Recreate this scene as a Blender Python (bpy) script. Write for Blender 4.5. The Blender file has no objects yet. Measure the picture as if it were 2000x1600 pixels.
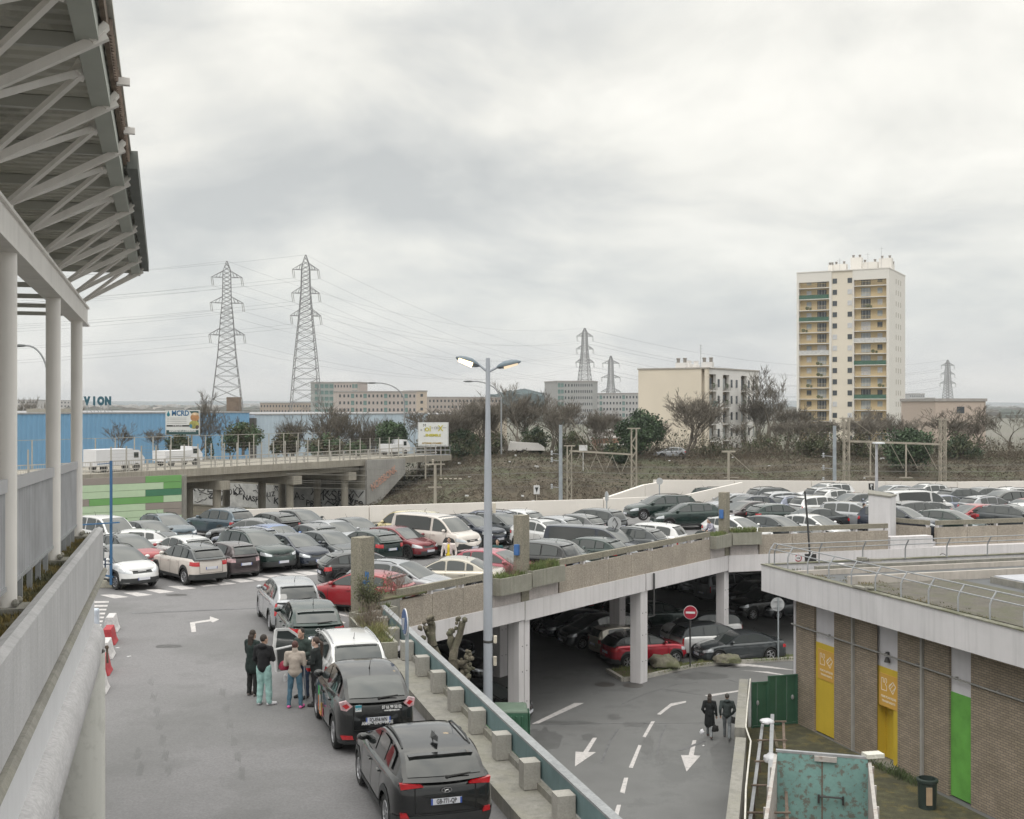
import bpy, bmesh, math, random
from math import sin, cos, pi, radians, sqrt, atan2, hypot
from mathutils import Vector, Matrix, noise
random.seed(7)
S = bpy.context.scene
COL = S.collection
# ------------------------------------------------------------ camera
F, CX, HY, CZ = 2300.0, 935.0, 790.0, 12.7      # focal length in photo pixels, principal point, eye height
cam = bpy.data.cameras.new('camera'); co = bpy.data.objects.new('camera', cam); COL.objects.link(co)
co.location = (0, 0, CZ); co.rotation_euler = (radians(90), 0, 0)
cam.sensor_width = 36; cam.lens = F/2000*36; cam.shift_x = .0325; cam.shift_y = -.005
cam.clip_start = .1; cam.clip_end = 20000
S.camera = co
S.render.resolution_x, S.render.resolution_y = 1024, 819
# ------------------------------------------------------------ world: overcast sky
SUN_EL, SUN_AZ = 50, 200
w = bpy.data.worlds.new('World'); S.world = w; w.use_nodes = True
nt = w.node_tree; nt.nodes.clear(); N = nt.nodes.new; Lk = nt.links.new
out = N('ShaderNodeOutputWorld')
sky = N('ShaderNodeTexSky'); sky.sky_type = 'NISHITA'; sky.sun_disc = False
sky.sun_elevation = radians(SUN_EL); sky.sun_rotation = radians(SUN_AZ)
b1 = N('ShaderNodeBackground'); b1.inputs[1].default_value = .07; Lk(sky.outputs[0], b1.inputs[0])
tc = N('ShaderNodeTexCoord'); sp = N('ShaderNodeSeparateXYZ'); Lk(tc.outputs['Generated'], sp.inputs[0])
def mth(op, a, b=None, clamp=False):
    n = N('ShaderNodeMath'); n.operation = op; n.use_clamp = clamp
    for i, v in enumerate((a, b)):
        if v is None: continue
        if hasattr(v, 'is_linked') or hasattr(v, 'links'): Lk(v, n.inputs[i])
        else: n.inputs[i].default_value = v
    return n.outputs[0]
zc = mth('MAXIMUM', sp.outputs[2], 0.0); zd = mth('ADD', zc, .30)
cb = N('ShaderNodeCombineXYZ'); Lk(mth('DIVIDE', sp.outputs[0], zd), cb.inputs[0]); Lk(mth('DIVIDE', sp.outputs[1], zd), cb.inputs[1])
cb.inputs[2].default_value = 3.7
def wnoise(sc, det, rough, dist):
    n = N('ShaderNodeTexNoise'); n.inputs['Scale'].default_value = sc; n.inputs['Detail'].default_value = det
    n.inputs['Roughness'].default_value = rough; n.inputs['Distortion'].default_value = dist
    Lk(cb.outputs[0], n.inputs['Vector']); return n.outputs[0]
n1 = wnoise(2.1, 9, .54, .3); n2 = wnoise(1.0, 4, .5, .3)
nz = mth('ADD', mth('MULTIPLY', n1, .6), mth('MULTIPLY', n2, .4))
cr = N('ShaderNodeValToRGB'); Lk(nz, cr.inputs[0])
e = cr.color_ramp.elements
e[0].position = .37; e[0].color = (.55, .565, .56, 1); e[1].position = .60; e[1].color = (1.0, .98, .91, 1)
m1 = e.new(.45); m1.color = (.69, .695, .67, 1)
m2 = e.new(.52); m2.color = (.85, .84, .785, 1)
# towards the horizon the deck of cloud reads thinner, cooler, with a warm rim
hr = N('ShaderNodeValToRGB'); Lk(zc, hr.inputs[0]); e = hr.color_ramp.elements
e[0].position = 0; e[0].color = (.74, .70, .69, 1); e[1].position = .5; e[1].color = (.8, .8, .78, 1)
a = e.new(.03); a.color = (.64, .655, .68, 1); a = e.new(.09); a.color = (.64, .68, .69, 1); a = e.new(.2); a.color = (.76, .78, .77, 1)
hz = N('ShaderNodeMapRange'); Lk(zc, hz.inputs[0]); hz.inputs[1].default_value = .0; hz.inputs[2].default_value = .2
hz.inputs[3].default_value = .55; hz.inputs[4].default_value = .05
mx = N('ShaderNodeMix'); mx.data_type = 'RGBA'; Lk(hz.outputs[0], mx.inputs[0]); Lk(cr.outputs[0], mx.inputs[6]); Lk(hr.outputs[0], mx.inputs[7])
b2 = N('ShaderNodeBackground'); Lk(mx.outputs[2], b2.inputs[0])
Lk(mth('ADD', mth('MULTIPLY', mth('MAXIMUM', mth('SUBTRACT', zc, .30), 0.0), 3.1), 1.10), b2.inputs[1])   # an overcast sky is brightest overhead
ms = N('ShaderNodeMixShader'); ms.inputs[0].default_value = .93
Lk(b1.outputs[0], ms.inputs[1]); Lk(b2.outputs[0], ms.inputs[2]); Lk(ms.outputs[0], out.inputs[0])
# ------------------------------------------------------------ soft sun behind cloud
sl = bpy.data.lights.new('sun', 'SUN'); sl.energy = .7; sl.angle = radians(25); sl.color = (1, .97, .92)
so = bpy.data.objects.new('sun', sl); COL.objects.link(so); so.location = (-30, -20, 60)
so.rotation_euler = (radians(90-SUN_EL), 0, radians(180-SUN_AZ))
S.view_settings.view_transform = 'Standard'; S.view_settings.look = 'None'; S.view_settings.gamma = 1
S.view_settings.exposure = 0.0
S.render.engine = 'CYCLES'
# ------------------------------------------------------------ helpers
def at(px, py, d): return Vector(((px-CX)/F*d, d, CZ-(py-HY)/F*d))
def on(px, py, z=0.0):
    d = F*(CZ-z)/(py-HY); return Vector(((px-CX)/F*d, d, z))
def tag(o, label=None, cat=None, group=None, kind=None, category=None):
    cat = cat or category
    for k, v in (('label', label), ('category', cat), ('group', group), ('kind', kind)):
        if v: o[k] = v
    return o
def thing(name, label, cat, loc=(0, 0, 0), rz=0, group=None):
    o = bpy.data.objects.new(name, None); COL.objects.link(o); o.empty_display_size = .2
    o.location = loc; o.rotation_euler = (0, 0, rz); return tag(o, label, cat, group)
class MB:
    """collects geometry and links it as one mesh object"""
    def __init__(s): s.v = []; s.f = []; s.m = []
    def add(s, vs, fs, mi=0):
        k = len(s.v); s.v += [tuple(p) for p in vs]; s.f += [tuple(i+k for i in q) for q in fs]; s.m += [mi]*len(fs)
    def box(s, c, d, rz=0, mi=0, top=1.0):
        hx, hy, hz = d[0]/2, d[1]/2, d[2]/2; q = []
        for z in (-1, 1):
            k = top if z > 0 else 1
            for x, y in ((-1, -1), (1, -1), (1, 1), (-1, 1)):
                X, Y = x*hx*k, y*hy*k
                q.append((c[0]+X*cos(rz)-Y*sin(rz), c[1]+X*sin(rz)+Y*cos(rz), c[2]+z*hz))
        s.add(q, [(3, 2, 1, 0), (4, 5, 6, 7), (0, 1, 5, 4), (1, 2, 6, 5), (2, 3, 7, 6), (3, 0, 4, 7)], mi)
    def bar(s, a, b, w, h, mi=0, up=(0, 0, 1)):
        a, b = Vector(a), Vector(b); t = (b-a).normalized(); u = Vector(up)
        r = t.cross(u)
        if r.length < 1e-4: r = t.cross(Vector((1, 0, 0)))
        r.normalize(); u = r.cross(t); q = []
        for p in (a, b):
            for x, y in ((-1, -1), (1, -1), (1, 1), (-1, 1)): q.append(p+r*x*w/2+u*y*h/2)
        s.add(q, [(3, 2, 1, 0), (4, 5, 6, 7), (0, 1, 5, 4), (1, 2, 6, 5), (2, 3, 7, 6), (3, 0, 4, 7)], mi)
    def tube(s, pts, r, n=8, mi=0, cap=True):
        pts = [Vector(p) for p in pts]; rr = r if isinstance(r, (list, tuple)) else [r]*len(pts); q = []; N_ = len(pts)
        t0 = (pts[1]-pts[0]).normalized(); ref = Vector((0, 0, 1)) if abs(t0.z) < .9 else Vector((1, 0, 0))
        for i, p in enumerate(pts):
            t = (pts[min(i+1, N_-1)]-pts[max(i-1, 0)]).normalized(); x = t.cross(ref)
            if x.length < 1e-3: x = t.cross(Vector((0, 1, 0)))
            x.normalize(); y = x.cross(t)
            for k in range(n): a = 2*pi*k/n; q.append(p+(x*cos(a)+y*sin(a))*rr[i])
        fs = [(i*n+k, i*n+(k+1) % n, (i+1)*n+(k+1) % n, (i+1)*n+k) for i in range(N_-1) for k in range(n)]
        if cap: fs += [tuple(range(n))[::-1], tuple((N_-1)*n+k for k in range(n))]
        s.add(q, fs, mi)
    def prism(s, poly, z0, z1, mi=0, mt=None):
        n = len(poly); a = sum(poly[i][0]*poly[(i+1) % n][1]-poly[(i+1) % n][0]*poly[i][1] for i in range(n))
        if a < 0: poly = poly[::-1]
        q = [(p[0], p[1], z0) for p in poly]+[(p[0], p[1], z1) for p in poly]
        s.add(q, [tuple(range(n))[::-1]]+[(i, (i+1) % n, n+(i+1) % n, n+i) for i in range(n)], mi)
        s.add(q, [tuple(range(n, 2*n))], mi if mt is None else mt)
    def lathe(s, prof, c=(0, 0, 0), n=20, mi=0, axis='z'):
        q = []
        for r, z in prof:
            for k in range(n):
                a = 2*pi*k/n
                p = (r*cos(a), r*sin(a), z) if axis == 'z' else ((r*cos(a), z, r*sin(a)) if axis == 'y' else (z, r*cos(a), r*sin(a)))
                q.append((p[0]+c[0], p[1]+c[1], p[2]+c[2]))
        fs = [(i*n+k, i*n+(k+1) % n, (i+1)*n+(k+1) % n, (i+1)*n+k) for i in range(len(prof)-1) for k in range(n)]
        if axis == 'y': fs = [f[::-1] for f in fs]
        s.add(q, fs, mi)
    def sheet(s, poly, mi=0): s.add(poly, [tuple(range(len(poly)))], mi)
    def ball(s, c, r, n=10, mi=0):
        r = (r, r, r) if not isinstance(r, (tuple, list)) else r; q = []
        for i in range(n//2+1):
            p = pi*i/(n//2)
            for k in range(n): a = 2*pi*k/n; q.append((c[0]+r[0]*sin(p)*cos(a), c[1]+r[1]*sin(p)*sin(a), c[2]-r[2]*cos(p)))
        s.add(q, [(i*n+k, i*n+(k+1) % n, (i+1)*n+(k+1) % n, (i+1)*n+k) for i in range(n//2) for k in range(n)], mi)
    def mesh(s, name, smooth=None):
        me = bpy.data.meshes.new(name); me.from_pydata(s.v, [], s.f)
        me.polygons.foreach_set('material_index', s.m)
        if smooth is not None:
            me.shade_smooth(); me.set_sharp_from_angle(angle=radians(smooth))
        me.update(); return me
    def build(s, name, mats, parent=None, loc=None, smooth=None, world=True, bevel=0, **kw):
        """world: coordinates given in the world; they are moved into the parent's frame"""
        mats = mats if isinstance(mats, (list, tuple)) else [mats]
        off = Vector((0, 0, 0))
        if parent is not None and world:
            p = parent
            while p: off += p.location; p = p.parent
        if loc is not None and parent is None: off = Vector(loc)
        if off.length > 0: s.v = [(p[0]-off[0], p[1]-off[1], p[2]-off[2]) for p in s.v]
        me = s.mesh(name, smooth)
        for m in mats: me.materials.append(m)
        o = bpy.data.objects.new(name, me); COL.objects.link(o)
        if parent is not None: o.parent = parent
        if loc is not None and parent is None: o.location = loc
        if bevel:
            b = o.modifiers.new('bevel', 'BEVEL'); b.width = bevel; b.segments = 2; b.limit_method = 'ANGLE'
        return tag(o, **kw)
_mc = {}
def M(name, col, rough=.8, metal=0, var=.15, scale=2.0, col2=None, bump=0, bscale=None, streak=0, streakcol=None, spec=.5,
      coat=0, fine=0, finescale=60, emit=0, ior=None, blotch=0, blotchcol=None, blotchscale=.6):
    if name in _mc: return _mc[name]
    m = bpy.data.materials.new(name); m.use_nodes = True; t = m.node_tree; n = t.nodes; l = t.links
    p = n['Principled BSDF']; c = (*col, 1)
    p.inputs['Roughness'].default_value = rough; p.inputs['Metallic'].default_value = metal
    p.inputs['Specular IOR Level'].default_value = spec
    if coat: p.inputs['Coat Weight'].default_value = coat; p.inputs['Coat Roughness'].default_value = .04
    if ior: p.inputs['IOR'].default_value = ior
    tc_ = n.new('ShaderNodeTexCoord')
    def nz_(sc, det=4, vec=None, r=.55):
        x = n.new('ShaderNodeTexNoise'); x.inputs['Scale'].default_value = sc; x.inputs['Detail'].default_value = det; x.inputs['Roughness'].default_value = r
        l.new(vec or tc_.outputs['Object'], x.inputs['Vector']); return x.outputs[0]
    def mix(fac, A, B):
        x = n.new('ShaderNodeMix'); x.data_type = 'RGBA'
        if isinstance(fac, float): x.inputs[0].default_value = fac
        else: l.new(fac, x.inputs[0])
        for i, v in ((6, A), (7, B)):
            if isinstance(v, tuple): x.inputs[i].default_value = v
            else: l.new(v, x.inputs[i])
        return x.outputs[2]
    def rng(v, a, b, lo=0., hi=1.):
        x = n.new('ShaderNodeMapRange'); l.new(v, x.inputs[0]); x.inputs[1].default_value = a; x.inputs[2].default_value = b
        x.inputs[3].default_value = lo; x.inputs[4].default_value = hi; return x.outputs[0]
    cur = c
    if var: cur = mix(rng(nz_(scale), .3, .7), tuple(k*(1-var) for k in col)+(1,), tuple(min(1, k*(1+var)) for k in col)+(1,))
    if col2: cur = mix(rng(nz_(scale*.45, 6), .45, .62), cur, (*col2, 1))
    if blotch: cur = mix(rng(nz_(blotchscale, 7, r=.65), .52, .60, 0., blotch), cur, (*(blotchcol or tuple(k*.5 for k in col)), 1))
    if streak:
        mp = n.new('ShaderNodeMapping'); mp.inputs['Scale'].default_value = (5, 5, .25); l.new(tc_.outputs['Object'], mp.inputs[0])
        cur = mix(rng(nz_(1.3, 5, mp.outputs[0]), .48, .75, 0., streak), cur, (*(streakcol or tuple(k*.45 for k in col)), 1))
    if fine: cur = mix(rng(nz_(finescale, 2), .35, .65, 0., fine), cur, tuple(k*.45 for k in col)+(1,))
    if isinstance(cur, tuple): p.inputs['Base Color'].default_value = cur
    else: l.new(cur, p.inputs['Base Color'])
    if bump:
        b = n.new('ShaderNodeBump'); b.inputs['Strength'].default_value = bump; b.inputs['Distance'].default_value = .02
        l.new(nz_(bscale or finescale, 4), b.inputs['Height']); l.new(b.outputs[0], p.inputs['Normal'])
    if emit:
        p.inputs['Emission Color'].default_value = (*(emit[0]), 1); p.inputs['Emission Strength'].default_value = emit[1]
    m.diffuse_color = c; _mc[name] = m; return m
# text as real letter-shaped sheets; evaluated in a small scratch scene, which is removed at the end
TMP = bpy.data.scenes.new('scratch')
def evaluated(o):
    TMP.collection.objects.link(o); vl = TMP.view_layers[0]; vl.update(); me = bpy.data.meshes.new_from_object(o.evaluated_get(vl.depsgraph)); bpy.data.objects.remove(o); return me
_txt = {}
def text_mesh(s, size, extr=.002, bold=0):
    k = (s, size, extr, bold)
    if k in _txt: return _txt[k]
    cu = bpy.data.curves.new('lettering', 'FONT'); cu.body = s; cu.size = size; cu.extrude = extr; cu.offset = bold
    cu.align_x = 'CENTER'; cu.align_y = 'CENTER'; cu.resolution_u = 3
    me = evaluated(bpy.data.objects.new('lettering', cu)); bpy.data.curves.remove(cu); _txt[k] = me; return me
def letters(s, size, mat, parent, loc, rot, name='lettering', scale=(1, 1, 1), bold=0, extr=.002):
    me = text_mesh(s, size, extr, bold).copy(); me.materials.clear(); me.materials.append(mat)
    o = bpy.data.objects.new(name, me); COL.objects.link(o); o.parent = parent; o.location = loc; o.rotation_euler = rot; o.scale = scale
    return o
def link(me, name, parent=None, loc=(0, 0, 0), rot=(0, 0, 0), mats=None):
    o = bpy.data.objects.new(name, me); COL.objects.link(o); o.parent = parent; o.location = loc; o.rotation_euler = rot
    if mats:
        for i, m in enumerate(mats):
            if m: o.material_slots[i].link = 'OBJECT'; o.material_slots[i].material = m
    return o
U = Vector((.615, .788, 0)).normalized(); NV = Vector((-U.y, U.x, 0))     # along the deck's front edge, and into the deck
P0 = Vector((-2.7, 40.7, 0))                                                # start of that edge
def edge(t, n=0, z=0): return P0+U*t+NV*n+Vector((0, 0, z))
DZ = 5.2                                                                   # parking deck height
# ============================================================ SETTING: ground, deck, roads
asphalt_low = M('asphalt_low', (.15, .151, .151), rough=.75, var=.18, scale=.35, fine=.25, finescale=25, bump=.25, blotch=.6, blotchcol=(.10, .102, .102), blotchscale=.35)
asphalt_deck = M('asphalt_deck', (.205, .20, .206), rough=.85, var=.08, scale=.5, col2=(.165, .163, .165), fine=.35, finescale=22, bump=.3, blotch=.35, blotchcol=(.12, .12, .12), blotchscale=.5)
white_paint = M('white_paint', (.50, .475, .47), rough=.7, var=.12, scale=6, blotch=.6, blotchcol=(.3, .3, .3), blotchscale=5)
far_ground = M('far_ground', (.13, .13, .10), rough=1, var=.3, scale=.02, col2=(.16, .15, .13))
concrete = M('concrete', (.42, .41, .39), rough=.9, var=.12, scale=1.2, streak=.45, fine=.2, finescale=40, bump=.3)
concrete_pale = M('concrete_pale', (.60, .585, .60), rough=.9, var=.06, scale=.8, streak=.35, streakcol=(.36, .36, .37), fine=.06, finescale=50, bump=.12)
concrete_white = M('concrete_white', (.66, .635, .645), rough=.9, var=.05, scale=.8, streak=.35, streakcol=(.4, .39, .38), fine=.06, bump=.1)
concrete_old = M('concrete_old', (.27, .26, .235), rough=.95, var=.2, scale=2, col2=(.27, .26, .22), streak=.5, fine=.3, finescale=35, bump=.5)
aggregate = M('aggregate', (.44, .385, .325), rough=.95, var=.12, scale=1, streak=.35, streakcol=(.22, .21, .18), fine=.7, finescale=20, bump=.7, bscale=22)
aggregate_mossy = M('aggregate_mossy', (.30, .275, .22), rough=.95, var=.15, scale=1, streak=.3, streakcol=(.17, .17, .11), fine=.7, finescale=22, bump=.7, bscale=22)
planter_concrete = M('planter_concrete', (.31, .30, .255), rough=.95, var=.15, scale=2, streak=.6, streakcol=(.2, .2, .16), fine=.35, finescale=30, bump=.4)
moss = M('moss', (.10, .095, .055), rough=1, var=.4, scale=3, col2=(.07, .07, .045), fine=.5, finescale=30, bump=1, blotch=.5, blotchcol=(.22, .17, .05), blotchscale=1.3)
grass_mat = M('grass_blades', (.13, .17, .06), rough=1, var=.4, scale=3, col2=(.18, .17, .08))
soil = M('soil', (.12, .10, .065), rough=1, var=.3, scale=3, col2=(.10, .13, .05), bump=.8)
def struct(b, name, mats, **k): return b.build(name, mats, kind='structure', **k)

# --- the lower road and the land to the horizon, one sheet
b = MB(); b.sheet([(-60, -25, 0), (90, -25, 0), (90, 101, 0), (-60, 101, 0)]); struct(b, 'road', asphalt_low)
def tz(x, y):                                                               # height of the land
    if y < 106: return -.06
    k = min(1, max(0, (y-112-.07*(x+10))/34)); k = k*k*(3-2*k)
    side = min(1, max(0, (x+17)/16)); h = 5.9*k*side+.05*k*(1-side)
    if y > 165: h = h*(1-min(1, (y-165)/120)*.35)
    h += .35*noise.noise((x*.09, y*.09, 0))*k
    if y > 1500: h += (y-1500)/1500*3
    return h-.06
b = MB(); xs = [-7000, -3000, -1200, -500, -250, -150]+[-100+4*i for i in range(66)]+[180, 220, 300, 500, 1200, 3000, 7000]
ys = [-200, -30]+[100, 104, 108]+[110+2.5*i for i in range(24)]+[180, 200, 240, 300, 400, 600, 1000, 1600, 2500, 4500, 9000]
for y in ys:
    for x in xs: b.v.append((x, y, tz(x, y)))
n_ = len(xs)
for j in range(len(ys)-1):
    for i in range(n_-1): b.f.append((j*n_+i, j*n_+i+1, (j+1)*n_+i+1, (j+1)*n_+i)); b.m.append(1 if 100 < ys[j] < 175 and -140 < xs[i] < 180 else 0)
bank_soil = M('bank_soil', (.085, .07, .05), rough=1, var=.3, scale=.5, col2=(.08, .085, .05), bump=.6, bscale=6)
struct(b, 'ground', [far_ground, bank_soil], smooth=60)
# railway bed behind the white wall
b = MB(); b.sheet([(-60, 101.2, .02), (70, 101.2, .02), (70, 111, .02), (-60, 111, .02)]); struct(b, 'railway_bed', M('ballast', (.2, .17, .14), var=.3, scale=6, bump=1))

# --- parking deck: slab over the lower level
K = edge(24.9); R1 = Vector((.960, .279, 0))                                # deck corner, and the edge beyond it
def edge2(t, n=0, z=0): return K+R1*t+Vector((-R1.y, R1.x, 0))*n+Vector((0, 0, z))
BD = Vector((.2588, -.9659, 0)); B0 = Vector((-3.2, 38, 0)); BN = Vector((-BD.y, BD.x, 0))   # ramp rail line; BN points right, outwards
def rail(s, n=0, z=0): return B0+BD*s+BN*n+Vector((0, 0, z))
poly = [rail(48), rail(0), edge(-2.2), K, edge2(9.8), Vector((23.3, 66.3, 0)), Vector((24.8, 64.4, 0)), Vector((70, 77, 0)), Vector((70, 101, 0)), Vector((14, 87, 0)), Vector((9.2, 79.4, 0)), Vector((-12, 72, 0)), Vector((-17.5, 76.5, 0)), Vector((-60, 62, 0)), Vector((-60, -8, 0))]
b = MB(); b.prism([(p.x, p.y) for p in poly], 4.42, DZ, mi=1, mt=0); struct(b, 'parking_deck', [asphalt_deck, concrete_pale])

mk = []
def mark(pts, name, label, z=.004, px=True, group='painted road markings', top=None):
    b = MB(); b.sheet([on(x, y, z) for x, y in pts] if px else [(p[0], p[1], z) for p in pts]); 
    me = b.f[0]; v = [Vector(p) for p in b.v]
    if (v[1]-v[0]).cross(v[2]-v[1]).z < 0: b.f = [me[::-1]]
    o = b.build(name, white_paint, kind='structure'); return o
# markings of the lower road
mark([(1122, 1373), (1141, 1373), (1052, 1413), (1038, 1414)], 'stop_line', '')
for pts in ([(1283, 1395), (1290, 1396), (1312, 1379), (1340, 1372), (1340, 1369), (1310, 1374)], [(1255, 1439), (1261, 1440), (1279, 1409), (1272, 1409)],
            [(1228, 1499), (1236, 1500), (1253, 1456), (1247, 1455)], [(1211, 1547), (1220, 1550), (1227, 1519), (1219, 1519)], [(1196, 1600), (1206, 1600), (1213, 1572), (1205, 1572)],
            [(1385, 1361), (1452, 1349), (1452, 1347), (1376, 1358)], [(1415, 1304), (1460, 1301), (1560, 1310), (1500, 1301), (1450, 1296)], [(1440, 1309), (1470, 1311), (1560, 1323), (1500, 1312)]):
    mark(pts, 'lane_line', '')
for pts in ([(1158, 1441), (1166, 1441), (1149, 1469), (1164, 1469), (1123, 1497), (1124, 1468), (1139, 1469)], [(1353, 1446), (1360, 1446), (1355, 1475), (1368, 1476), (1341, 1507), (1330, 1475), (1345, 1475)]):
    mark(pts, 'direction_arrow', '')
# markings of the deck
dzm = DZ+.004
for x, y in [(195, 1166), (241, 1162), (284, 1156), (327, 1149), (370, 1143), (405, 1140), (442, 1135), (478, 1132), (512, 1128), (545, 1124), (575, 1121), (610, 1117), (645, 1113)]:
    mark([(x, y-4), (x+26, y-5), (x+57, y), (x+28, y+3)], 'crossing_bar', '', dzm)
for i in range(7): y = 1176+i*7.6; mark([(172, y-1.5), (213-i*2.4, y-2), (212-i*2.4, y+1.3), (172, y+2)], 'hatching_bar', '', dzm)
mark([(371, 1216), (383, 1214), (410, 1210), (410, 1204), (428, 1210), (416, 1216), (411, 1213.5), (381, 1218), (383, 1234), (374, 1235)], 'direction_arrow', '', dzm)
for a, c in (((320, 1097), (470, 1122)), ((430, 1088), (560, 1108)), ((560, 1078), (720, 1098)), ((770, 1075), (850, 1080)), ((700, 1062), (760, 1068)), ((1010, 1045), (1060, 1042)), ((625, 1192), (680, 1205)), ((630, 1205), (672, 1218))):
    mark([a, (a[0]+3, a[1]-2), (c[0]+3, c[1]-2), c], 'bay_line', '', dzm)
for s_ in range(-3, 9):                                                      # bay lines along the rows, at bay width
    for base, dirn in ((Vector((-17, 47, 0)), -48), (Vector((-9, 51.5, 0)), -48)):
        pass
tyre_mark = M('tyre_mark', (.14, .14, .14), var=.2)
tar = M('tar_seam', (.12, .12, .125), rough=.6, var=.3)
b = MB()
random.seed(3)
for (x0, y0, x1, y1, n_) in ((290, 1330, 330, 1530, 7), (430, 1350, 475, 1540, 6), (265, 1470, 275, 1530, 2)):
    for i in range(n_):
        f = i/n_; cx_, cy_ = x0+(x1-x0)*f, y0+(y1-y0)*f
        for k in range(4):
            p = on(cx_+k*3, cy_+k, dzm+.001); L = random.uniform(.25, .7); b.box((p.x, p.y, dzm), (.016, L*1.3, .002), rz=.2)
b.build('tyre_marks', tyre_mark, kind='stuff', label='dark tyre marks on the pale deck road in the foreground', category='tyre marks')
b = MB()
b.bar(on(258, 1198, dzm), on(520, 1187, dzm), .22, .003); struct(b, 'tar_strip', tar)
b = MB()
def crack(pts, w_=.035):
    for p, q in zip(pts[:-1], pts[1:]): b.bar(on(*p, .004), on(*q, .004), w_, .003)
crack([(1045, 1415), (1120, 1415), (1200, 1413), (1290, 1413), (1370, 1412), (1440, 1411)]); crack([(1300, 1347), (1340, 1353), (1372, 1358)])
crack([(1207, 1424), (1192, 1446), (1182, 1470), (1175, 1490)], .08); crack([(1215, 1375), (1260, 1355), (1320, 1337), (1362, 1333)])
crack([(1300, 1415), (1290, 1440), (1283, 1475)], .06); crack([(1375, 1447), (1345, 1460), (1325, 1466)], .15); crack([(1420, 1327), (1450, 1335)], .05)
struct(b, 'tar_seam', tar)
for px, py in ((1181, 1337), (1236, 1339)):
    p = on(px, py, .003); b = MB(); b.lathe([(0, .004), (.36, .004), (.38, 0)], p, 24); b.lathe([(.40, .006), (.45, .006), (.46, 0)], p, 24)
    b.build('manhole_cover', M('cast_iron', (.09, .085, .08), rough=.6, fine=.5, finescale=30), label='round iron manhole cover on the lower road, '+('the farther left one' if px < 1200 else 'the right one of the pair'), category='manhole cover', group='manhole covers')
puddle = M('wet_patch', (.112, .113, .113), rough=.5, var=.12, scale=2)

# --- traffic island with kerb at the mouth of the lower level
isl_px = [(1187, 1313), (1217, 1331), (1252, 1327), (1290, 1318), (1330, 1309), (1360, 1303), (1400, 1299), (1445, 1296), (1500, 1293), (1549, 1290), (1549, 1283), (1500, 1286), (1445, 1289), (1400, 1293), (1350, 1300), (1300, 1303), (1245, 1308)]
ip = [on(x, y, .0) for x, y in isl_px]
b = MB(); b.prism([(p.x, p.y) for p in ip], 0, .13, 0, 1)
for i in range(9): b.bar(ip[i]+Vector((0, 0, .085)), ip[i+1]+Vector((0, 0, .085)), .17, .17, 0)
struct(b, 'traffic_island', [M('kerb_stone', (.42, .40, .36), var=.2, scale=3, fine=.3, finescale=20), soil])
def tuft(b, p, n, rad, h, w_=.012, lean=.5):
    for _ in range(n):
        a = random.uniform(0, 2*pi); r_ = rad*sqrt(random.random()); x, y = p[0]+r_*cos(a), p[1]+r_*sin(a)
        hh = h*random.uniform(.5, 1.2); dx, dy = random.uniform(-lean, lean)*hh, random.uniform(-lean, lean)*hh; c_ = random.uniform(0, pi); wx, wy = w_*cos(c_), w_*sin(c_)
        b.add([(x-wx, y-wy, p[2]), (x+wx, y+wy, p[2]), (x+dx*.4+wx*.6, y+dy*.4+wy*.6, p[2]+hh*.6), (x+dx, y+dy, p[2]+hh)], [(0, 1, 2), (0, 2, 3)])
b = MB(); random.seed(5)
for i in range(260):
    k = random.randrange(len(isl_px)//2); f = random.random(); A = ip[min(k, 8)].lerp(ip[min(k+1, 9)], f); B_ = ip[16-min(k, 7)]
    p = A.lerp(B_, random.uniform(.15, .9)); tuft(b, (p.x, p.y, .12), 14, .35, .12)
b.build('island_grass', grass_mat, kind='stuff', label='short grass on the kerbed island beside the lower road', category='grass')

# --- floor of the service yard
b = MB(); b.sheet([(10.45, 46.3, .006), (6.9, 31.5, .006), (4, 20, .006), (20, 20, .006), (16.9, 31.4, .006), (12.66, 46.9, .006)]); struct(b, 'yard_floor', moss)

# ============================================================ DECK EDGE: parapets, beams, columns
def panelled(b, P, t0, t1, n0, n1, z0, z1, step, mi=0, gap=.018):
    k = max(1, round((t1-t0)/step)); s_ = (t1-t0)/k
    for i in range(k):
        a, c = t0+i*s_+(gap/2 if i else 0), t0+(i+1)*s_-(gap/2 if i < k-1 else 0)
        b.prism([tuple(P(a, n0))[:2], tuple(P(c, n0))[:2], tuple(P(c, n1))[:2], tuple(P(a, n1))[:2]], z0, z1, mi)
def blk(b, P, t0, t1, n0, n1, z0, z1, mi=0): panelled(b, P, t0, t1, n0, n1, z0, z1, 1e9, mi)
def parapet(P, spans, label, t_end, holes=True):
    t = thing('parapet', label, 'parapet', P(spans[0][0], 0, 4.97))
    for a, c in spans:
        n = max(1, round((c-a)/1.9)); w_ = (c-a)/n
        for i in range(n): b = MB(); blk(b, P, a+i*w_+.009, a+(i+1)*w_-.009, -.12, .1, 4.975, 5.96); b.build('lower_panel', aggregate, t)
        n = max(1, round((c-a)/3.8)); w_ = (c-a)/n
        for i in range(n): b = MB(); blk(b, P, a+i*w_+.008, a+(i+1)*w_-.008, -.13, .03, 6.10, 6.34); b.build('top_rail', aggregate_mossy, t)
    for a, c in spans:
        n = max(1, round((c-a)/1.9)); st = (c-a)/n
        for i in range(n+1):
            tt = min(max(a+i*st, a+.12), c-.12); b = MB(); blk(b, P, tt-.07, tt+.05, -.1, .08, 5.962, 6.098, 0)
            b.build('rail_block', concrete_white, t)
    return t
par1 = parapet(edge, [(-.2, 5.1), (9.6, 23.0)], 'long exposed aggregate parapet with slotted top rail along the deck edge above the beam', 24)
par2 = parapet(edge2, [(1.9, 9.6)], 'aggregate parapet past the corner pillar, above the flat roofed brick building', 9.6)
Pa = Vector((23.3, 66.3, 0)); Pb = Vector((24.8, 64.4, 0)); d_ = (Pb-Pa).normalized()
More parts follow.
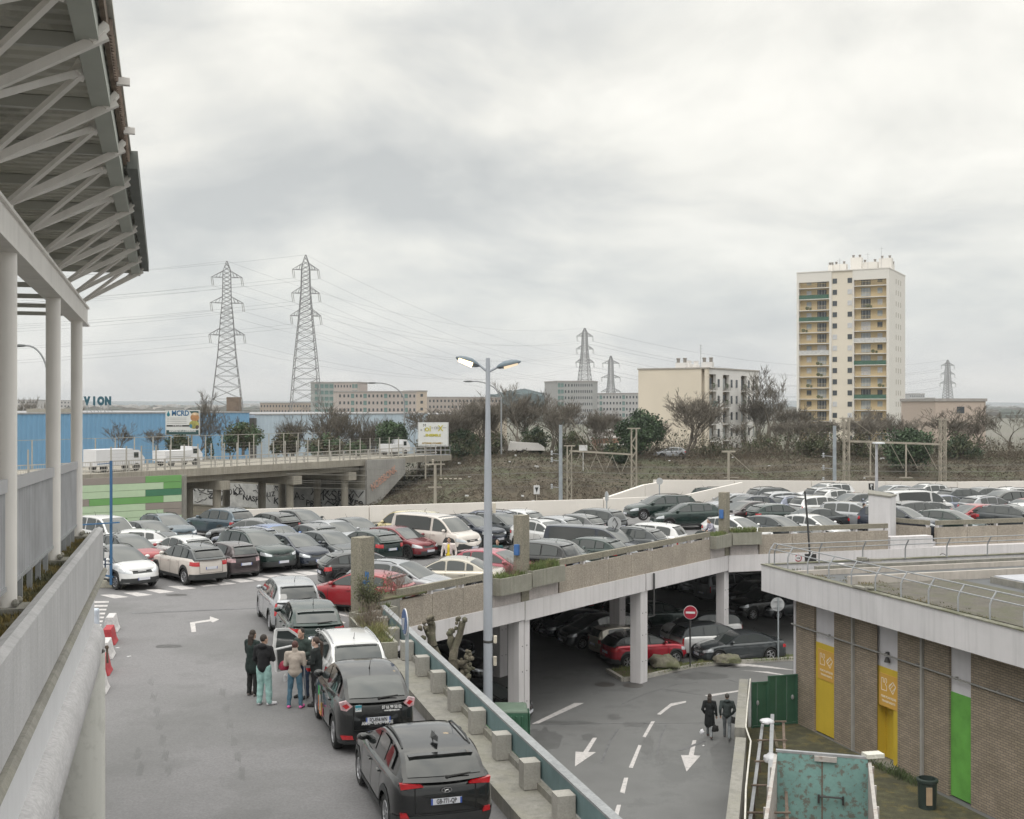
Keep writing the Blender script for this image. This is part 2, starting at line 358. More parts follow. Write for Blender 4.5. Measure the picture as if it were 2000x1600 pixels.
def edge3(t, n=0, z=0): return Pa+d_*t+Vector((-d_.y, d_.x, 0))*n+Vector((0, 0, z))
def edge4(t, n=0, z=0): return Pb+R1*t+Vector((-R1.y, R1.x, 0))*n+Vector((0, 0, z))
parapet(edge3, [(0, 2.3)], 'short return of aggregate parapet right of the white stair shaft', 2.3)
parapet(edge4, [(.2, 18)], 'aggregate parapet at the right end of the deck beyond the short return', 18)
# concrete fascia beams
b = MB()
for a, c in ((-3.2, 7.1), (7.16, 16.5), (16.62, 25.1)): blk(b, edge, a, c, -.17, .45, 4.2 if a > 0 else 4.25, 4.97)
b.build('deck_beam', concrete_white, loc=edge(0, 0, 4.2), label='white concrete beam under the long deck parapet, stained with rust streaks', category='beam')
b = MB(); blk(b, edge2, .12, 10.6, -.17, .45, 4.12, 4.97); blk(b, edge2, 9.75, 12.4, -.1, .45, 4.975, 5.6)
blk(b, edge2, 10.62, 40, -.17, .45, 4.12, 4.97)
b.build('deck_beam', concrete_white, loc=edge2(0, 0, 4.2), label='white concrete beam past the corner pillar, behind the railed flat roof', category='beam')
# planters and pale panels at the pillars
def planter(P, t0, t1, n0, n1, z0, z1, label, kind):
    t = thing('planter', label, 'planter', P((t0+t1)/2, (n0+n1)/2, z0)); b = MB(); w_ = .08
    blk(b, P, t0, t1, n0, n0+w_, z0, z1); blk(b, P, t0, t1, n1-w_, n1, z0, z1); blk(b, P, t0, t0+w_, n0+w_+.001, n1-w_-.001, z0, z1); blk(b, P, t1-w_, t1, n0+w_+.001, n1-w_-.001, z0, z1); blk(b, P, t0+w_, t1-w_, n0+w_, n1-w_, z0+.02, z0+.1)
    b.build('box', planter_concrete, t)
    b = MB(); blk(b, P, t0+w_+.002, t1-w_-.002, n0+w_+.002, n1-w_-.002, z0+.1, z1-.06); b.build('soil', soil, t)
    b = MB()
    for _ in range(90 if kind != 'bare' else 30): 
        p = P(random.uniform(t0+.15, t1-.15), random.uniform(n0+.12, n1-.12), z1-.07); tuft(b, p, 8, .12, .22 if kind != 'lush' else .32)
    b.build('grass', grass_mat, t)
    return t
planter(edge, 5.12, 7.12, -.50, .35, 5.46, 6.10, 'concrete planter left of the middle pillar with dead stalks', 'grass')
planter(edge, 7.26, 9.55, -.45, .35, 5.52, 6.16, 'concrete planter right of the middle pillar with tall green grass', 'lush')
planter(edge, 23.05, 24.75, -.45, .35, 5.48, 6.12, 'concrete planter left of the corner pillar at the deck corner', 'grass')
planter(edge2, .2, 1.85, -.45, .35, 5.52, 6.14, 'concrete planter right of the corner pillar with green grass', 'lush')
for P, a, c, th_ in ((edge, 5.15, 7.1, par1), (edge, 7.28, 9.52, par1), (edge, 23.1, 24.7, par1), (edge2, .25, 1.8, par2)):
    b = MB(); blk(b, P, a, c, -.1, .1, 4.975, 5.455); b.build('plain_panel', M('pink_concrete', (.50, .455, .44), fine=.35, finescale=22, streak=.3, bump=.3), th_)
def pillar(P, t, n, wd, z0, z1, label, extra=None):
    th = thing('concrete_pillar', label, 'pillar', P(t, n, z0)); b = MB(); blk(b, P, t-wd/2, t+wd/2, n-wd*.4, n+wd*.4, z0, z1); b.build('shaft', aggregate_mossy, th, bevel=.02); return th
blue_box = M('blue_plastic', (.05, .14, .36), rough=.5)
pl = pillar(edge, 7.19, .05, .52, 4.6, 8.34, 'aggregate pillar in the middle of the long parapet with a blue box on it')
b = MB(); c_ = edge(6.88, .05, 7.0); b.box(c_, (.16, .2, .42), rz=atan2(U.y, U.x)); b.build('meter_box', blue_box, pl, bevel=.02)
pl = pillar(edge, 24.9, .05, .5, 4.6, 8.2, 'aggregate pillar at the deck corner with a blue plate on its left')
b = MB(); c_ = edge(24.58, .05, 7.1); b.box(c_, (.1, .22, .45), rz=atan2(U.y, U.x)); b.build('meter_box', blue_box, pl, bevel=.02)
b = MB(); p = edge(25.17, -.05); b.box((p.x+.1, p.y, 7.7), (.2, .12, .1)); b.box((p.x+.12, p.y, 7.2), (.2, .1, .12)); b.build('floodlight', M('black_metal', (.03, .03, .03), rough=.4), pl)
pl = pillar(edge, -2.0, -.1, .62, 4.6, 8.3, 'leftmost aggregate pillar, by the bush at the top of the ramp rail')
b = MB(); random.seed(9)
for i in range(16): c_ = edge(-2.0+random.uniform(-.2, .1), -.36, 6.5+random.uniform(0, .75)); b.box(c_, (random.uniform(.05, .15), .01, random.uniform(.05, .2)), rz=atan2(U.y, U.x))
b.build('paint_scrawl', M('blue_spray', (.06, .16, .35), var=.3), pl)

# lower-level columns
def column(x, y, label, w1=.7, w2=.55, split=True, z1=4.2, mt=None):
    t = thing('deck_column', label, 'column', (x, y, 0)); a = atan2(U.y, U.x)
    b = MB()
    if split:
        for s_ in (-.19, .19): b.box((x+U.x*s_, y+U.y*s_, z1/2), (.34, w2, z1), rz=a)
    else: b.box((x, y, z1/2), (w1, w2, z1), rz=a)
    b.build('shaft', mt or concrete_white, t, bevel=.02)
    b = MB()
    for z in (1.0, 2.2, 3.2):
        for s_ in (-.15, .15): p = Vector((x, y, z))-NV*(w2/2+.003)+U*s_; b.ball(p, .025, 6)
    b.build('bolt', M('dark_steel', (.05, .05, .05), rough=.5), t)
    return t
c7, c16 = edge(7.22, .2), edge(16.55, .2)
column(c7.x, c7.y, 'white split concrete column standing behind the tall lamp post and green container')
column(c16.x, c16.y, 'thick white concrete column standing on the grassed kerb island', w1=.62, w2=.56, split=False)
p = edge(25.0, .2); column(p.x, p.y, 'white concrete column under the deck corner beside the black saloon', w1=.5, w2=.48, split=False)
for (t_, n_), lb in (((-2.2, .2), 'dim concrete column nearest the bare pollarded trees'), ((4.3, 7.2), 'concrete column in the dark seen between the pollarded trees and the lamp post'), ((13.6, 6.0), 'dim concrete column among the black cars left of the island'),
                     ((21.6, 4.4), 'pale inner column between the silver people carrier and the island column'), ((31, 9), 'inner column far back on the right in the dark'), ((1, 14), 'inner column far back on the left in the dark'), ((-6, 8), 'inner column in the dark left of the pollarded trees')):
    p = edge(t_, n_); column(p.x, p.y, lb, w1=.6, w2=.6, split=n_ > 6, z1=4.42)
for t_ in (16, 28, 40, 52):
    for n_ in (17, 26):
        p = edge(t_-6, n_)
        column(p.x, p.y, 'inner column standing in the dark back of the lower car park', w1=.6, w2=.6, split=False, z1=4.42)['group'] = 'columns in the back of the lower level'
# downpipe on the island column
b = MB(); p = edge(17.15, -.25); b.tube([(p.x, p.y, 4.95), (p.x, p.y, 3.0), (p.x-.28, p.y-.05, 2.95)], .045, 8); b.build('downpipe', M('dark_steel', (.05, .05, .05)), loc=p, label='black downpipe on the beam above the column of the kerb island', category='pipe')
# back wall of the lower level
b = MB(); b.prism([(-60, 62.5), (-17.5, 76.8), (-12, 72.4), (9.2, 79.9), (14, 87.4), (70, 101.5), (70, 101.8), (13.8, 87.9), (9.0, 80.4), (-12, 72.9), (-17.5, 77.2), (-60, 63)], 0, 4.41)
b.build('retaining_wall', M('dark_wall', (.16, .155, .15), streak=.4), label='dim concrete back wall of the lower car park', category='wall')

# ============================================================ RAMP EDGE on the near right: ledge, blocks, steel rail, planters
b = MB(); blk(b, rail, 4.6, 40, -.72, .28, 4.4, 5.48); blk(b, rail, 4.6, 40, .02, .11, 5.482, 5.62)
b.build('ledge_wall', concrete_old, loc=rail(10, 0, 5), label='low weathered concrete ledge beside the row of queued cars', category='wall')
tr = thing('guard_rail', 'sloping teal steel guard rail with pale top, carried on concrete blocks', 'guard rail', rail(3, .2, 5.6))
b = MB(); blk(b, rail, -.6, 39, .12, .17, 5.66, 6.07); b.build('rail_web', M('teal_steel', (.13, .20, .21), rough=.6, var=.12, scale=2, streak=.3), tr)
b = MB(); blk(b, rail, -.6, 39, .115, .30, 6.075, 6.12); b.build('rail_top', M('rail_top_steel', (.29, .30, .31), rough=.6, fine=.4, finescale=18), tr)
ss = [-.3, .9, 2.75, 4.8, 6.85, 8.7, 10.55, 12.5, 14.45, 16.35, 18.3, 20.2, 22.1]
nm = ['topmost, by the bush', 'second from the top', 'third from the top', 'fourth from the top', 'fifth from the top', 'sixth from the top', 'seventh from the top', 'eighth from the top', 'ninth from the top', 'tenth from the top', 'eleventh, beside the nearest car', 'twelfth, below the nearest car', 'thirteenth, lowest']
for s_, l_ in zip(ss, nm):
    b = MB(); blk(b, rail, s_-.17, s_+.17, -.24, .09, 5.484, 6.0); b.build('concrete_block', M('block_concrete', (.37, .355, .325), var=.12, scale=3, fine=.3, finescale=30, streak=.25, bump=.3), loc=rail(s_, 0, 5.6), bevel=.015, label='pale concrete block carrying the guard rail, '+l_, category='concrete block', group='concrete blocks under the guard rail')
planter(rail, .2, 4.5, -1.0, -.28, 5.25, 5.92, 'long concrete planter with dry twigs at the top of the guard rail', 'grass')
planter(edge, -3.0, -1.2, -.95, -.45, 5.25, 5.98, 'corner planter holding the leafy bush by the leftmost pillar', 'bare')
b = MB(); blk(b, edge, -1.9, -.25, -.2, .1, 4.975, 6.05); b.build('wall_end', concrete_old, par1)
b = MB(); blk(b, edge, -1.7, 1.2, -.2, .75, 6.06, 6.12); b.build('soil_ledge', soil, loc=edge(0, 0, 6), label='strip of dry soil on top of the wall right of the leftmost pillar', category='planting strip')

# ============================================================ LEFT BUILDING: walkway, railing, canopy
E = Vector((-.2588, .9659, 0)); RR = Vector((.9659, .2588, 0)); L0 = Vector((-3.97, 9.9, 0))
def lb(s, r, z): return L0+E*s+RR*r+Vector((0, 0, CZ+z))
steel_white = M('steel_white', (.76, .73, .70), rough=.55, var=.05, scale=1.5, streak=.2, streakcol=(.35, .33, .30))
steel_grey = M('steel_grey', (.46, .46, .43), rough=.6, var=.08, scale=1)
roof_metal = M('roof_metal', (.50, .49, .44), rough=.7, var=.12, scale=1, streak=.0, blotch=.4, blotchcol=(.13, .13, .115), blotchscale=1.5)
rust = M('rust', (.19, .145, .115), rough=.95, var=.3, scale=5, fine=.5, finescale=30)
galv = M('galvanised', (.34, .35, .365), rough=.5, metal=.3, var=.12, scale=4)
wt = lambda s: -1.66-.036*s                                                # top edge of the walkway wall, below eye level
hb = thing('walkway', 'raised concrete walkway with ribbed wall and rounded coping on the left', 'walkway', (L0.x, L0.y, CZ-2))
def sweep(b, prof, s0, s1, dz=wt, mi=0):
    n = len(prof); k = 8; q = []
    for i in range(k+1):
        s_ = s0+(s1-s0)*i/k
        for r_, z_ in prof: q.append(lb(s_, r_, dz(s_)+z_))
    fs = [(i*n+j, i*n+(j+1) % n, (i+1)*n+(j+1) % n, (i+1)*n+j) for i in range(k) for j in range(n)]
    fs += [tuple(range(n))[::-1], tuple(k*n+j for j in range(n))]
    b.add(q, fs, mi)
b = MB(); sweep(b, [(.22, -.66), (.34, -.64), (.34, .0), (.28, .03), (.2, .0), (.2, -.12)], -12, 9.25); b.build('upper_wall', M('wall_concrete', (.47, .465, .475), rough=.9, var=.1, scale=1.5, streak=.6, streakcol=(.30, .30, .30), fine=.2, finescale=40, bump=.25), hb)
b = MB(); sweep(b, [(.18, -.72), (.40, -.70), (.37, -.655), (.21, -.655)], -12, 9.5); b.build('ridge', concrete_old, hb)
b = MB(); sweep(b, [(.1, -1.36), (.31, -1.36), (.31, -.725), (.1, -.725)], -12, 7.3); b.build('lower_wall', M('lower_wall_concrete', (.60, .60, .62), rough=.85, var=.04, streak=.25, streakcol=(.45, .45, .46)), hb)
b = MB(); sweep(b, [(.0, -1.72), (.40, -1.72), (.45, -1.64), (.46, -1.48), (.43, -1.34), (.38, -1.27), (.31, -1.25), (.0, -1.25)], -12, 7.35); b.build('coping', M('coping_concrete', (.50, .49, .50), rough=.9, var=.12, scale=2, fine=.35, finescale=26, bump=.5), hb, smooth=50)
b = MB(); sweep(b, [(-6, -.35), (.2, -.35), (.2, -.1), (-6, -.1)], -12, 9.5); b.build('slab', moss, hb)
b = MB(); random.seed(11)
for i in range(2600):
    s_ = random.uniform(-3, 9.4); p = lb(s_, random.uniform(-.5, .19), wt(s_)-.1); tuft(b, p, 3, .05, .05, .01)
b.build('moss', M('moss_tufts', (.10, .10, .05), var=.5, scale=4, col2=(.2, .15, .05)), hb)
b = MB(); p = lb(6.3, .62, 0); b.lathe([(.3, DZ), (.3, CZ+wt(6)-1.5)], (p.x-.40, p.y-.1, 0), 32)
p_ = (p.x-.40, p.y-.1)
b.build('round_column', M('column_paint', (.56, .555, .52), rough=.75, var=.06, scale=.8, streak=.3, streakcol=(.40, .39, .36), blotch=.3, blotchcol=(.36, .36, .33), blotchscale=4), loc=(p_[0], p_[1], DZ), smooth=40, label='thick round off-white column under the coping of the left walkway', category='column')
# railing
rz_ = lambda s: -.63-.029*s
rl = thing('railing', 'grey metal railing with vertical bars on the left walkway', 'railing', lb(0, 0, wt(0)))
for a, c in ((-9, -4.4), (-4.2, -.12), (.12, 4.22), (4.48, 8.2), (8.4, 9.3)):
    b = MB(); b.bar(lb(a, .0, rz_(a)-.05), lb(c, .0, rz_(c)-.05), .05, .11); b.build('top_rail', M('rail_paint', (.40, .40, .42), rough=.5, var=.05), rl)
    b = MB(); b.bar(lb(a, 0, wt(a)+.12), lb(c, 0, wt(c)+.12), .035, .035); b.build('bottom_rail', galv, rl)
    b = MB(); n = int((c-a)/.14)
    for i in range(n): s_ = a+.06+(c-a-.1)*i/max(1, n-1); b.bar(lb(s_, 0, wt(s_)+.13), lb(s_, 0, rz_(s_)-.1), .018, .018, up=E)
    b.build('bars', M('rail_bars', (.50, .505, .53), rough=.5), rl)
    for k in range(1, 5): b = MB(); s_ = a+(c-a)*k/5; b.bar(lb(s_, 0, wt(s_)-.1), lb(s_, 0, wt(s_)+.12), .05, .05, up=E); b.build('foot', galv, rl)
# canopy
cn = thing('canopy', 'grey steel canopy with corrugated underside and fans of struts at the upper left', 'canopy', lb(0, 0, 0))
for s_ in (-4.3, 0, 4.35, 8.3):
    b = MB(); p = lb(s_, 0, 0); b.lathe([(.085, CZ+wt(s_)-.05), (.085, CZ+1.28)], (p.x, p.y, 0), 24); b.build('post', steel_white, cn, smooth=40)
    b = MB(); b.box((p.x, p.y, CZ+wt(s_)-.06), (.34, .34, .05), rz=radians(15))
    for q in range(4): b.ball((p.x+.12*cos(q*pi/2+1), p.y+.12*sin(q*pi/2+1), CZ+wt(s_)-.0), .035, 8)
    b.build('base_plate', concrete_old, cn)
b = MB(); b.bar(lb(-12, 0, 1.42), lb(9.65, 0, 1.42), .16, .30); b.bar(lb(-12, 0, 1.285), lb(9.65, 0, 1.285), .22, .03); b.bar(lb(-12, 0, 1.565), lb(9.65, 0, 1.565), .22, .03); b.build('main_beam', steel_white, cn)
RZ = 2.28
for k in range(-8, 7):
    s0 = 9.55-(6-k)*1.6-.05; 
    b = MB(); b.bar(lb(s0, 0, 1.58), lb(s0, 0, 1.68), .12, .12, up=E); b.build('bracket', steel_white, cn)
    pa, pb, pc = lb(s0-.8, .78, RZ-.1), lb(s0, .95, RZ-.1), lb(s0+.8, .78, RZ-.1); p0 = lb(s0, .0, 1.66)
    for q, w_ in ((pa, .04), (pb, .056), (pc, .046)):
        if k == 6 and q is pc: q = lb(s0+.35, .8, RZ-.1)
        b = MB(); b.bar(p0, q, w_, w_); b.bar(q-(q-p0).normalized()*.1, q+Vector((0, 0, .06)), .1, .04); b.build('strut', steel_white, cn)
# inner struts going back to the left, and cross bars behind the beam
for k in range(4):
    s_ = 9.5-k*1.6; b = MB(); b.bar(lb(s_, -.1, 1.46), lb(s_, -6, 1.46), .05, .06); b.build('cross_bar', steel_grey, cn)
# roof: corrugated sheet with folded ribs running across the canopy, purlins, edge beam, gutter
b = MB(); s_ = -12.0; i = 0; prof = []
while s_ < 9.85:
    for ds, dz in ((0, 0), (.09, 0), (.115, .035), (.17, .035), (.195, 0)):
        if s_+ds < 9.86: prof.append((s_+ds, RZ+dz))
    s_ += .2
q = []
for s_, z_ in prof: q += [lb(s_, .93, z_), lb(s_, -6, z_)]
b.add(q, [(2*i, 2*i+2, 2*i+3, 2*i+1) for i in range(len(prof)-1)]); b.build('roof_sheet', roof_metal, cn)
b = MB(); sweep(b, [(-6, RZ+.10), (.98, RZ+.10), (.98, RZ+.13), (-6, RZ+.13)], -12, 9.9, dz=lambda s: 0); b.build('roof_deck', roof_metal, cn)
for k in range(-4, 8):
    s_ = 9.9-.06-(7-k)*1.6; b = MB(); b.bar(lb(s_, .9, RZ-.05), lb(s_, -6, RZ-.05), .05, .09); b.build('purlin', steel_grey, cn)
b = MB(); b.bar(lb(-12, .84, RZ-.06), lb(9.86, .84, RZ-.06), .13, .16); b.build('edge_beam', M('edge_beam', (.40, .42, .38), rough=.6, var=.08), cn)
b = MB(); b.bar(lb(-12, .955, RZ+.02), lb(1.0, .925, RZ+.03), .03, .11)
for i in range(60): s_ = -3+i*.066; b.box(lb(s_, .945, RZ+.04), (.02+random.uniform(0, .02), .04, .10), rz=radians(-15))
b.build('rusty_edge', rust, cn)
b = MB(); b.bar(lb(1.0, .99, RZ+.03), lb(9.9, .99, RZ+.03), .10, .17); b.build('gutter', M('gutter', (.14, .15, .14), rough=.7), cn)
b = MB(); b.bar(lb(9.88, -6, RZ+.06), lb(9.88, 1.0, RZ+.06), .03, .14); b.build('end_trim', roof_metal, cn)
for s_ in (-1.9, -.35):
    b = MB(); b.box(lb(s_, 1.0, RZ-.0), (.09, .05, .05), rz=radians(15)); b.ball(lb(s_, 1.0, RZ+.025), .015, 6); b.build('gutter_bracket', steel_white, cn)
# ============================================================ BRICK BUILDING on the right
brick = bpy.data.materials.new('brick'); brick.use_nodes = True; t = brick.node_tree; nn = t.nodes; ll = t.links
bt = nn.new('ShaderNodeTexBrick'); tc = nn.new('ShaderNodeTexCoord'); sp = nn.new('ShaderNodeSeparateXYZ'); cb = nn.new('ShaderNodeCombineXYZ')
ll.new(tc.outputs['Object'], sp.inputs[0]); ll.new(sp.outputs[0], cb.inputs[0]); ll.new(sp.outputs[2], cb.inputs[1]); ll.new(cb.outputs[0], bt.inputs[0])
bt.inputs['Scale'].default_value = 1; bt.inputs['Brick Width'].default_value = .24; bt.inputs['Row Height'].default_value = .08; bt.inputs['Mortar Size'].default_value = .008
bt.inputs['Color1'].default_value = (.35, .285, .22, 1); bt.inputs['Color2'].default_value = (.27, .22, .172, 1); bt.inputs['Mortar'].default_value = (.13, .12, .105, 1); bt.inputs['Bias'].default_value = -.1
nz = nn.new('ShaderNodeTexNoise'); nz.inputs['Scale'].default_value = 1.2; nz.inputs['Detail'].default_value = 6; ll.new(tc.outputs['Object'], nz.inputs[0])
mx = nn.new('ShaderNodeMix'); mx.data_type = 'RGBA'; mx.blend_type = 'MULTIPLY'; mx.inputs[0].default_value = .6; ll.new(bt.outputs[0], mx.inputs[6])
rp = nn.new('ShaderNodeValToRGB'); rp.color_ramp.elements[0].position = .35; rp.color_ramp.elements[0].color = (.7, .7, .66, 1); rp.color_ramp.elements[1].position = .65; ll.new(nz.outputs[0], rp.inputs[0]); ll.new(rp.outputs[0], mx.inputs[7])
ll.new(mx.outputs[2], nn['Principled BSDF'].inputs['Base Color']); nn['Principled BSDF'].inputs['Roughness'].default_value = .9
bp = nn.new('ShaderNodeBump'); bp.inputs['Strength'].default_value = .6; bp.inputs['Distance'].default_value = .01; bp.invert = True; ll.new(bt.outputs[1], bp.inputs['Height']); ll.new(bp.outputs[0], nn['Principled BSDF'].inputs['Normal'])
yellow = M('yellow_paint', (.60, .43, .045), rough=.6, var=.06, scale=1, streak=.12)
orange = M('orange_panel', (.62, .36, .075), rough=.6, var=.04)
green_panel = M('green_panel', (.13, .36, .07), rough=.55)
lavender = M('white_panel', (.60, .585, .62), rough=.8, var=.05, streak=.12)
BA = atan2(-.9595, .2816)
bb = thing('brick_building', 'flat roofed brick building with white fascia and yellow door bays', 'building', (12.66, 46.96, 0), BA)
def tx(px): r_ = (px-CX)/F; return (46.96*r_-12.66)/(.2816+.9595*r_)
def B(b, x0, x1, y0, y1, z0, z1, name, m, parent=None, **k):
    """box in the building's own frame: x along the wall towards the viewer, y into the building"""
    b = b or MB(); b.box(((x0+x1)/2, (y0+y1)/2, (z0+z1)/2), (x1-x0, y1-y0, z1-z0)); return b.build(name, m, parent or bb, world=False, **k)
# wall in bays: brick piers between panel bays
pan = [(tx(1590), tx(1629)), (tx(1708), tx(1753)), (tx(1853), tx(1853)+1.05), (tx(1853)+4.5, tx(1853)+5.6)]
x = 0; ends = []
for a, c in pan: ends.append((x, a)); x = c
ends.append((x, 17))
for a, c in ends:
    b = MB(); b.box(((a+c)/2, .25, 2.58), (c-a, .5, 5.16)); b.build('brick_wall', brick, bb, world=False)
B(None, -.14, -.005, -.03, .5, 0, 5.155, 'corner_post', lavender)
for k, (a, c) in enumerate(pan):
    m_ = yellow if k < 2 else green_panel
    zt = (3.50, 3.42, 3.4, 3.4)[k]
    B(None, a+.002, c-.002, .10, .5, zt, 5.155, 'white_panel', lavender)
    if k == 1:
        da, dc = a+.07, c-.34
        B(None, a+.002, da, .08, .5, .12, zt-.002, 'door_frame', yellow); B(None, dc, c-.002, .08, .5, .12, zt-.002, 'door_frame', yellow); B(None, da+.002, dc-.002, .08, .5, 2.08, zt-.002, 'door_head', yellow)
        dr = B(None, da+.002, (da+dc)/2-.01, .42, .46, .12, 2.078, 'door', yellow); dr2 = B(None, (da+dc)/2+.01, dc-.002, .42, .46, .12, 2.078, 'door', yellow)
        b = MB(); b.box(((da+dc)/2+.06, .40, 1.05), (.03, .05, .12)); b.build('door_handle', M('dark_steel', (.05, .05, .05)), dr2, world=False)
        B(None, a-.1, c+.1, -.25, .4, .0, .11, 'door_step', concrete_old)
    else:
        B(None, a+.002, c-.002, .08, .5, .05, zt-.002, 'coloured_panel', m_)
    if k < 2:
        sx0, sx1 = a+.18, c-.02; sz1 = zt-.22; sz0 = sz1-1.15
        sg = B(None, sx0, sx1, .055, .078, sz0, sz1, 'sign_panel', orange)
        cxm = (sx0+sx1)/2; wl = M('sign_white', (.80, .74, .62), rough=.6)
        b = MB(); wd = sx1-sx0
        def ln(pts, w_=.022):
            for p, q in zip(pts[:-1], pts[1:]): b.bar((cxm+p[0]*wd, .052, sz1+p[1]), (cxm+q[0]*wd, .052, sz1+q[1]), .006, w_, up=(0, 1, 0)) if False else b.bar((cxm+p[0]*wd, .052, sz1+p[1]), (cxm+q[0]*wd, .052, sz1+q[1]), w_, .006, up=(0, 1, 0))
        ln([(-.36, -.16), (-.36, -.58), (-.10, -.58), (-.10, -.42), (-.17, -.36), (-.10, -.28), (-.10, -.16), (-.19, -.16), (-.19, -.3), (-.27, -.3), (-.27, -.16), (-.36, -.16)])
        ln([(.02, -.42), (.22, -.2), (.36, -.34), (.22, -.62), (.02, -.42)]); ln([(.08, -.46), (.27, -.26)]); ln([(.16, -.55), (.33, -.38)]); ln([(.22, -.2), (.13, -.28), (.05, -.34), (.02, -.42)])
        b.build('icons', wl, sg, world=False)
        tr_ = (radians(90), 0, 0)
        letters('FILMS PLASTIQUES', .105, wl, sg, (cxm, .052, sz1-.80), tr_, 'lettering', (min(1, wd/1.0), 1, 1), bold=.002)
        letters('TRANSPARENTS', .105, wl, sg, (cxm, .052, sz1-.96), tr_, 'lettering', (min(1, wd/1.0), 1, 1), bold=.002)
for px in (1668, 1803): xr = tx(px); B(None, xr-.05, xr+.05, -.10, .0, 0, 5.15, 'rain_pipe', M('pipe_grey', (.33, .32, .30), var=.1))
for px in (1629, 1707, 1753, 1853): xr = tx(px); B(None, xr+.02, xr+.2, -.02, .0, .0, 5.15, 'brick_return', brick) if px in (1707,) else None
b = MB(); b.tube([(-.2, -.09, 3.93), (5, -.09, 3.93), (17, -.09, 3.9)], .03, 8)
for xx in (.9, 2.4, 4, 5.9, 7.6, 9.6, 11.5): b.box((xx, -.05, 3.93), (.06, .1, .09))
b.build('conduit', M('conduit', (.27, .265, .255), rough=.6), bb, world=False)
b = MB(); xx = tx(1731); b.box((xx, .05, 3.95), (.1, .1, .12)); b.lathe([(.06, 0), (.11, -.16), (0, -.165)], (xx+.05, -.0, 3.82), 12); b.build('wall_lamp', M('dark_steel', (.05, .05, .05)), bb, world=False)
# fascia, roof
fz0, fz1 = 5.165, 6.22
B(None, -1.0, 17, -.98, -.80, fz0, fz1, 'fascia', concrete_pale)
B(None, -1.0, -.82, -.799, 14, fz0, fz1, 'fascia', concrete_pale)
B(None, -.819, 17, -.799, 14, fz0+.02, 5.92, 'roof_slab', M('roof_felt', (.11, .115, .12), rough=.8, var=.15, scale=1.2, col2=(.11, .115, .12), blotch=.4, blotchscale=.8))
b = MB(); b.box((8, -.89, fz1+.02), (18.0, .26, .04)); b.box((-.91, 6.6, fz1+.02), (.26, 14.8, .038)); b.build('mossy_coping', M('coping_moss', (.22, .215, .17), var=.3, scale=3, col2=(.13, .13, .08), fine=.5, finescale=25), bb, world=False)
b = MB(); b.box((8.2, 2.6, 5.97), (9.5, 4.6, .09)); b.build('gravel_bed', M('gravel', (.12, .108, .09), fine=.6, finescale=16, var=.25, scale=2, col2=(.10, .10, .06), bump=1, bscale=16), bb, world=False)
B(None, 2.9, 3.05, .4, 13, 5.92, 6.25, 'roof_kerb', M('roof_kerb', (.46, .42, .38), var=.1, streak=.3))
B(None, .3, .42, -.2, 13, 5.92, 6.12, 'roof_kerb', M('roof_kerb', (.46, .42, .38)))
B(None, -.3, -.1, 1.0, 13, 5.92, 6.18, 'roof_edge_strip', concrete_old)
sk = B(None, 4.0, 6.4, 5.9, 9.5, 5.92, 6.15, 'skylight_base', concrete_old); B(None, 4.1, 6.3, 6.0, 9.4, 6.152, 6.2, 'skylight_pane', M('skylight', (.42, .43, .47), rough=.35), sk)
b = MB(); random.seed(21)
for (cx_, cy_, n_) in ((3.6, 1.0, 50), (6.5, .2, 40), (9, .1, 40), (-.6, 3, 30), (1.0, .0, 40)):
    for i in range(n_): tuft(b, (cx_+random.gauss(0, .8), cy_+random.gauss(0, .3), 5.99), 8, .12, .08, .012)
b.build('moss', M('moss_tufts', (.10, .10, .05)), bb, world=False)
b = MB(); b.box((tx(1735)-.2, -.95, fz1+.08), (.75, .22, .07), rz=.05); b.box((tx(1735)+.15, -.85, fz1+.12), (.3, .2, .05), rz=.5); b.build('broken_coping', concrete_old, bb, world=False)
b = MB(); b.box((-.55, 3.4, 6.35), (.3, .3, .12), rz=.2); b.box((-.4, 3.9, 6.3), (.5, .2, .1), rz=1.2); b.build('loose_slab', concrete_old, bb, world=False)
b = MB(); b.lathe([(0, 0), (.13, 0), (.13, .2), (0, .22)], (-.5, 2.4, 6.0), 10); b.build('roof_vent', concrete_white, bb, world=False)
# guard rails on the roof edges, posts curve inwards
def roof_rail(pts, inward, label):
    g = thing('roof_guard_rail', label, 'guard rail', (12.66, 46.96, 6.24)); g.rotation_euler = (0, 0, BA); ps = []
    for x_, y_ in pts:
        c = [(x_, y_, 0), (x_, y_, .45), (x_+inward[0]*.08, y_+inward[1]*.08, .62), (x_+inward[0]*.24, y_+inward[1]*.24, .84)]
        b = MB(); b.tube(c, .028, 8); b.build('post', galv, g, world=False, smooth=40); ps.append(c)
    for lv in (2, 3):
        b = MB(); b.tube([p[lv] for p in ps], .022, 8, cap=True); b.build('rail', galv, g, world=False)
    return g
roof_rail([(-.85+.0+1.42*i, -.72) for i in range(12)], (0, 1), 'white tubular guard rail with curved posts along the near roof edge of the brick building')
roof_rail([(-.72, -.55+2.05*i) for i in range(8)], (1, 0), 'white tubular guard rail with curved posts along the far roof edge of the brick building')

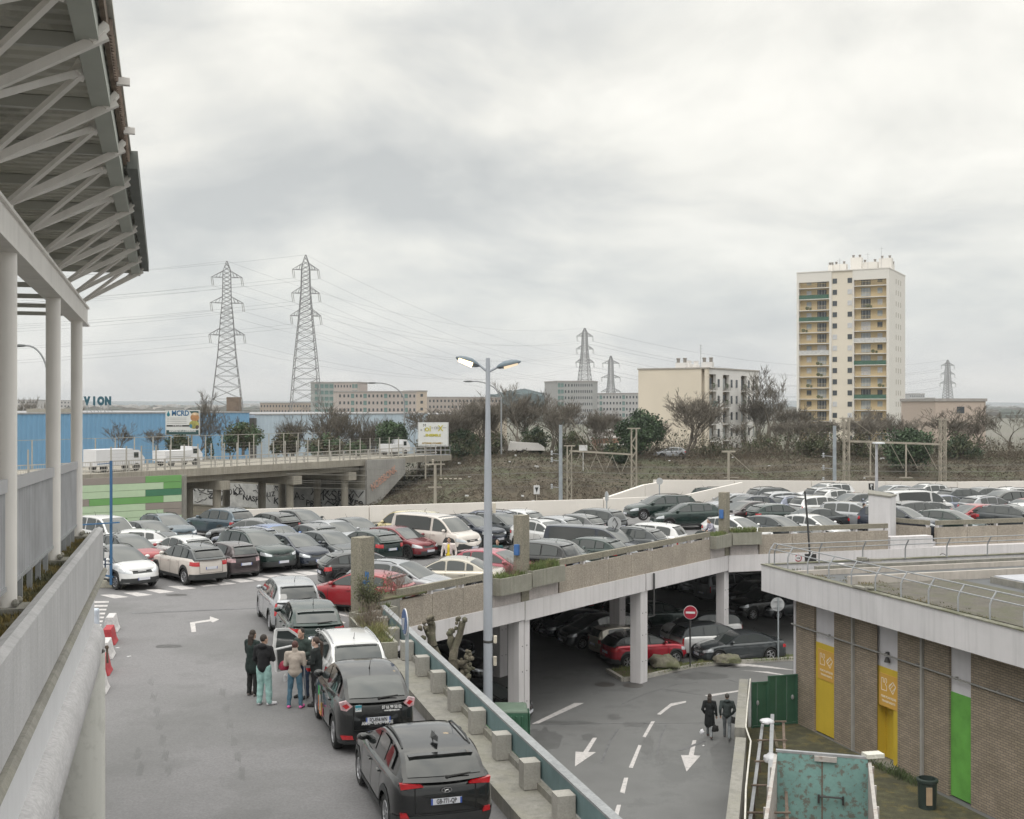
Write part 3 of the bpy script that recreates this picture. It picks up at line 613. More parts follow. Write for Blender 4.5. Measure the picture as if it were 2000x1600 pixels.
# ============================================================ SERVICE YARD: hoarding, wall, rack, skip
dgreen = M('green_sheet', (.035, .105, .065), rough=.5, var=.12, scale=1.5, streak=.3, streakcol=(.02, .05, .03))
C0 = Vector((12.66, 46.96, 0)); W_ = Vector((-.9595, -.2816, 0)); Wn = Vector((.2816, -.9595, 0))
def hoard(a, c, h, off, label, plate):
    g = thing('steel_fence_panel', label, 'fence panel', C0+W_*a); b = MB(); n = int((c-a)/.11)
    for i in range(n):
        p = C0+W_*(a+(i+.5)*(c-a)/n)+Wn*(off+(.035 if (i//2) % 2 else 0)); b.box((p.x, p.y, h/2+.05), ((c-a)/n+.002, .02, h-.1), rz=atan2(W_.y, W_.x))
    b.build('sheet', dgreen, g)
    b = MB()
    for z in (.06, h-.03): b.bar(C0+W_*a+Wn*(off+.02)+Vector((0, 0, z)), C0+W_*c+Wn*(off+.02)+Vector((0, 0, z)), .07, .06)
    for s_ in (a+.03, c-.03): b.bar(C0+W_*s_+Wn*(off+.02)+Vector((0, 0, 0)), C0+W_*s_+Wn*(off+.02)+Vector((0, 0, h)), .07, .06, up=(1, 0, 0))
    b.build('frame', dgreen, g)
    b = MB(); p = C0+W_*(a+plate)+Wn*(off+.07); b.ball((p.x, p.y, h*.55), (.06, .03, .06 if plate > .5 else .1), 10); b.build('handle_plate', galv, g)
hoard(0.02, 1.33, 1.98, .10, 'tall dark green corrugated steel gate beside the brick wall corner', .25)
hoard(1.36, 2.1, 1.8, .18, 'lower dark green corrugated steel panel beside the concrete yard wall', .5)
b = MB(); b.prism([(10.30, 46.5), (10.62, 46.4), (8.9, 39.4), (8.58, 39.5)], 0, 1.87); b.build('yard_wall', concrete_old, loc=(9.6, 43, 0), label='low concrete wall of the yard, farther length next to the walking couple', category='wall')
b = MB(); b.prism([(8.42, 38.6), (8.74, 38.5), (6.6, 30), (6.0, 26), (5.68, 26), (6.28, 30.1)], 0, 1.8); b.build('yard_wall', concrete_old, loc=(7.5, 34, 0), label='low concrete wall of the yard, nearer length at the bottom edge', category='wall')
b = MB(); b.bar((8.6, 39.4, 1.2), (8.5, 38.5, 1.2), .12, .1); b.bar((8.62, 39.2, .3), (8.62, 39.2, 1.5), .1, .1, up=(1, 0, 0)); b.build('steel_link', M('teal_steel', (.13, .20, .21)), loc=(8.5, 39, 1), label='teal steel post filling the break in the yard wall', category='post')
b = MB(); b.tube([(10.68, 46.3, 1.9), (9.7, 42.5, 1.88), (8.98, 39.6, 1.85), (8.95, 39.0, 1.7), (8.85, 38.3, 1.75), (7.6, 33.5, 1.78), (6.3, 28, 1.76)], .028, 6); b.build('cable', M('white_cable', (.6, .58, .53)), loc=(9, 40, 1.8), label='white cable running along the top of the yard wall', category='cable')
# roll rack in the yard
rk = thing('steel_rack', 'rusty ladder-like steel rack standing between the yard wall and the skip', 'rack', (8.9, 38, 0))
for (xa, ya, xb, yb, r_, m_) in ((10.45, 43.3, 7.05, 31, .05, galv), (11.2, 43.3, 8.15, 31, .045, rust), (10.85, 43.5, 7.6, 31, .065, galv)):
    b = MB(); z_ = 1.0 if m_ is not galv or r_ < .06 else 1.2; b.bar((xa, ya, z_), (xb, yb, z_), r_*2, r_*2); b.build('rail', m_, rk)
for ya in (43, 40.6, 38.2, 35.8, 33.4):
    f = (43.3-ya)/12.3; b = MB(); b.tube([(10.45-3.4*f-.1, ya, 1.12), (11.2-3.05*f+.1, ya, 1.12)], .035, 8); b.build('rung', rust, rk)
    b = MB()
    for q in (10.45-3.4*f, 11.2-3.05*f): b.bar((q, ya, 0), (q, ya, 1.0), .05, .05, up=(1, 0, 0))
    b.build('leg', rust, rk)
def rag(name, c, r_, label, cat, m_, seed, flat=.6):
    random.seed(seed); b = MB(); b.ball((0, 0, 0), (r_[0], r_[1], r_[2]), 16); b.v = [tuple(Vector(p)*(1+.35*noise.noise(Vector(p)*(2.2/max(r_))+Vector((seed, 0, 0))))) for p in b.v]
    b.v = [(p[0]+c[0], p[1]+c[1], max(p[2], -r_[2]*flat)+c[2]) for p in b.v]
    return b.build(name, m_, loc=c, smooth=50, label=label, category=cat)
plastic = M('white_plastic', (.68, .68, .72), rough=.4)
rag('plastic_bag', (10.35, 42.3, 1.3), (.25, .2, .12), 'crumpled white plastic bag caught at the far end of the steel rack', 'plastic bag', plastic, 1)
rag('plastic_bag', (9.55, 38.2, 1.2), (.32, .3, .16), 'crumpled white plastic bag lying against the skip, nearer the viewer', 'plastic bag', M('grey_plastic', (.5, .5, .52), rough=.4), 2)
teal = M('skip_teal', (.20, .36, .34), rough=.7, var=.12, scale=1, blotch=.75, blotchcol=(.16, .11, .085), blotchscale=5.5, fine=.15, finescale=12)
sk = thing('skip', 'open teal steel skip with peeling rusty paint at the bottom right', 'skip', (9.42, 32.35, 0), radians(-16.5))
def sb(x0, x1, y0, y1, z0, z1, nm_, m_, top=None):
    b = MB(); b.box(((x0+x1)/2, (y0+y1)/2, (z0+z1)/2), (x1-x0, y1-y0, z1-z0)); return b.build(nm_, m_, sk, world=False)
sb(-1.3, 1.3, 2.95, 3.05, .15, 2.2, 'end_wall', teal); sb(-1.4, -1.301, -3, 3.05, .15, 2.12, 'side_wall', M('skip_side', (.42, .40, .38), var=.2, scale=3, blotch=.6, blotchcol=(.2, .13, .1), blotchscale=3)); sb(1.301, 1.4, -3, 3.05, .15, 2.12, 'side_wall', _mc['skip_side'])
sb(-1.3, 1.3, -3, 2.949, .15, .25, 'floor', rust); sb(-1.34, 1.34, 2.94, 3.08, 2.203, 2.27, 'top_rail', galv); sb(-.22, .42, 2.86, 2.935, 2.05, 2.2, 'hinge_bar', M('skip_side', (.42, .40, .38)))
sb(-.02, .02, 2.93, 2.948, .3, 2.05, 'seam', rust)
b = MB(); b.tube([(-.05, 2.9, 1.0), (-.05, 2.75, 1.05), (.55, 2.75, 1.05), (.55, 2.9, 1.0)], .03, 8); b.bar((-.1, 2.9, .8), (-.1, 2.9, 1.05), .06, .06, up=(1, 0, 0)); b.bar((.6, 2.9, .8), (.6, 2.9, 1.05), .06, .06, up=(1, 0, 0)); b.build('latch', M('dark_steel', (.05, .05, .05)), sk, world=False)
for k in range(7): sb(-1.46 if k % 2 else 1.402, -1.402 if k % 2 else 1.46, -2.8+.9*k, -2.72+.9*k, .2, 2.1, 'rib', M('skip_side', (.42, .40, .38)))
# litter bin, pale pack
lbn = thing('litter_bin', 'round dark green litter bin at the foot of the brick wall', 'litter bin', on(1811, 1578, 0)); p = lbn.location
b = MB(); b.lathe([(.27, 0), (.29, .82), (.33, .84), (.33, .92), (.29, .94), (.26, .94), (.25, .6)], p, 24); b.build('body', M('bin_green', (.03, .045, .04), rough=.5), lbn, smooth=35)
b = MB(); b.box((p.x-.05, p.y-.3, .45), (.18, .04, .55)); b.build('label_plate', M('tan_plate', (.45, .33, .22)), lbn)
b = MB(); b.box((on(1705, 1560, 1.0).x, on(1705, 1560, 1.0).y, 2.3), (.55, .35, .12), rz=.2); b.build('cardboard_pack', M('pale_card', (.7, .69, .62), fine=.3, finescale=20), loc=on(1705, 1560, 1.0), label='pale flat pack lying at the right corner of the teal skip', category='pack')
b = MB(); random.seed(31)
for i in range(60):
    x_ = 5.0+random.uniform(0, 3.2); c_ = bb.location+Vector((.2816, -.9595, 0))*x_+Vector((-.9595, -.2816, 0))*random.uniform(.05, .5); tuft(b, (c_.x, c_.y, 0), 10, .15, .25)
b.build('weeds', M('weed_green', (.09, .12, .05), var=.4), kind='stuff', label='green weeds growing along the foot of the brick wall', category='weeds')
b = MB(); p0, p1 = on(1510, 1428, .06), on(1518, 1462, .06); b.bar(p0, p1, .1, .12); b.build('timber', M('old_timber', (.2, .17, .12), fine=.5), loc=p0, label='mossy length of timber on the yard floor before the green gate', category='timber')
# white stair shaft on the deck edge
b = MB(); c_ = Vector((21.5, 64.6, 0)); a = atan2(R1.y, R1.x)
st = thing('stair_shaft', 'plain white stair shaft with slanting top between the two right parapets', 'stair shaft', (21.6, 64.0, 4.4))
v = []
for x_, y_, z_ in ((21.05, 63.6, 7.82), (22.35, 64.0, 7.62), (23.1, 65.2, 7.62), (21.6, 65.2, 7.9)): v.append((x_, y_, z_))
b.add([(p[0], p[1], 4.3) for p in v]+v, [(3, 2, 1, 0), (4, 5, 6, 7), (0, 1, 5, 4), (1, 2, 6, 5), (2, 3, 7, 6), (3, 0, 4, 7)]); b.build('walls', M('shaft_white', (.62, .605, .615), var=.04, streak=.15), st)
b = MB(); b.add([(p[0]+(p[0]-22)*.06, p[1]+(p[1]-64.5)*.06, p[2]+.004) for p in v]+[(p[0]+(p[0]-22)*.06, p[1]+(p[1]-64.5)*.06, p[2]+.09) for p in v], [(3, 2, 1, 0), (4, 5, 6, 7), (0, 1, 5, 4), (1, 2, 6, 5), (2, 3, 7, 6), (3, 0, 4, 7)]); b.build('cap', concrete_old, st)
# ============================================================ WHITE WALL round the deck, ramp behind
wallmat = M('boundary_white', (.74, .70, .655), rough=.85, var=.04, scale=.4, streak=.12, streakcol=(.55, .52, .47))
def wall_run(pts, label, th=.25, step=7.0):
    """pts: (x, y, z_bottom, z_top) corners; panels with open joints"""
    g = thing('boundary_wall', label, 'wall', (pts[0][0], pts[0][1], pts[0][2])); b = MB()
    for (x0, y0, a0, t0), (x1, y1, a1, t1) in zip(pts[:-1], pts[1:]):
        L = hypot(x1-x0, y1-y0); n = max(1, round(L/step)); dx, dy = (x1-x0)/L, (y1-y0)/L; nx, ny = -dy*th, dx*th
        for i in range(n):
            f0, f1 = (i*L/n+.03)/L, ((i+1)*L/n-.03)/L; q = []
            for f in (f0, f1):
                x_, y_ = x0+(x1-x0)*f, y0+(y1-y0)*f; A, T = a0+(a1-a0)*f, t0+(t1-t0)*f
                q += [(x_, y_, A), (x_, y_, T), (x_+nx, y_+ny, T), (x_+nx, y_+ny, A)]
            b.add(q, [(0, 1, 2, 3), (7, 6, 5, 4), (0, 4, 5, 1), (1, 5, 6, 2), (2, 6, 7, 3), (3, 7, 4, 0)])
    b.build('panels', wallmat, g); return g
wall_run([(-14.5, 71.2, DZ, 6.33), (8.4, 79.15, DZ, 6.33), (14.2, 81, DZ, 6.45), (18.5, 82.4, DZ, 7.25), (30, 86, DZ, 7.25)][:4], 'long white boundary wall behind the left part of the deck car park')
wall_run([(8.6, 79.7, DZ, 6.36), (11.9, 84.2, DZ, 6.95), (13.2, 86.0, DZ, 7.0)], 'white wall rising beside the exit ramp behind the deck', step=4)
wall_run([(12.9, 86.6, DZ, 7.15), (38, 93.5, DZ, 6.55), (70, 101.5, DZ, 6.4)], 'white boundary wall behind the right part of the deck car park')
b = MB(); b.bar((-14.5, 70.9, DZ+.08), (17, 81.5, DZ+.08), .3, .15); b.build('kerb', concrete_old, kind='structure')
# striped green wall of cladding
gw = thing('striped_wall', 'long wall clad in green, pale green and taupe horizontal planks, under the bridge end', 'wall', (-19.1, 75, 4))
A_, B_ = Vector((-19.2, 76.0, 0)), Vector((-31.5, 66.5, 0)); dv = (B_-A_); Lg = dv.length; dv.normalize()
cols = [M('clad_pale', (.44, .56, .38), rough=.6, var=.04), M('clad_green', (.15, .34, .11), rough=.6, var=.04), M('clad_dark', (.055, .18, .10), rough=.6, var=.04), M('clad_taupe', (.27, .235, .21), rough=.6, var=.04)]
rows = ["GGTTTTDDDDDTT", "GPPPPPPPGGGDD", "DDPPPPPPPDDDD", "PGGGGTTTTTPPP", "TTPPPPTTTPPPP", "TPPPPPPPPPPGG", "PPPGGGGGPPPPP", "PPPPPPGGGPPPP"]
bs = [MB() for _ in cols]; rh = .43
for r_, row in enumerate(rows):
    for i, ch in enumerate(row):
        k = 'PGDT'.index(ch); a, c = i*Lg/13, (i+1)*Lg/13
        if i and row[i-1] != ch: a += .012
        p, q = A_+dv*a, A_+dv*c; z1 = 8.15-.45*0-r_*rh; z0 = z1-rh+.018
        bs[k].add([(p.x, p.y, z0), (q.x, q.y, z0), (q.x, q.y, z1), (p.x, p.y, z1), (p.x, p.y+.12, z0), (q.x, q.y+.12, z0), (q.x, q.y+.12, z1), (p.x, p.y+.12, z1)], [(0, 1, 2, 3), (7, 6, 5, 4), (0, 3, 7, 4), (1, 5, 6, 2), (3, 2, 6, 7), (0, 4, 5, 1)])
for k, x_ in enumerate(bs): x_.build(['pale_planks', 'green_planks', 'dark_green_planks', 'taupe_planks'][k], cols[k], gw)
b = MB(); b.add([(-19.1, 76.15, 4.2), (-32, 66.6, 4.2), (-32, 66.9, 8.1), (-19.1, 76.4, 8.1), (-19.1, 77, 4.2), (-32, 67.4, 4.2), (-32, 67.4, 8.1), (-19.1, 77, 8.1)], [(0, 1, 2, 3), (7, 6, 5, 4), (0, 3, 7, 4), (1, 5, 6, 2), (3, 2, 6, 7), (0, 4, 5, 1)]); b.build('backing', concrete_old, gw)
# ============================================================ CARS
def chaikin(P, n=2):
    for _ in range(n):
        Q = [P[0]]
        for a, c in zip(P[:-1], P[1:]):
            Q.append(tuple(a[i]*.75+c[i]*.25 for i in range(len(a)))); Q.append(tuple(a[i]*.25+c[i]*.75 for i in range(len(a))))
        Q.append(P[-1]); P = Q
    return P
def lin(P, x):
    """value at x of a polyline given by falling x"""
    if x >= P[0][0]: return P[0][1]
    for a, c in zip(P[:-1], P[1:]):
        if x >= c[0]: return a[1]+(c[1]-a[1])*(a[0]-x)/max(1e-6, a[0]-c[0])
    return P[-1][1]
def resample(P, st):
    Q = [P[0]]; acc = 0
    for a, c in zip(P[:-1], P[1:]):
        L = hypot(c[0]-a[0], c[1]-a[1]); k = st-acc
        while k <= L: Q.append((a[0]+(c[0]-a[0])*k/L, a[1]+(c[1]-a[1])*k/L)); k += st
        acc = L-(k-st)
    if hypot(Q[-1][0]-P[-1][0], Q[-1][1]-P[-1][1]) < st*.4: Q.pop()
    return Q+[P[-1]]
# style: length, width, height, wheel base, front overhang, wheel radius, sill, shoulder line [(from nose, z)], roof line [(from nose, z)], window splits, tail light kind
ST = {
 'hatch': dict(L=4.05, W=1.74, H=1.46, wb=2.52, fo=.80, rw=.31, sill=.19, sh=[(0, .60), (.12, .72), (.55, .83), (1.05, .94), (2.6, .97), (3.7, 1.02), (4.05, .98)], rf=[(1.0, .94), (1.85, 1.40), (2.4, 1.46), (3.1, 1.43), (3.62, 1.32), (3.98, .99)], win=[(1.2, 2.18), (2.26, 2.98), (3.04, 3.42)]),
 'small': dict(L=3.55, W=1.65, H=1.50, wb=2.36, fo=.68, rw=.29, sill=.19, sh=[(0, .62), (.12, .74), (.4, .86), (.8, .95), (2.6, .98), (3.3, 1.0), (3.55, .96)], rf=[(.78, .95), (1.5, 1.43), (2.1, 1.50), (2.9, 1.47), (3.3, 1.38), (3.5, .97)], win=[(1.0, 1.98), (2.06, 2.95)]),
 'suv': dict(L=4.25, W=1.80, H=1.60, wb=2.62, fo=.83, rw=.335, sill=.24, sh=[(0, .70), (.12, .84), (.5, .96), (1.05, 1.05), (2.6, 1.08), (3.9, 1.12), (4.25, 1.06)], rf=[(1.05, 1.05), (1.85, 1.51), (2.4, 1.60), (3.3, 1.57), (3.8, 1.46), (4.15, 1.08)], win=[(1.28, 2.2), (2.28, 3.0), (3.06, 3.55)], clad=1, rails=1),
 'bigsuv': dict(L=4.7, W=1.88, H=1.71, wb=2.8, fo=.86, rw=.365, sill=.28, sh=[(0, .78), (.12, .92), (.5, 1.04), (1.3, 1.12), (2.8, 1.13), (4.3, 1.16), (4.7, 1.12)], rf=[(1.3, 1.12), (2.05, 1.62), (2.6, 1.71), (3.8, 1.69), (4.3, 1.6), (4.62, 1.14)], win=[(1.5, 2.45), (2.53, 3.3), (3.38, 4.1)], clad=1, rails=1),
 'sedan': dict(L=4.6, W=1.79, H=1.44, wb=2.76, fo=.84, rw=.325, sill=.18, sh=[(0, .58), (.12, .72), (.6, .84), (1.3, .93), (2.8, .95), (3.9, .98), (4.45, .97), (4.6, .88)], rf=[(1.25, .93), (2.0, 1.38), (2.55, 1.44), (3.1, 1.40), (3.5, 1.27), (4.0, .98)], win=[(1.45, 2.35), (2.43, 3.15), (3.22, 3.5)], trunk=1, chrome=1),
 'estate': dict(L=4.6, W=1.79, H=1.50, wb=2.70, fo=.86, rw=.325, sill=.19, sh=[(0, .60), (.12, .74), (.6, .86), (1.25, .95), (2.8, .98), (4.2, 1.02), (4.6, .97)], rf=[(1.2, .95), (1.95, 1.42), (2.5, 1.50), (3.8, 1.48), (4.2, 1.40), (4.5, 1.0)], win=[(1.4, 2.3), (2.38, 3.1), (3.2, 4.0)], rails=1),
 'mpv': dict(L=4.4, W=1.81, H=1.63, wb=2.73, fo=.84, rw=.32, sill=.20, sh=[(0, .66), (.12, .80), (.45, .93), (.9, 1.02), (2.6, 1.04), (4.0, 1.08), (4.4, 1.02)], rf=[(.85, 1.02), (1.85, 1.54), (2.4, 1.63), (3.5, 1.60), (4.05, 1.5), (4.32, 1.04)], win=[(1.15, 1.4), (1.48, 2.3), (2.38, 3.1), (3.18, 3.9)]),
 'minivan': dict(L=4.2, W=1.81, H=1.83, wb=2.7, fo=.82, rw=.32, sill=.22, sh=[(0, .70), (.12, .86), (.45, 1.0), (.85, 1.1), (2.6, 1.12), (4.1, 1.14), (4.2, 1.1)], rf=[(.85, 1.1), (1.55, 1.72), (2.1, 1.83), (3.5, 1.82), (4.05, 1.76), (4.17, 1.12)], win=[(1.1, 2.0), (2.1, 2.95), (3.1, 3.9)], tall=1),
 'van': dict(L=4.95, W=1.92, H=1.97, wb=3.0, fo=.9, rw=.335, sill=.24, sh=[(0, .72), (.1, .90), (.4, 1.06), (.85, 1.17), (2.6, 1.2), (4.85, 1.2), (4.95, 1.16)], rf=[(.85, 1.17), (1.55, 1.82), (2.1, 1.95), (3.2, 1.97), (4.6, 1.96), (4.85, 1.9), (4.93, 1.18)], win=[(1.12, 2.05), (2.2, 4.6)], tall=1, clad=1),
}
tyre_m = M('tyre', (.025, .025, .025), rough=.9, var=.2)
alloy = M('alloy', (.50, .50, .52), rough=.3, metal=.8, var=.05)
steelw = M('steel_wheel', (.05, .05, .05), rough=.5, var=.1)
glass = M('car_glass', (.035, .042, .042), rough=.04, var=0, spec=.7, ior=1.55, coat=.35)
glass_dark = M('tinted_glass', (.012, .015, .015), rough=.04, var=0, spec=.7, ior=1.55, coat=.4)
lampc = M('headlamp', (.55, .57, .60), rough=.12, metal=.4, var=.15, scale=8, coat=1)
lampr = M('tail_lamp', (.45, .012, .018), rough=.15, var=.2, scale=8, coat=1)
lampw = M('pale_tail_lamp', (.55, .36, .38), rough=.15, var=.35, scale=9, coat=1)
blackp = M('black_plastic', (.035, .037, .038), rough=.6, var=.1)
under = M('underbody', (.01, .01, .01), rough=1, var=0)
platew = M('plate_white', (.62, .63, .68), rough=.5, var=0); plateb = M('plate_blue', (.03, .08, .35), rough=.5, var=0); platet = M('plate_black', (.015, .015, .015), var=0)
chrome = M('chrome', (.65, .65, .66), rough=.15, metal=1, var=0)
seam = M('panel_gap', (.012, .012, .012), rough=.9, var=0)
rubber = M('rubber', (.02, .02, .02), rough=.7, var=0)
_pt = {}
def paint(name, col, metal=.25, rough=.2):
    if name not in _pt: _pt[name] = M('paint_'+name, col, rough=rough, metal=metal, var=.05, scale=1.2, coat=.8, blotch=.12, blotchcol=tuple(.6*k+.06 for k in col), blotchscale=1.8)
    return _pt[name]
PC = dict(white=(.66, .66, .66), cream=(.58, .53, .49), silver=(.36, .37, .39), grey=(.13, .133, .138), slate=(.045, .052, .057), black=(.012, .013, .014), navy=(.02, .027, .045), bluegrey=(.07, .10, .125), green=(.02, .04, .035), dkgreen=(.012, .03, .026),
          red=(.30, .022, .03), brightred=(.42, .012, .03), darkred=(.17, .012, .02), brown=(.07, .055, .058), beige=(.50, .46, .39), yellow=(.62, .53, .30), blue=(.09, .17, .40), teal=(.02, .09, .09), pinkred=(.36, .06, .09), lilac=(.24, .26, .33))
def wheel_meshes(rw, kind):
    b = MB(); w_ = .2; b.lathe([(rw*.64, -w_*.42), (rw*.9, -w_*.5), (rw*.98, -w_*.4), (rw, -w_*.2), (rw, w_*.2), (rw*.98, w_*.4), (rw*.9, w_*.5), (rw*.64, w_*.42)], (0, 0, 0), 28, axis='y')
    b.lathe([(0, w_*.05), (rw*.66, w_*.05), (rw*.66, w_*.3)], (0, 0, 0), 24, axis='y')
    t = b.mesh('tyre', 45); t.materials.append(tyre_m)
    b = MB(); y = w_*.44
    b.lathe([(rw*.60, y-.03), (rw*.655, y-.005), (rw*.63, y+.004), (rw*.59, y-.012)], (0, 0, 0), 28, axis='y')
    n = {0: 5, 1: 9, 2: 5, 3: 7}[kind]
    for i in range(n):
        a = 2*pi*i/n
        for da in ((-.16, .16) if kind == 2 else (0,)):
            p0 = Vector((rw*.1*cos(a), y-.02, rw*.1*sin(a))); p1 = Vector((rw*.62*cos(a+da*1.3), y-.012, rw*.62*sin(a+da*1.3)))
            b.bar(p0, p1, .02 if kind in (1, 2) else rw*.16, .02 if kind != 0 else .03, up=(0, 1, 0)) if False else b.bar(p0, p1, rw*.09 if kind in (1, 2) else rw*.17, .025, up=(0, 1, 0))
    b.lathe([(rw*.13, y-.03), (rw*.13, y-.002), (0, y)], (0, 0, 0), 14, axis='y')
    r = b.mesh('rim', 40); r.materials.append(alloy)
    return t, r
def car_parts(style, seed=0):
    s = ST[style]; L, W, H, rw = s['L'], s['W'], s['H'], s['rw']; hL = L/2; X = lambda f: hL-f
    sh = chaikin([(X(f), z) for f, z in s['sh']], 2); axf, axr = X(s['fo']), X(s['fo']+s['wb']); ra = rw+.055
    nr = .10 if s.get('tall') else .16
    out = [(hL, 0), (hL-.03, W*.24), (hL-.13, W*.40), (hL-.36, W*.475), (hL-.9, W*.497), (0, W*.5), (-hL+.9, W*.497), (-hL+.34, W*.48), (-hL+nr*.7, W*.44), (-hL+.03, W*.33), (-hL, 0)]
    out = resample(chaikin(out, 3), .05); n = len(out)
    nrm = []
    for i in range(n):
        a, c = out[max(0, i-1)], out[min(n-1, i+1)]; dx, dy = c[0]-a[0], c[1]-a[1]; l = hypot(dx, dy); nrm.append((dy/l*-1*-1 if False else -dy/l*-1, dx/l*-1))
    nrm = [((out[min(n-1, i+1)][1]-out[max(0, i-1)][1]), -(out[min(n-1, i+1)][0]-out[max(0, i-1)][0])) for i in range(n)]
    nrm = [(a/hypot(a, c), c/hypot(a, c)) for a, c in nrm]; nrm[0] = (1, 0); nrm[-1] = (-1, 0)
    def shz(i): return lin(sh, out[i][0])
    def zb(i):
        x, y = out[i]; z = s['sill']+(.03 if abs(x) < hL-.6 else .02)
        if y > W*.40:
            for ax in (axf, axr):
                if abs(x-ax) < ra: z = max(z, rw+sqrt(ra*ra-(x-ax)**2))
        return z
    def inset(i, z):
        x, y = out[i]; z0, z1 = s['sill'], shz(i); f = min(1, max(0, (z-z0)/(z1-z0)))
        P = [(0, .045), (.12, .012), (.3, 0), (.52, .004), (.62, .012), (.8, .02), (.93, .045), (1, .095)]
        v = P[-1][1]
        for a, c in zip(P[:-1], P[1:]):
            if f <= c[0]: v = a[1]+(c[1]-a[1])*(f-a[0])/(c[0]-a[0]); break
        fr = max(0, min(1, (x-(hL-.45))/.45)); rr_ = max(0, min(1, (-(hL-.3)-x)/.3))
        v += fr*.13*max(0, f-.35)**1.3 + rr_*.05*max(0, f-.5)
        fl = max(0, 1-min(abs(x-axf), abs(x-axr))/.5)               # flared arches
        return v-.012*fl*(f < .75)
    def pt(i, z, off=0, side=1):
        i = min(max(i, 0), n-1); k = inset(i, z)-off; return (out[i][0]-nrm[i][0]*k, side*(out[i][1]-nrm[i][1]*k), z)
    T = [0, .1, .25, .42, .58, .7, .82, .92, 1]; b = MB(); q = []
    for side in (1, -1):
        for i in range(n):
            z0, z1 = zb(i), shz(i)
            for t_ in T: q.append(pt(i, z0+(z1-z0)*t_, 0, side))
    m = len(T); fs = []
    for si in (0, 1):
        o_ = si*n*m
        for i in range(n-1):
            for j in range(m-1):
                f = (o_+i*m+j, o_+(i+1)*m+j, o_+(i+1)*m+j+1, o_+i*m+j+1); fs.append(f if si == 0 else f[::-1])
    b.add(q, fs); nb = len(b.v)
    # top of the lower body, crowned
    q = []; K_ = [1, .82, .5, .15, -.15, -.5, -.82, -1]
    for i in range(n):
        a = pt(i, shz(i)); cr_ = .055 if out[i][0] > X(s['rf'][0][0]) else (.03 if s.get('trunk') else .02)
        for k in K_: q.append((a[0]+(.03 if i > 3 and i < n*.4 else 0)*(1-k*k), a[1]*k, a[2]+cr_*(1-k**4)*min(1, a[1]/.5)))
    b.add(q, [(i*8+j, i*8+j+1, (i+1)*8+j+1, (i+1)*8+j) for i in range(n-1) for j in range(7)])
    # cabin
    rf = chaikin([(X(f), z) for f, z in s['rf']], 3); rf[0] = (rf[0][0]+.04, rf[0][1]-.03)
    def hw(x):
        for a, c in zip(range(n-1), range(1, n)):
            if out[a][0] >= x >= out[c][0] and a > 3: return out[a][1]+(out[c][1]-out[a][1])*(out[a][0]-x)/max(1e-6, out[a][0]-out[c][0])
        return out[-3][1]
    belt = lambda x: lin(sh, x)
    xs0, xs1 = rf[0][0], rf[-1][0]
    def ybz(x): return min(hw(max(x, -hL+.16)), W*.5)-.085
    lean = .22 if s.get('tall') else .36
    def yat(x, z): return ybz(x)-lean*max(0, z-belt(x))
    def bulge(x, f): k = (x-(xs0+xs1)/2)/((xs0-xs1)/2); return .13*k*abs(k)*(1-f*f)
    def roofpt(x, z, f): 
        yr = yat(x, z); k = min(1, max(0, (z-belt(x))/.15)); g = abs(f)
        return (x+bulge(x, f), f*yr, z-(.045*g**5+.006*g*g)*k)
    Fs = [1, .95, .85, .6, .3, 0, -.3, -.6, -.85, -.95, -1]; q = []
    for x, z in rf:
        bz = belt(x)-.05
        q.append((x, ybz(x), min(bz, z-.02))); q += [roofpt(x, z, f) for f in Fs]; q.append((x, -ybz(x), min(bz, z-.02)))
    m2 = len(Fs)+2
    b.add(q, [(i*m2+j, i*m2+j+1, (i+1)*m2+j+1, (i+1)*m2+j) for i in range(len(rf)-1) for j in range(m2-1)], 1)
    b.f = [f for f in b.f]
    parts = []
    def part(nm_, mb, mt, role=None, par=None, loc=(0, 0, 0), rot=(0, 0, 0), smooth=40):
        me = mb.mesh(nm_, smooth) if isinstance(mb, MB) else mb
        if not me.materials: 
            for mm in (mt if isinstance(mt, list) else [mt]): me.materials.append(mm)
        parts.append((nm_, me, role, par, loc, rot)); return len(parts)-1
    white = paint('white', PC['white'])
    part('body', b, [white, white], 'paint')
    # windscreen and rear window: strips on the cabin surface
    def strip(f0, f1, z0f, z1f, front):
        tp = [p for p in rf]; zm = max(p[1] for p in tp); im = next(i for i, p in enumerate(tp) if p[1] >= zm-.004)
        seq = tp[:im+1] if front else tp[im:][::-1]
        zlo = seq[0][1]; zt = zm-.05; zs = [zlo+(zt-zlo)*(z0f+(z1f-z0f)*k/5) for k in range(6)]; g = MB(); q = []
        for z in zs:
            x = None
            for a, c in zip(seq[:-1], seq[1:]):
                if a[1] <= z <= c[1]: x = a[0]+(c[0]-a[0])*(z-a[1])/max(1e-6, c[1]-a[1]); break
            if x is None: x = seq[-1][0]
            yy = yat(x, z); m_ = (yy-.075)/yy
            for f in [m_*k/4 for k in range(-4, 5)]:
                p = roofpt(x, z, f); o = .012; q.append((p[0]+(o if front else -o)*.6, p[1], p[2]+o))
        f_ = [(i*9+j, i*9+j+1, (i+1)*9+j+1, (i+1)*9+j) for i in range(5) for j in range(8)]
        g.add(q, f_ if front else [k[::-1] for k in f_]); return g
    part('windscreen', strip(0, 0, .09, .97, True), glass)
    part('rear_window', strip(0, 0, .16 if not s.get('tall') else .12, .88, False), glass_dark if style in ('suv', 'bigsuv', 'mpv', 'van') else glass, 'rglass')
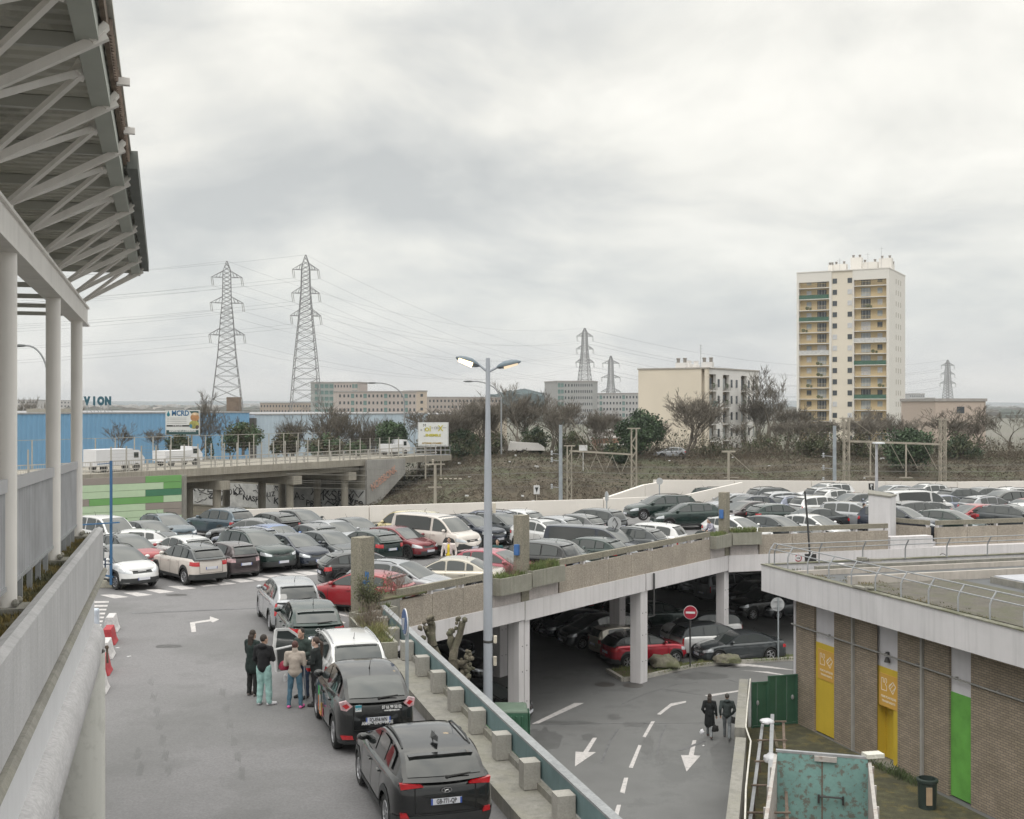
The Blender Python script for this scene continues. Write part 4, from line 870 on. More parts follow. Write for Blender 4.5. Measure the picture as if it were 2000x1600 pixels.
    for side in (1, -1):
        for a, c in s['win']:
            xa, xc = X(a), X(c); k_ = 8; g = MB(); q = []
            for i in range(k_+1):
                x = xa+(xc-xa)*i/k_; zt = lin(rf, x)-.085; zl = belt(x)+.035; zt = max(zt, zl+.004)
                if i in (0, k_): zt = max(zl+.004, zt-.03)
                for z in (zl, (zl+zt)/2, zt): q.append((x, side*(yat(x, z)+.010), z))
            f_ = [(i*3+j, (i+1)*3+j, (i+1)*3+j+1, i*3+j+1) for i in range(k_) for j in range(2)]
            g.add(q, f_ if side < 0 else [f[::-1] for f in f_]); part('side_window', g, glass_dark if (style == 'van' and a > 2.1) else glass)
    # lamps
    def patch(sel, zfun, off, side, nz_=4):
        idx = [i for i in range(n) if sel(out[i])]; g = MB(); q = []
        for i in idx:
            z0, z1 = zfun(out[i], i)
            for j in range(nz_+1): q.append(pt(i, z0+(z1-z0)*j/nz_, off, side))
        f_ = [(i*(nz_+1)+j, (i+1)*(nz_+1)+j, (i+1)*(nz_+1)+j+1, i*(nz_+1)+j+1) for i in range(len(idx)-1) for j in range(nz_)]
        g.add(q, f_ if side > 0 else [f[::-1] for f in f_]); return g
    hl0 = s['sh'][1][1]
    for side in (1, -1):
        part('headlight', patch(lambda p: p[0] > hL-.55 and p[1] > W*.27, lambda p, i: ((lambda k: (hl0-.17+.05*k, min(shz(i)-.03, hl0-.055+.10*k)))(min(1, max(0, (hL-p[0])/.5)))), .010, side), lampc)
    th_ = s['sh'][-1][1]
    for side in (1, -1):
        if s.get('tall') or style == 'mpv': part('tail_light', patch(lambda p: p[0] < -hL+.16 and p[1] > W*.385, lambda p, i: (th_-.42, th_-.02), .012, side), lampr, 'tail')
        else: part('tail_light', patch(lambda p: p[0] < -hL+.34 and p[1] > W*.285, lambda p, i: ((lambda k: (th_-.25+.04*k, th_-.075+.02*k))(min(1, max(0, (p[0]+hL)/.3)))), .012, side), lampr, 'tail')
    part('grille', MB_join(patch(lambda p: p[0] > hL-.3 and p[1] < W*.25, lambda p, i: (hl0-.17, hl0-.06), .009, 1), patch(lambda p: p[0] > hL-.3 and p[1] < W*.25, lambda p, i: (hl0-.17, hl0-.06), .009, -1)), blackp)
    part('lower_grille', MB_join(patch(lambda p: p[0] > hL-.3 and p[1] < W*.34, lambda p, i: (s['sill']+.06, s['sill']+.22), .008, 1), patch(lambda p: p[0] > hL-.3 and p[1] < W*.34, lambda p, i: (s['sill']+.06, s['sill']+.22), .008, -1)), blackp)
    if s.get('clad'):
        h_ = .13 if style != 'van' else .28
        cl = lambda p, i: (zb(i)+.0, min(zb(i)+(h_ if abs(p[0]) < hL-.35 else (h_+.10 if style != 'van' else (.42 if p[0] > 0 else .2))), shz(i)-.2))
        part('cladding', MB_join(patch(lambda p: True, cl, .008, 1, 2), patch(lambda p: True, cl, .008, -1, 2)), blackp)
    else:
        cl = lambda p, i: (zb(i), zb(i)+.07)
        part('lower_trim', MB_join(patch(lambda p: True, cl, .005, 1, 1), patch(lambda p: True, cl, .005, -1, 1)), blackp)
    # panel gaps
    g = MB()
    for side in (1, -1):
        for f in [s['win'][0][0]-.02]+[(a[1]+c[0])/2 for a, c in zip(s['win'][:-1], s['win'][1:])][:2]:
            x = X(f); i = min(range(n), key=lambda k: abs(out[k][0]-x)+(10 if out[k][1] < W*.45 else 0)); zz0 = zb(i)+.07; zz1 = shz(i)-.015; q = []
            for k in range(8):
                p = pt(i, zz0+(zz1-zz0)*k/7, .006, side); q += [(p[0]-.008, p[1], p[2]), (p[0]+.008, p[1], p[2])]
            g.add(q, [((2*k, 2*k+1, 2*k+3, 2*k+2) if side < 0 else (2*k, 2*k+2, 2*k+3, 2*k+1)) for k in range(7)])
    # boot lid gap
    i0 = [i for i in range(n) if out[i][0] < -hL+.25 and out[i][1] < W*.30]; zg = s['sill']+.28
    for side in (1, -1):
        q = []
        for i in i0:
            for z in (zg, zg+.014): q.append(pt(i, z, .006, side))
        f_ = [(2*k, 2*k+2, 2*k+3, 2*k+1) for k in range(len(i0)-1)]; g.add(q, f_ if side > 0 else [f[::-1] for f in f_])
        f0 = i0[0]; q = []
        for k in range(7):
            p = pt(f0, zg+(th_-.05-zg)*k/6, .006, side); q += [(p[0], p[1]-.008, p[2]), (p[0], p[1]+.008, p[2])]
        g.add(q, [(2*k, 2*k+1, 2*k+3, 2*k+2) for k in range(6)])
    # bonnet gap
    for side in (1, -1):
        q = []
        for i in range(n):
            if X(s['rf'][0][0])-.02 < out[i][0] < hL-.25 and out[i][1] > .4:
                a = pt(i, shz(i)); cr_ = .055; k = .86; z = a[2]+cr_*(1-k**4)*min(1, a[1]/.5)+.004
                q += [(a[0], side*a[1]*k, z), (a[0], side*(a[1]*k-.014), z+.001)]
        g.add(q, [((2*k, 2*k+1, 2*k+3, 2*k+2) if side > 0 else (2*k, 2*k+2, 2*k+3, 2*k+1)) for k in range(len(q)//2-1)])
    part('panel_gaps', g, seam)
    # door handles
    for side in (1, -1):
        for a, c in s['win'][:2 if not s.get('tall') else 1]:
            x = X(c-.14); i = min(range(n), key=lambda k: abs(out[k][0]-x)+(10 if out[k][1] < W*.45 else 0)); p = pt(i, shz(i)-.14, .02, side); g = MB(); g.box(p, (.17, .035, .032)); part('door_handle', g, blackp, 'paint2')
    # plates
    x = -hL-.004; zp = th_-.33 if not s.get('tall') else .62
    if style in ('sedan',): zp = .72
    g = MB(); g.box((x-.004, 0, zp), (.012, .52, .11)); g.box((x-.011, .245, zp), (.002, .03, .11), mi=1); g.box((x-.011, -.245, zp), (.002, .03, .11), mi=1); pi_ = part('number_plate', g, [platew, plateb])
    g = MB(); g.box((hL+.006, 0, s['sill']+.22), (.012, .52, .11)); g.box((hL+.0125, -.245, s['sill']+.22), (.002, .03, .11), mi=1); part('number_plate', g, [platew, plateb])
    # mirrors
    for side in (1, -1):
        x = X(s['win'][0][0])-.12; z = belt(x)+.10; y = yat(x, z)+.11; g = MB(); g.ball((x, side*y, z), (.085, .11, .075), 12); g.bar((x, side*(y-.05), z-.03), (x-.02, side*(y-.17), z-.08), .05, .03); part('wing_mirror', g, white, 'mirror')
    if s.get('rails'):
        for side in (1, -1):
            f0, f1 = s['rf'][1][0]+.2, s['rf'][3][0]+.2; pts = []
            for k in range(7):
                x = X(f0+(f1-f0)*k/6); z = lin(rf, x); p = roofpt(x, z, .9*side); pts.append((p[0], p[1], p[2]+(.045 if 0 < k < 6 else .0)))
            g = MB(); g.tube(pts, .018, 6); part('roof_rail', g, blackp, 'railm')
    g = MB(); xr_ = X(s['rf'][3][0]-.05); zr_ = lin(rf, xr_)+.01; g.tube([(xr_, 0, zr_-.01), (xr_-.02, 0, zr_+.02), (xr_-.14, 0, zr_+.17)], [.02, .008, .004], 6); part('antenna', g, rubber)
    # wiper
    xw_ = X(s['rf'][-1][0])-.0; 
    # brake light strip / spoiler
    if not s.get('trunk'):
        ftop = next((p for p in reversed(rf) if p[1] > s['rf'][-2][1]-.02), rf[-1]); g = MB(); q = []
        for f in [k/4*.84 for k in range(-4, 5)]:
            p = roofpt(ftop[0], ftop[1], f); q += [(p[0]+.16, p[1], p[2]+.035), (p[0]-.09, p[1]*.98, p[2]+.022), (p[0]-.05, p[1]*.98, p[2]-.03)]
        g.add(q, [(3*k+j, 3*k+j+1, 3*k+j+4, 3*k+j+3) for k in range(8) for j in range(2)]); part('spoiler', g, white, 'paint2')
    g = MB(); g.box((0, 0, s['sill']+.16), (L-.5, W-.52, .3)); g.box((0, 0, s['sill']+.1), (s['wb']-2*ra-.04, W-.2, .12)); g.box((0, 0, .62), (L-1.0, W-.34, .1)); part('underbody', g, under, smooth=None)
    return parts, s, (lambda x, z, f=0: roofpt(x, z, f)), axf, axr
def MB_join(a, c): a.add(c.v, c.f); return a
_cars = {}; _wh = {}
def get_style(style):
    if style not in _cars: _cars[style] = car_parts(style)
    return _cars[style]
def make_car(style, p, heading, colour, label, name=None, cat='car', roof=None, wheel=1, group='cars parked on the deck', steel=False, text=None, tail=None, mirror=None, railcol=None, lvl=DZ, tint=None, skip=()):
    parts, s, rp, axf, axr = get_style(style)
    c = thing(name or {'van': 'white_van', 'minivan': 'small_van'}.get(style, 'parked_car'), label, cat, (p[0], p[1], lvl), radians(heading), group)
    pm = paint(colour, PC[colour], metal=0.0 if colour in ('white', 'cream', 'red', 'yellow', 'pinkred') else .35)
    rm = paint(roof, PC[roof]) if roof else pm
    objs = []
    for nm_, me, role, par, loc, rot in parts:
        if nm_ in skip: continue
        ms_ = None
        if role == 'paint': ms_ = [pm, rm]
        elif role == 'paint2': ms_ = [rm if nm_ == 'spoiler' else pm]
        elif role == 'mirror': ms_ = [paint(mirror, PC[mirror]) if mirror else pm]
        elif role == 'tail' and tail: ms_ = [tail]
        elif role == 'railm' and railcol: ms_ = [railcol]
        elif tint and nm_ in ('rear_window', 'side_window'): ms_ = [glass_dark]
        o = link(me, nm_, c, loc, rot, ms_); objs.append(o)
    k = (s['rw'], wheel)
    if k not in _wh: _wh[k] = wheel_meshes(*k)
    t, r = _wh[k]
    for ax in (axf, axr):
        for side in (1, -1):
            w_ = link(t, 'wheel', c, (ax, side*(s['W']/2-.125), s['rw']), (0, 0, 0 if side > 0 else pi)); link(r, 'rim', w_, mats=[steelw] if steel else None)
    return c, objs
def roofpos(px, py, style, lvl=DZ): return on(px, py, lvl+ST[style]['H'])
# ============================================================ every car of the photograph
# (roof centre in the photo, style, heading, colour, label, options)
A = -48; Z = 132
deck_cars = [
 (233, 1066, 'suv', -46, 'white', 'white compact crossover with black roof, nose out, beside the blue sign post', dict(roof='black', wheel=1, name='crossover_car')),
 (368, 1059, 'suv', 130, 'cream', 'cream crossover with dark roof and black bumper, tail out, second in the front row', dict(roof='slate', wheel=1)),
 (443, 1055, 'small', 130, 'brown', 'tiny purple-brown city car, tail out, third in the front row', dict(wheel=1, tail=lampw)),
 (500, 1036, 'bigsuv', A, 'dkgreen', 'big matt dark green off-roader with a split kidney grille, nose out in the front row', dict(wheel=0, steel=True)),
 (580, 1042, 'hatch', A, 'navy', 'dark blue hatchback with black spoked wheels, nose out at the right of the front row', dict(wheel=3, steel=True)),
 (650, 1037, 'hatch', A, 'slate', 'dark slate hatchback, nose towards the leftmost pillar, behind it', {}),
 (212, 1010, 'minivan', -44, 'white', 'white small van with a roof rack, left edge of the deck by the striped wall', dict(name='small_van', cat='van')),
 (243, 1032, 'hatch', 196, 'white', 'white hatchback behind the blue sign post, its quarter window lit through', {}),
 (205, 1056, 'hatch', 128, 'white', 'white hatchback with red tail light, mostly hidden behind the black-roofed crossover', {}),
 (287, 1044, 'suv', A, 'red', 'red crossover with black roof, behind the white and cream crossovers', dict(roof='slate')),
 (296, 1017, 'hatch', A, 'slate', 'dark grey hatchback with black roof bars, second row before the striped wall', {}),
 (352, 1004, 'suv', A, 'bluegrey', 'blue-grey crossover with bright lamp brackets, nose out before the striped wall', dict(wheel=3)),
 (378, 1050, 'hatch', 132, 'white', 'old white hatchback, roof seen between the red crossover and the tiny brown car', {}),
 (465, 1034, 'estate', 132, 'lilac', 'pale blue estate with silver roof rails, behind the big dark green off-roader', dict(railcol=alloy)),
 (528, 1032, 'hatch', A, 'blue', 'bright blue hatchback, only its roof seen behind the dark blue one', {}),
 (583, 1026, 'hatch', 132, 'grey', 'grey hatchback with dark rear window, tail out in the second row', {}),
 (643, 1016, 'hatch', A, 'silver', 'silver-white hatchback with a long aerial, second row, left of the leftmost pillar', {}),
 (432, 996, 'bigsuv', 140, 'bluegrey', 'grey-blue estate with tall red tail lights, before the graffiti bridge piers', dict(tail=lampr, railcol=alloy)),
 (508, 1001, 'hatch', 140, 'black', 'black hatchback with rear spoiler, before the round bridge columns', {}),
 (572, 997, 'hatch', A, 'black', 'black hatchback with bright window line, nose out before the white wall', dict(mirror='black')),
 (497, 1019, 'sedan', 172, 'grey', 'silver grey saloon driving along the lane between the two back rows', dict(name='moving_car')),
 (714, 1009, 'sedan', A, 'slate', 'dark grey saloon, nose out left of the yellow van', {}),
 (772, 997, 'minivan', 142, 'yellow', 'yellow small van with black roof bars, tail towards the white wall', dict(name='small_van', cat='van')),
 (726, 1032, 'hatch', 134, 'dkgreen', 'dark green hatchback, tail out above the leftmost pillar', {}),
 (788, 1027, 'hatch', -40, 'darkred', 'dark red hatchback with plain black wheels, nose out near the woman in white', dict(steel=True, wheel=0)),
 (832, 1006, 'van', -38, 'cream', 'white passenger van with grey bumper and long tinted window', dict(name='passenger_van', cat='van', steel=True, wheel=0)),
 (913, 1006, 'suv', -42, 'navy', 'dark navy crossover with tall black grille, right of the white passenger van', dict(wheel=1)),
 (962, 1007, 'suv', -42, 'slate', 'dark slate crossover right behind the tall lamp post', dict(wheel=1)),
 (930, 997, 'estate', 140, 'lilac', 'blue-grey car with black rear spoiler before the white wall, left of the lamp post', {}),
 (1000, 996, 'hatch', 140, 'white', 'white hatchback with upright red tail lights before the white wall', dict(tail=lampr)),
 (1030, 1010, 'hatch', 140, 'silver', 'silver hatchback with high red tail lights, behind the middle pillar', {}),
 (1064, 1004, 'hatch', 140, 'grey', 'grey-brown hatchback with a rounded tail, next to the silver one', dict(tail=lampw)),
 (1118, 995, 'mpv', 142, 'slate', 'large dark grey people carrier with black spoiler by the white wall', dict(wheel=1, tail=lampw)),
 (1162, 1020, 'suv', A, 'white', 'white car, only its roof seen behind the long dark people carrier', {}),
 (703, 1112, 'hatch', 156, 'red', 'bright red hatchback behind the leftmost pillar, tail to the right', dict(roof='red')),
 (728, 1078, 'hatch', 22, 'black', 'black hatchback with bright window frame, behind the red and silver cars', {}),
 (828, 1100, 'suv', -24, 'silver', 'silver crossover, nose to the right, behind the slotted parapet', dict(mirror='black', roof='silver', skip=('cladding',))),
 (960, 1091, 'sedan', 166, 'beige', 'beige saloon with brown rear window sticker, nose to the left behind the lamp post', dict(name='saloon_car')),
 (1035, 1078, 'hatch', -32, 'pinkred', 'pinkish red car behind the middle pillar, nose to the right', {}),
 (1112, 1060, 'mpv', 148, 'black', 'black people carrier with bright window line and wide red tail light, behind the parapet', {}),
 (1154, 1056, 'hatch', -34, 'dkgreen', 'dark green hatchback behind the parapet, nose to the right', {}),
 (1196, 1046, 'hatch', 148, 'dkgreen', 'dark green hatchback behind the diamond sign, tail to the right', {}),
 (1195, 1029, 'van', -30, 'navy', 'long dark blue people carrier with wide windscreen, nose to the right', dict(name='people_carrier', sz=(1, 1, .88), skip=('cladding',), tint=1)),
 (1272, 1033, 'suv', 150, 'slate', 'dark crossover with thin red light and black spoiler, behind the parapet', {}),
 (1308, 1023, 'mpv', 152, 'white', 'white people carrier with roof rails, tail out left of the corner pillar', dict(railcol=alloy)),
 (1338, 981, 'suv', 190, 'dkgreen', 'dark green crossover driving left past the white wall', dict(wheel=1, name='moving_car')),
 (1455, 957, 'estate', -40, 'dkgreen', 'dark estate before the white wall, behind the corner pillar', {}),
 (1432, 962, 'hatch', 200, 'silver', 'pale car half hidden by the corner pillar', {}),
 (1478, 969, 'suv', 206, 'navy', 'dark blue crossover, nose to the left, right of the corner pillar', dict(railcol=alloy)),
 (1470, 980, 'hatch', 212, 'brown', 'dark brown hatchback with bright headlights facing left', {}),
 (1506, 980, 'hatch', 18, 'green', 'dark green hatchback with tall red tail light, tail to the left', {}),
 (1455, 1012, 'hatch', -50, 'white', 'white hatchback with blue tinted windscreen, right of the corner pillar', {}),
 (1535, 1010, 'hatch', -50, 'slate', 'grey-green hatchback between two white ones behind the right parapet', {}),
 (1617, 1009, 'hatch', -50, 'white', 'off-white hatchback with lilac windscreen reflection, left of the white stair shaft', {}),
 (1588, 990, 'sedan', 198, 'slate', 'dark saloon coupe with bright window frame, nose to the left', dict(name='saloon_car')),
 (1548, 954, 'bigsuv', 20, 'slate', 'dark off-roader with red tail light before the white wall, tail to the left', {}),
 (1562, 959, 'mpv', 20, 'silver', 'silver people carrier with bright alloy wheel, tail to the left', {}),
 (1606, 965, 'estate', 20, 'lilac', 'pale silver estate with slim red lights, tail to the left', {}),
 (1660, 949, 'bigsuv', 204, 'white', 'white off-roader against the boundary wall, nose to the left', {}),
 (1648, 957, 'suv', 20, 'white', 'white crossover with black rear spoiler, left of the black banner', {}),
 (1652, 967, 'mpv', 20, 'white', 'white people carrier with small red tail light, above the silver one', {}),
 (1664, 979, 'mpv', -36, 'silver', 'silver people carrier beside the person dressed in black', {}),
 (1692, 955, 'mpv', 20, 'silver', 'light silver people carrier just left of the black banner pole', {}),
 (1700, 966, 'hatch', 206, 'lilac', 'pale lilac hatchback under the black banner', {}),
 (1722, 959, 'hatch', 18, 'slate', 'dark hatchback right of the black banner', {}),
 (1775, 957, 'estate', 202, 'slate', 'dark estate with silver roof rails, nose to the left', dict(railcol=alloy)),
 (1742, 969, 'hatch', 204, 'grey', 'grey hatchback behind the top of the stair shaft', {}),
 (1772, 973, 'sedan', 200, 'white', 'white saloon with bright curved window line, right of the stair shaft', dict(name='saloon_car')),
 (1798, 980, 'mpv', 22, 'grey', 'grey people carrier with dark rear window, right of the stair shaft', {}),
 (1842, 979, 'sedan', 202, 'slate', 'large slate saloon with bright roof line near the right', dict(name='saloon_car')),
 (1862, 993, 'hatch', 200, 'red', 'red hatchback near the right, behind the navy off-roader', {}),
 (1802, 996, 'bigsuv', -44, 'navy', 'navy off-roader with bright window frame behind the right parapet', dict(skip=('cladding',))),
 (1880, 1001, 'hatch', -44, 'green', 'dark green hatchback beyond the navy off-roader', {}),
 (1828, 948, 'suv', 200, 'white', 'white crossover against the boundary wall at the far right', {}),
 (1860, 951, 'suv', 20, 'slate', 'dark crossover against the boundary wall beside the white one', {}),
 (1868, 961, 'van', 20, 'white', 'white panel van with a dark rear window at the far right', dict(name='panel_van', cat='van')),
 (1815, 968, 'hatch', 18, 'lilac', 'pale mauve hatchback in front of the dark estate', {}),
 (1750, 948, 'hatch', 200, 'silver', 'silver hatchback against the boundary wall right of the banner pole', {}),
 (1905, 951, 'hatch', 200, 'grey', 'grey hatchback at the far right edge by the boundary wall', {}),
 (1915, 968, 'suv', 20, 'silver', 'silver crossover at the far right edge, second row', {}),
 (1950, 958, 'mpv', 202, 'black', 'black people carrier at the far right edge', {}),
 (1945, 984, 'hatch', 20, 'white', 'white hatchback at the right edge, third row', {}),
 (1958, 1000, 'suv', -44, 'slate', 'slate crossover at the right edge behind the parapet', {}),
 (1992, 972, 'estate', 200, 'red', 'red estate cut by the right edge', {}),
 (1990, 951, 'suv', 20, 'white', 'white crossover cut by the right edge at the boundary wall', {}),
]
QF = [((-1.14, 22.25), 'suv', 106), ((-2.62, 27.05), 'hatch', 106), ((-3.62, 31.75), 'estate', 106), ((-5.25, 36.3), 'hatch', 106), ((-6.55, 40.6), 'mpv', 108)]
def rect(p, st_, hd):
    s_ = ST[st_]; a = radians(hd); u = Vector((cos(a), sin(a), 0)); v = Vector((-u.y, u.x, 0)); return [p+u*s_['L']/2*i+v*s_['W']/2*j for i, j in ((1, 1), (1, -1), (-1, -1), (-1, 1))], (u, v)
def relax(items, fixed, walls, it=80):
    """nudge the cars until none cuts another or a wall"""
    al = items+fixed; ni = len(items)
    for _ in range(it):
        mv = 0
        for i in range(ni):
            for j in range(i+1, len(al)):
                if (al[i][0]-al[j][0]).length > 5.4: continue
                A, ax = rect(*al[i]); B_, bx = rect(*al[j]); best = None
                for x in (*ax, *bx):
                    a = [q.dot(x) for q in A]; c = [q.dot(x) for q in B_]; o = min(max(a), max(c))-max(min(a), min(c))+.06
                    if o <= 0: best = None; break
                    if best is None or o < best[0]: best = (o, x if sum(a)/4 > sum(c)/4 else -x)
                if best:
                    o, x = best; mv += o
                    hi, hj = i in HV, j in HV
                    if j < ni: al[i][0] += x*o*(.5 if hi == hj else (0 if hi else 1)); al[j][0] -= x*o*(.5 if hi == hj else (0 if hj else 1))
                    else: al[i][0] += x*o
            for w0, w1, nn_, mn, tlo, thi in walls:
                d_ = (w1-w0).normalized(); A, _x = rect(*al[i]); t_ = (al[i][0]-w0).dot(d_)
                if tlo < t_ < thi:
                    m = min((q-w0).dot(nn_) for q in A)
                    if mn-6 < m < mn: al[i][0] += nn_*(mn-m); mv += 1
        if mv < .01: break
HV = set(range(6)) | {21, 22, 23, 24, 25, 35, 37, 38, 39, 42, 44, 45, 51, 52, 53, 71}
its = []
for px, py, st_, hd, col_, lb_, op in deck_cars:
    sz = op.get('sz'); p = on(px, py, DZ+ST[st_]['H']*(sz[2] if sz else 1)); p.z = 0; its.append([p, st_, hd])
Wn_ = Vector((.324, -.946, 0)); W2n = Vector((.253, -.967, 0)); R1n = Vector((-R1.y, R1.x, 0))
relax(its, [[Vector((*p, 0)), a, c] for p, a, c in QF], [(edge(0), edge(1), NV, .3, -4, 27), (K, K+R1, R1n, .3, .5, 9.5), (Vector((-14.5, 71, 0)), Vector((-14.5+9.46, 71+3.24, 0)), Wn_, .5, 0, 34), (Vector((14.5, 86.9, 0)), Vector((38, 93.3, 0)), W2n, .4, 0, 60), (Vector((23.3, 66.5, 0)), Vector((24.8, 64.6, 0)), Vector((-.785, .62, 0))*-1, .2, 0, 2.3) , (Pb, Pb+R1, R1n, .3, 0, 40)])
for k, (px, py, st_, hd, col_, lb_, op) in enumerate(deck_cars):
    op = dict(op); sz = op.pop('sz', None); p = its[k][0]
    c, ob = make_car(st_, p, hd, col_, lb_, **op)
    if sz: c.scale = sz
# car on the exit ramp behind the wall
p = on(1288, 958, 5.9+1.46); make_car('estate', p, 196, 'dkgreen', 'dark green estate climbing the exit ramp between two white walls', lvl=5.6, name='moving_car')
# queue at the rail in the foreground
HQ = 106
q = [((-1.14, 22.25), 'suv', 'black', 'dark grey crossover with silver-edged roof rails and slim red tail lights, nearest in the queue', dict(wheel=1, tint=1, roof='black', skip=('tail_light',)), 'kona'),
     ((-2.72, 27.2), 'hatch', 'black', 'black electric hatchback with white lettering on its tail, second in the queue', dict(wheel=0, mirror='black', skip=('tail_light', 'spoiler')), 'zoe'),
     ((-3.62, 31.75), 'estate', 'white', 'white estate with its driver door open, beside the group of people', dict(railcol=alloy, tail=lampr), 'sw'),
     ((-5.25, 36.3), 'hatch', 'dkgreen', 'black hatchback with red tail lights, in front of the white estate', dict(tail=lampr), 'juke'),
     ((-6.55, 40.6), 'mpv', 'silver', 'silver-grey people carrier with long aerial, first in the queue', dict(tail=lampr, wheel=1), 'bclass')]
queue = {}
for (xy, st_, col_, lb_, op, key) in q:
    hd = HQ+(2 if key in ('bclass',) else 0)
    c, ob = make_car(st_, xy, hd, col_, lb_, group='cars queuing along the guard rail', **op); queue[key] = (c, ob, ST[st_]); c.scale = {'zoe': (1.02, 1.03, 1.15), 'kona': (1, 1.05, .96), 'juke': (1, 1.02, 1.06)}.get(key, (1, 1, 1))
wht = M('sticker_white', (.75, .75, .75), rough=.5, var=0)
def rear(key, y, z, dx=-.012):
    s_ = queue[key][2]; return (-s_['L']/2+dx, y, z)
RT = (radians(90), 0, radians(-90))
# plates and words of the near cars; their own plate mesh carries the lettering
def plate_text(key, txt):
    c, ob, s_ = queue[key]; o = [o for o in ob if o.name.startswith('number_plate')][0]; z = (s_['sh'][-1][1]-.33)
    letters(txt, .115, platet, o, (-s_['L']/2-.018, 0, z), RT, scale=(.62, 1, 1), bold=.002)
plate_text('zoe', 'FQ-834-WN'); plate_text('juke', 'AX-417-LD'); plate_text('bclass', 'CB-208-FT'); plate_text('sw', 'BR-593-KS'); plate_text('kona', 'GB-771-QP')
c, ob, s_ = queue['zoe']
for txt, sz_, y, z, sx in (('07 66 99 50 02', .085, -.44, .88, .8), ('contact@energie.com', .045, -.44, .825, .8), ('AMO - OPC - MOE', .09, .02, .60, .9)):
    letters(txt, sz_, wht, c, rear('zoe', y+(.16 if y < -.1 else 0), z, -.035 if z > .6 else -.02), (radians(90 if z < .7 else 78), 0, radians(-90)), 'tail_lettering', (sx, 1, 1), bold=.001)
letters('ZOE', .06, chrome, c, rear('zoe', 0, .80, -.03), RT, 'tail_lettering', (1.5, 1, 1))
b = MB(); b.box((-s_['L']/2-.02, .42, .89), (.01, .13, .12)); b.build('sticker', wht, c, world=False)
b = MB(); b.box((-s_['L']/2-.027, .42, .925), (.004, .13, .045)); b.build('sticker', M('sticker_blue', (.03, .25, .33), var=0), c, world=False)
letters('CRM', .06, M('sticker_blue', (.03, .25, .33)), c, (-s_['L']/2-.028, .42, .875), RT, 'tail_lettering')
for k, (x_, z_, w_, h_, cl_) in enumerate(((.45, .74, .16, .18, (.02, .28, .06)), (.30, .52, .10, .34, (.42, .42, .42)), (.52, .48, .09, .3, (.45, .16, .05)), (.12, .45, .1, .22, (.5, .3, .06)), (-.1, .42, .1, .16, (.4, .08, .1)), (.25, .33, .3, .07, (.5, .2, .08)))):
    b = MB(); b.box((x_, s_['W']/2+.008, z_), (w_, .008, h_), rz=.0); b.build('door_sticker', M('door_sticker_%d' % k, cl_, var=.2, scale=8), c, world=False)
for key in ('zoe', 'kona', 'sw', 'juke', 'bclass'):
    c, ob, s_ = queue[key]; f, z = s_['rf'][-1]; xb = s_['L']/2-f; ft, zt = s_['rf'][-2]; xt = s_['L']/2-ft
    b = MB(); a0 = Vector((xb-.07+(xt-xb)*.14, -.02, z+(zt-z)*.13)); a1 = Vector((xb-.08+(xt-xb)*.24, -.42, z+(zt-z)*.22)); b.tube([a0+Vector((-.05, 0, .02)), a1+Vector((-.05, 0, .02))], [.022, .011], 6); b.ball(a0+Vector((-.045, 0, .015)), .035, 8)
    b.build('rear_wiper', rubber, c, world=False)
def rx(key, y, o=.03): s_ = queue[key][2]; f = abs(y)/(s_['W']/2); return -s_['L']/2+.03*(f/.66)**2+(.5*max(0, f-.66)**1.5)-o
def lamp(key, pts, m_, o=.035, nm_='tail_light'):
    for sg_ in (1, -1):
        b = MB(); n_ = len(pts); q_ = [(rx(key, y, o), sg_*y, z) for y, z in pts]+[(rx(key, y, -.05), sg_*y, z) for y, z in pts]
        b.add(q_, [tuple(range(n_)), tuple(range(n_, 2*n_))[::-1]]+[(i, n_+i, n_+(i+1) % n_, (i+1) % n_) for i in range(n_)]); b.build(nm_, m_, queue[key][0], world=False)
lamp('zoe', [(.80, .99), (.66, 1.03), (.54, .93), (.66, .84), (.77, .86)], lampw); lamp('zoe', [(.75, .94), (.66, .98), (.60, .925), (.67, .88)], lampr, .042, 'lamp_core')
lamp('kona', [(.77, 1.08), (.75, .97), (.38, 1.01), (.42, 1.05)], lampr); lamp('kona', [(.76, .55), (.76, .47), (.62, .47), (.66, .55)], lampr, .03, 'fog_lamp'); lamp('zoe', [(.78, .38), (.74, .31), (.52, .31), (.54, .38)], lampr, .025, 'fog_lamp')
# emblems
def ring(b, y, z, ry, rz_, x, r_=.008, tilt=0):
    b.tube([(x, y+ry*cos(t/16*2*pi), z+rz_*sin(t/16*2*pi)) for t in range(17)], r_, 6, cap=False)
c, ob, s_ = queue['kona']; b = MB(); x_ = -s_['L']/2-.02; ring(b, 0, .93, .085, .045, x_, .008); b.tube([(x_, .045, .965), (x_, .02, .90)], .008, 6); b.tube([(x_, -.045, .895), (x_, -.02, .96)], .008, 6); b.tube([(x_, .03, .925), (x_, -.03, .935)], .007, 6); b.build('emblem', chrome, c, world=False)
b = MB(); b.add([(-1.05, 0, 1.70), (-1.25, .07, 1.62), (-1.25, -.07, 1.62), (-1.5, 0, 1.60), (-1.4, 0, 1.70)], [(0, 1, 4), (0, 4, 2), (1, 3, 4), (4, 3, 2)]); b.build('shark_fin', blackp, c, world=False)
c, ob, s_ = queue['juke']; b = MB(); x_ = -s_['L']/2-.015; ring(b, 0, .86, .05, .05, x_); b.box((x_, 0, .86), (.01, .15, .018)); b.build('emblem', chrome, c, world=False)
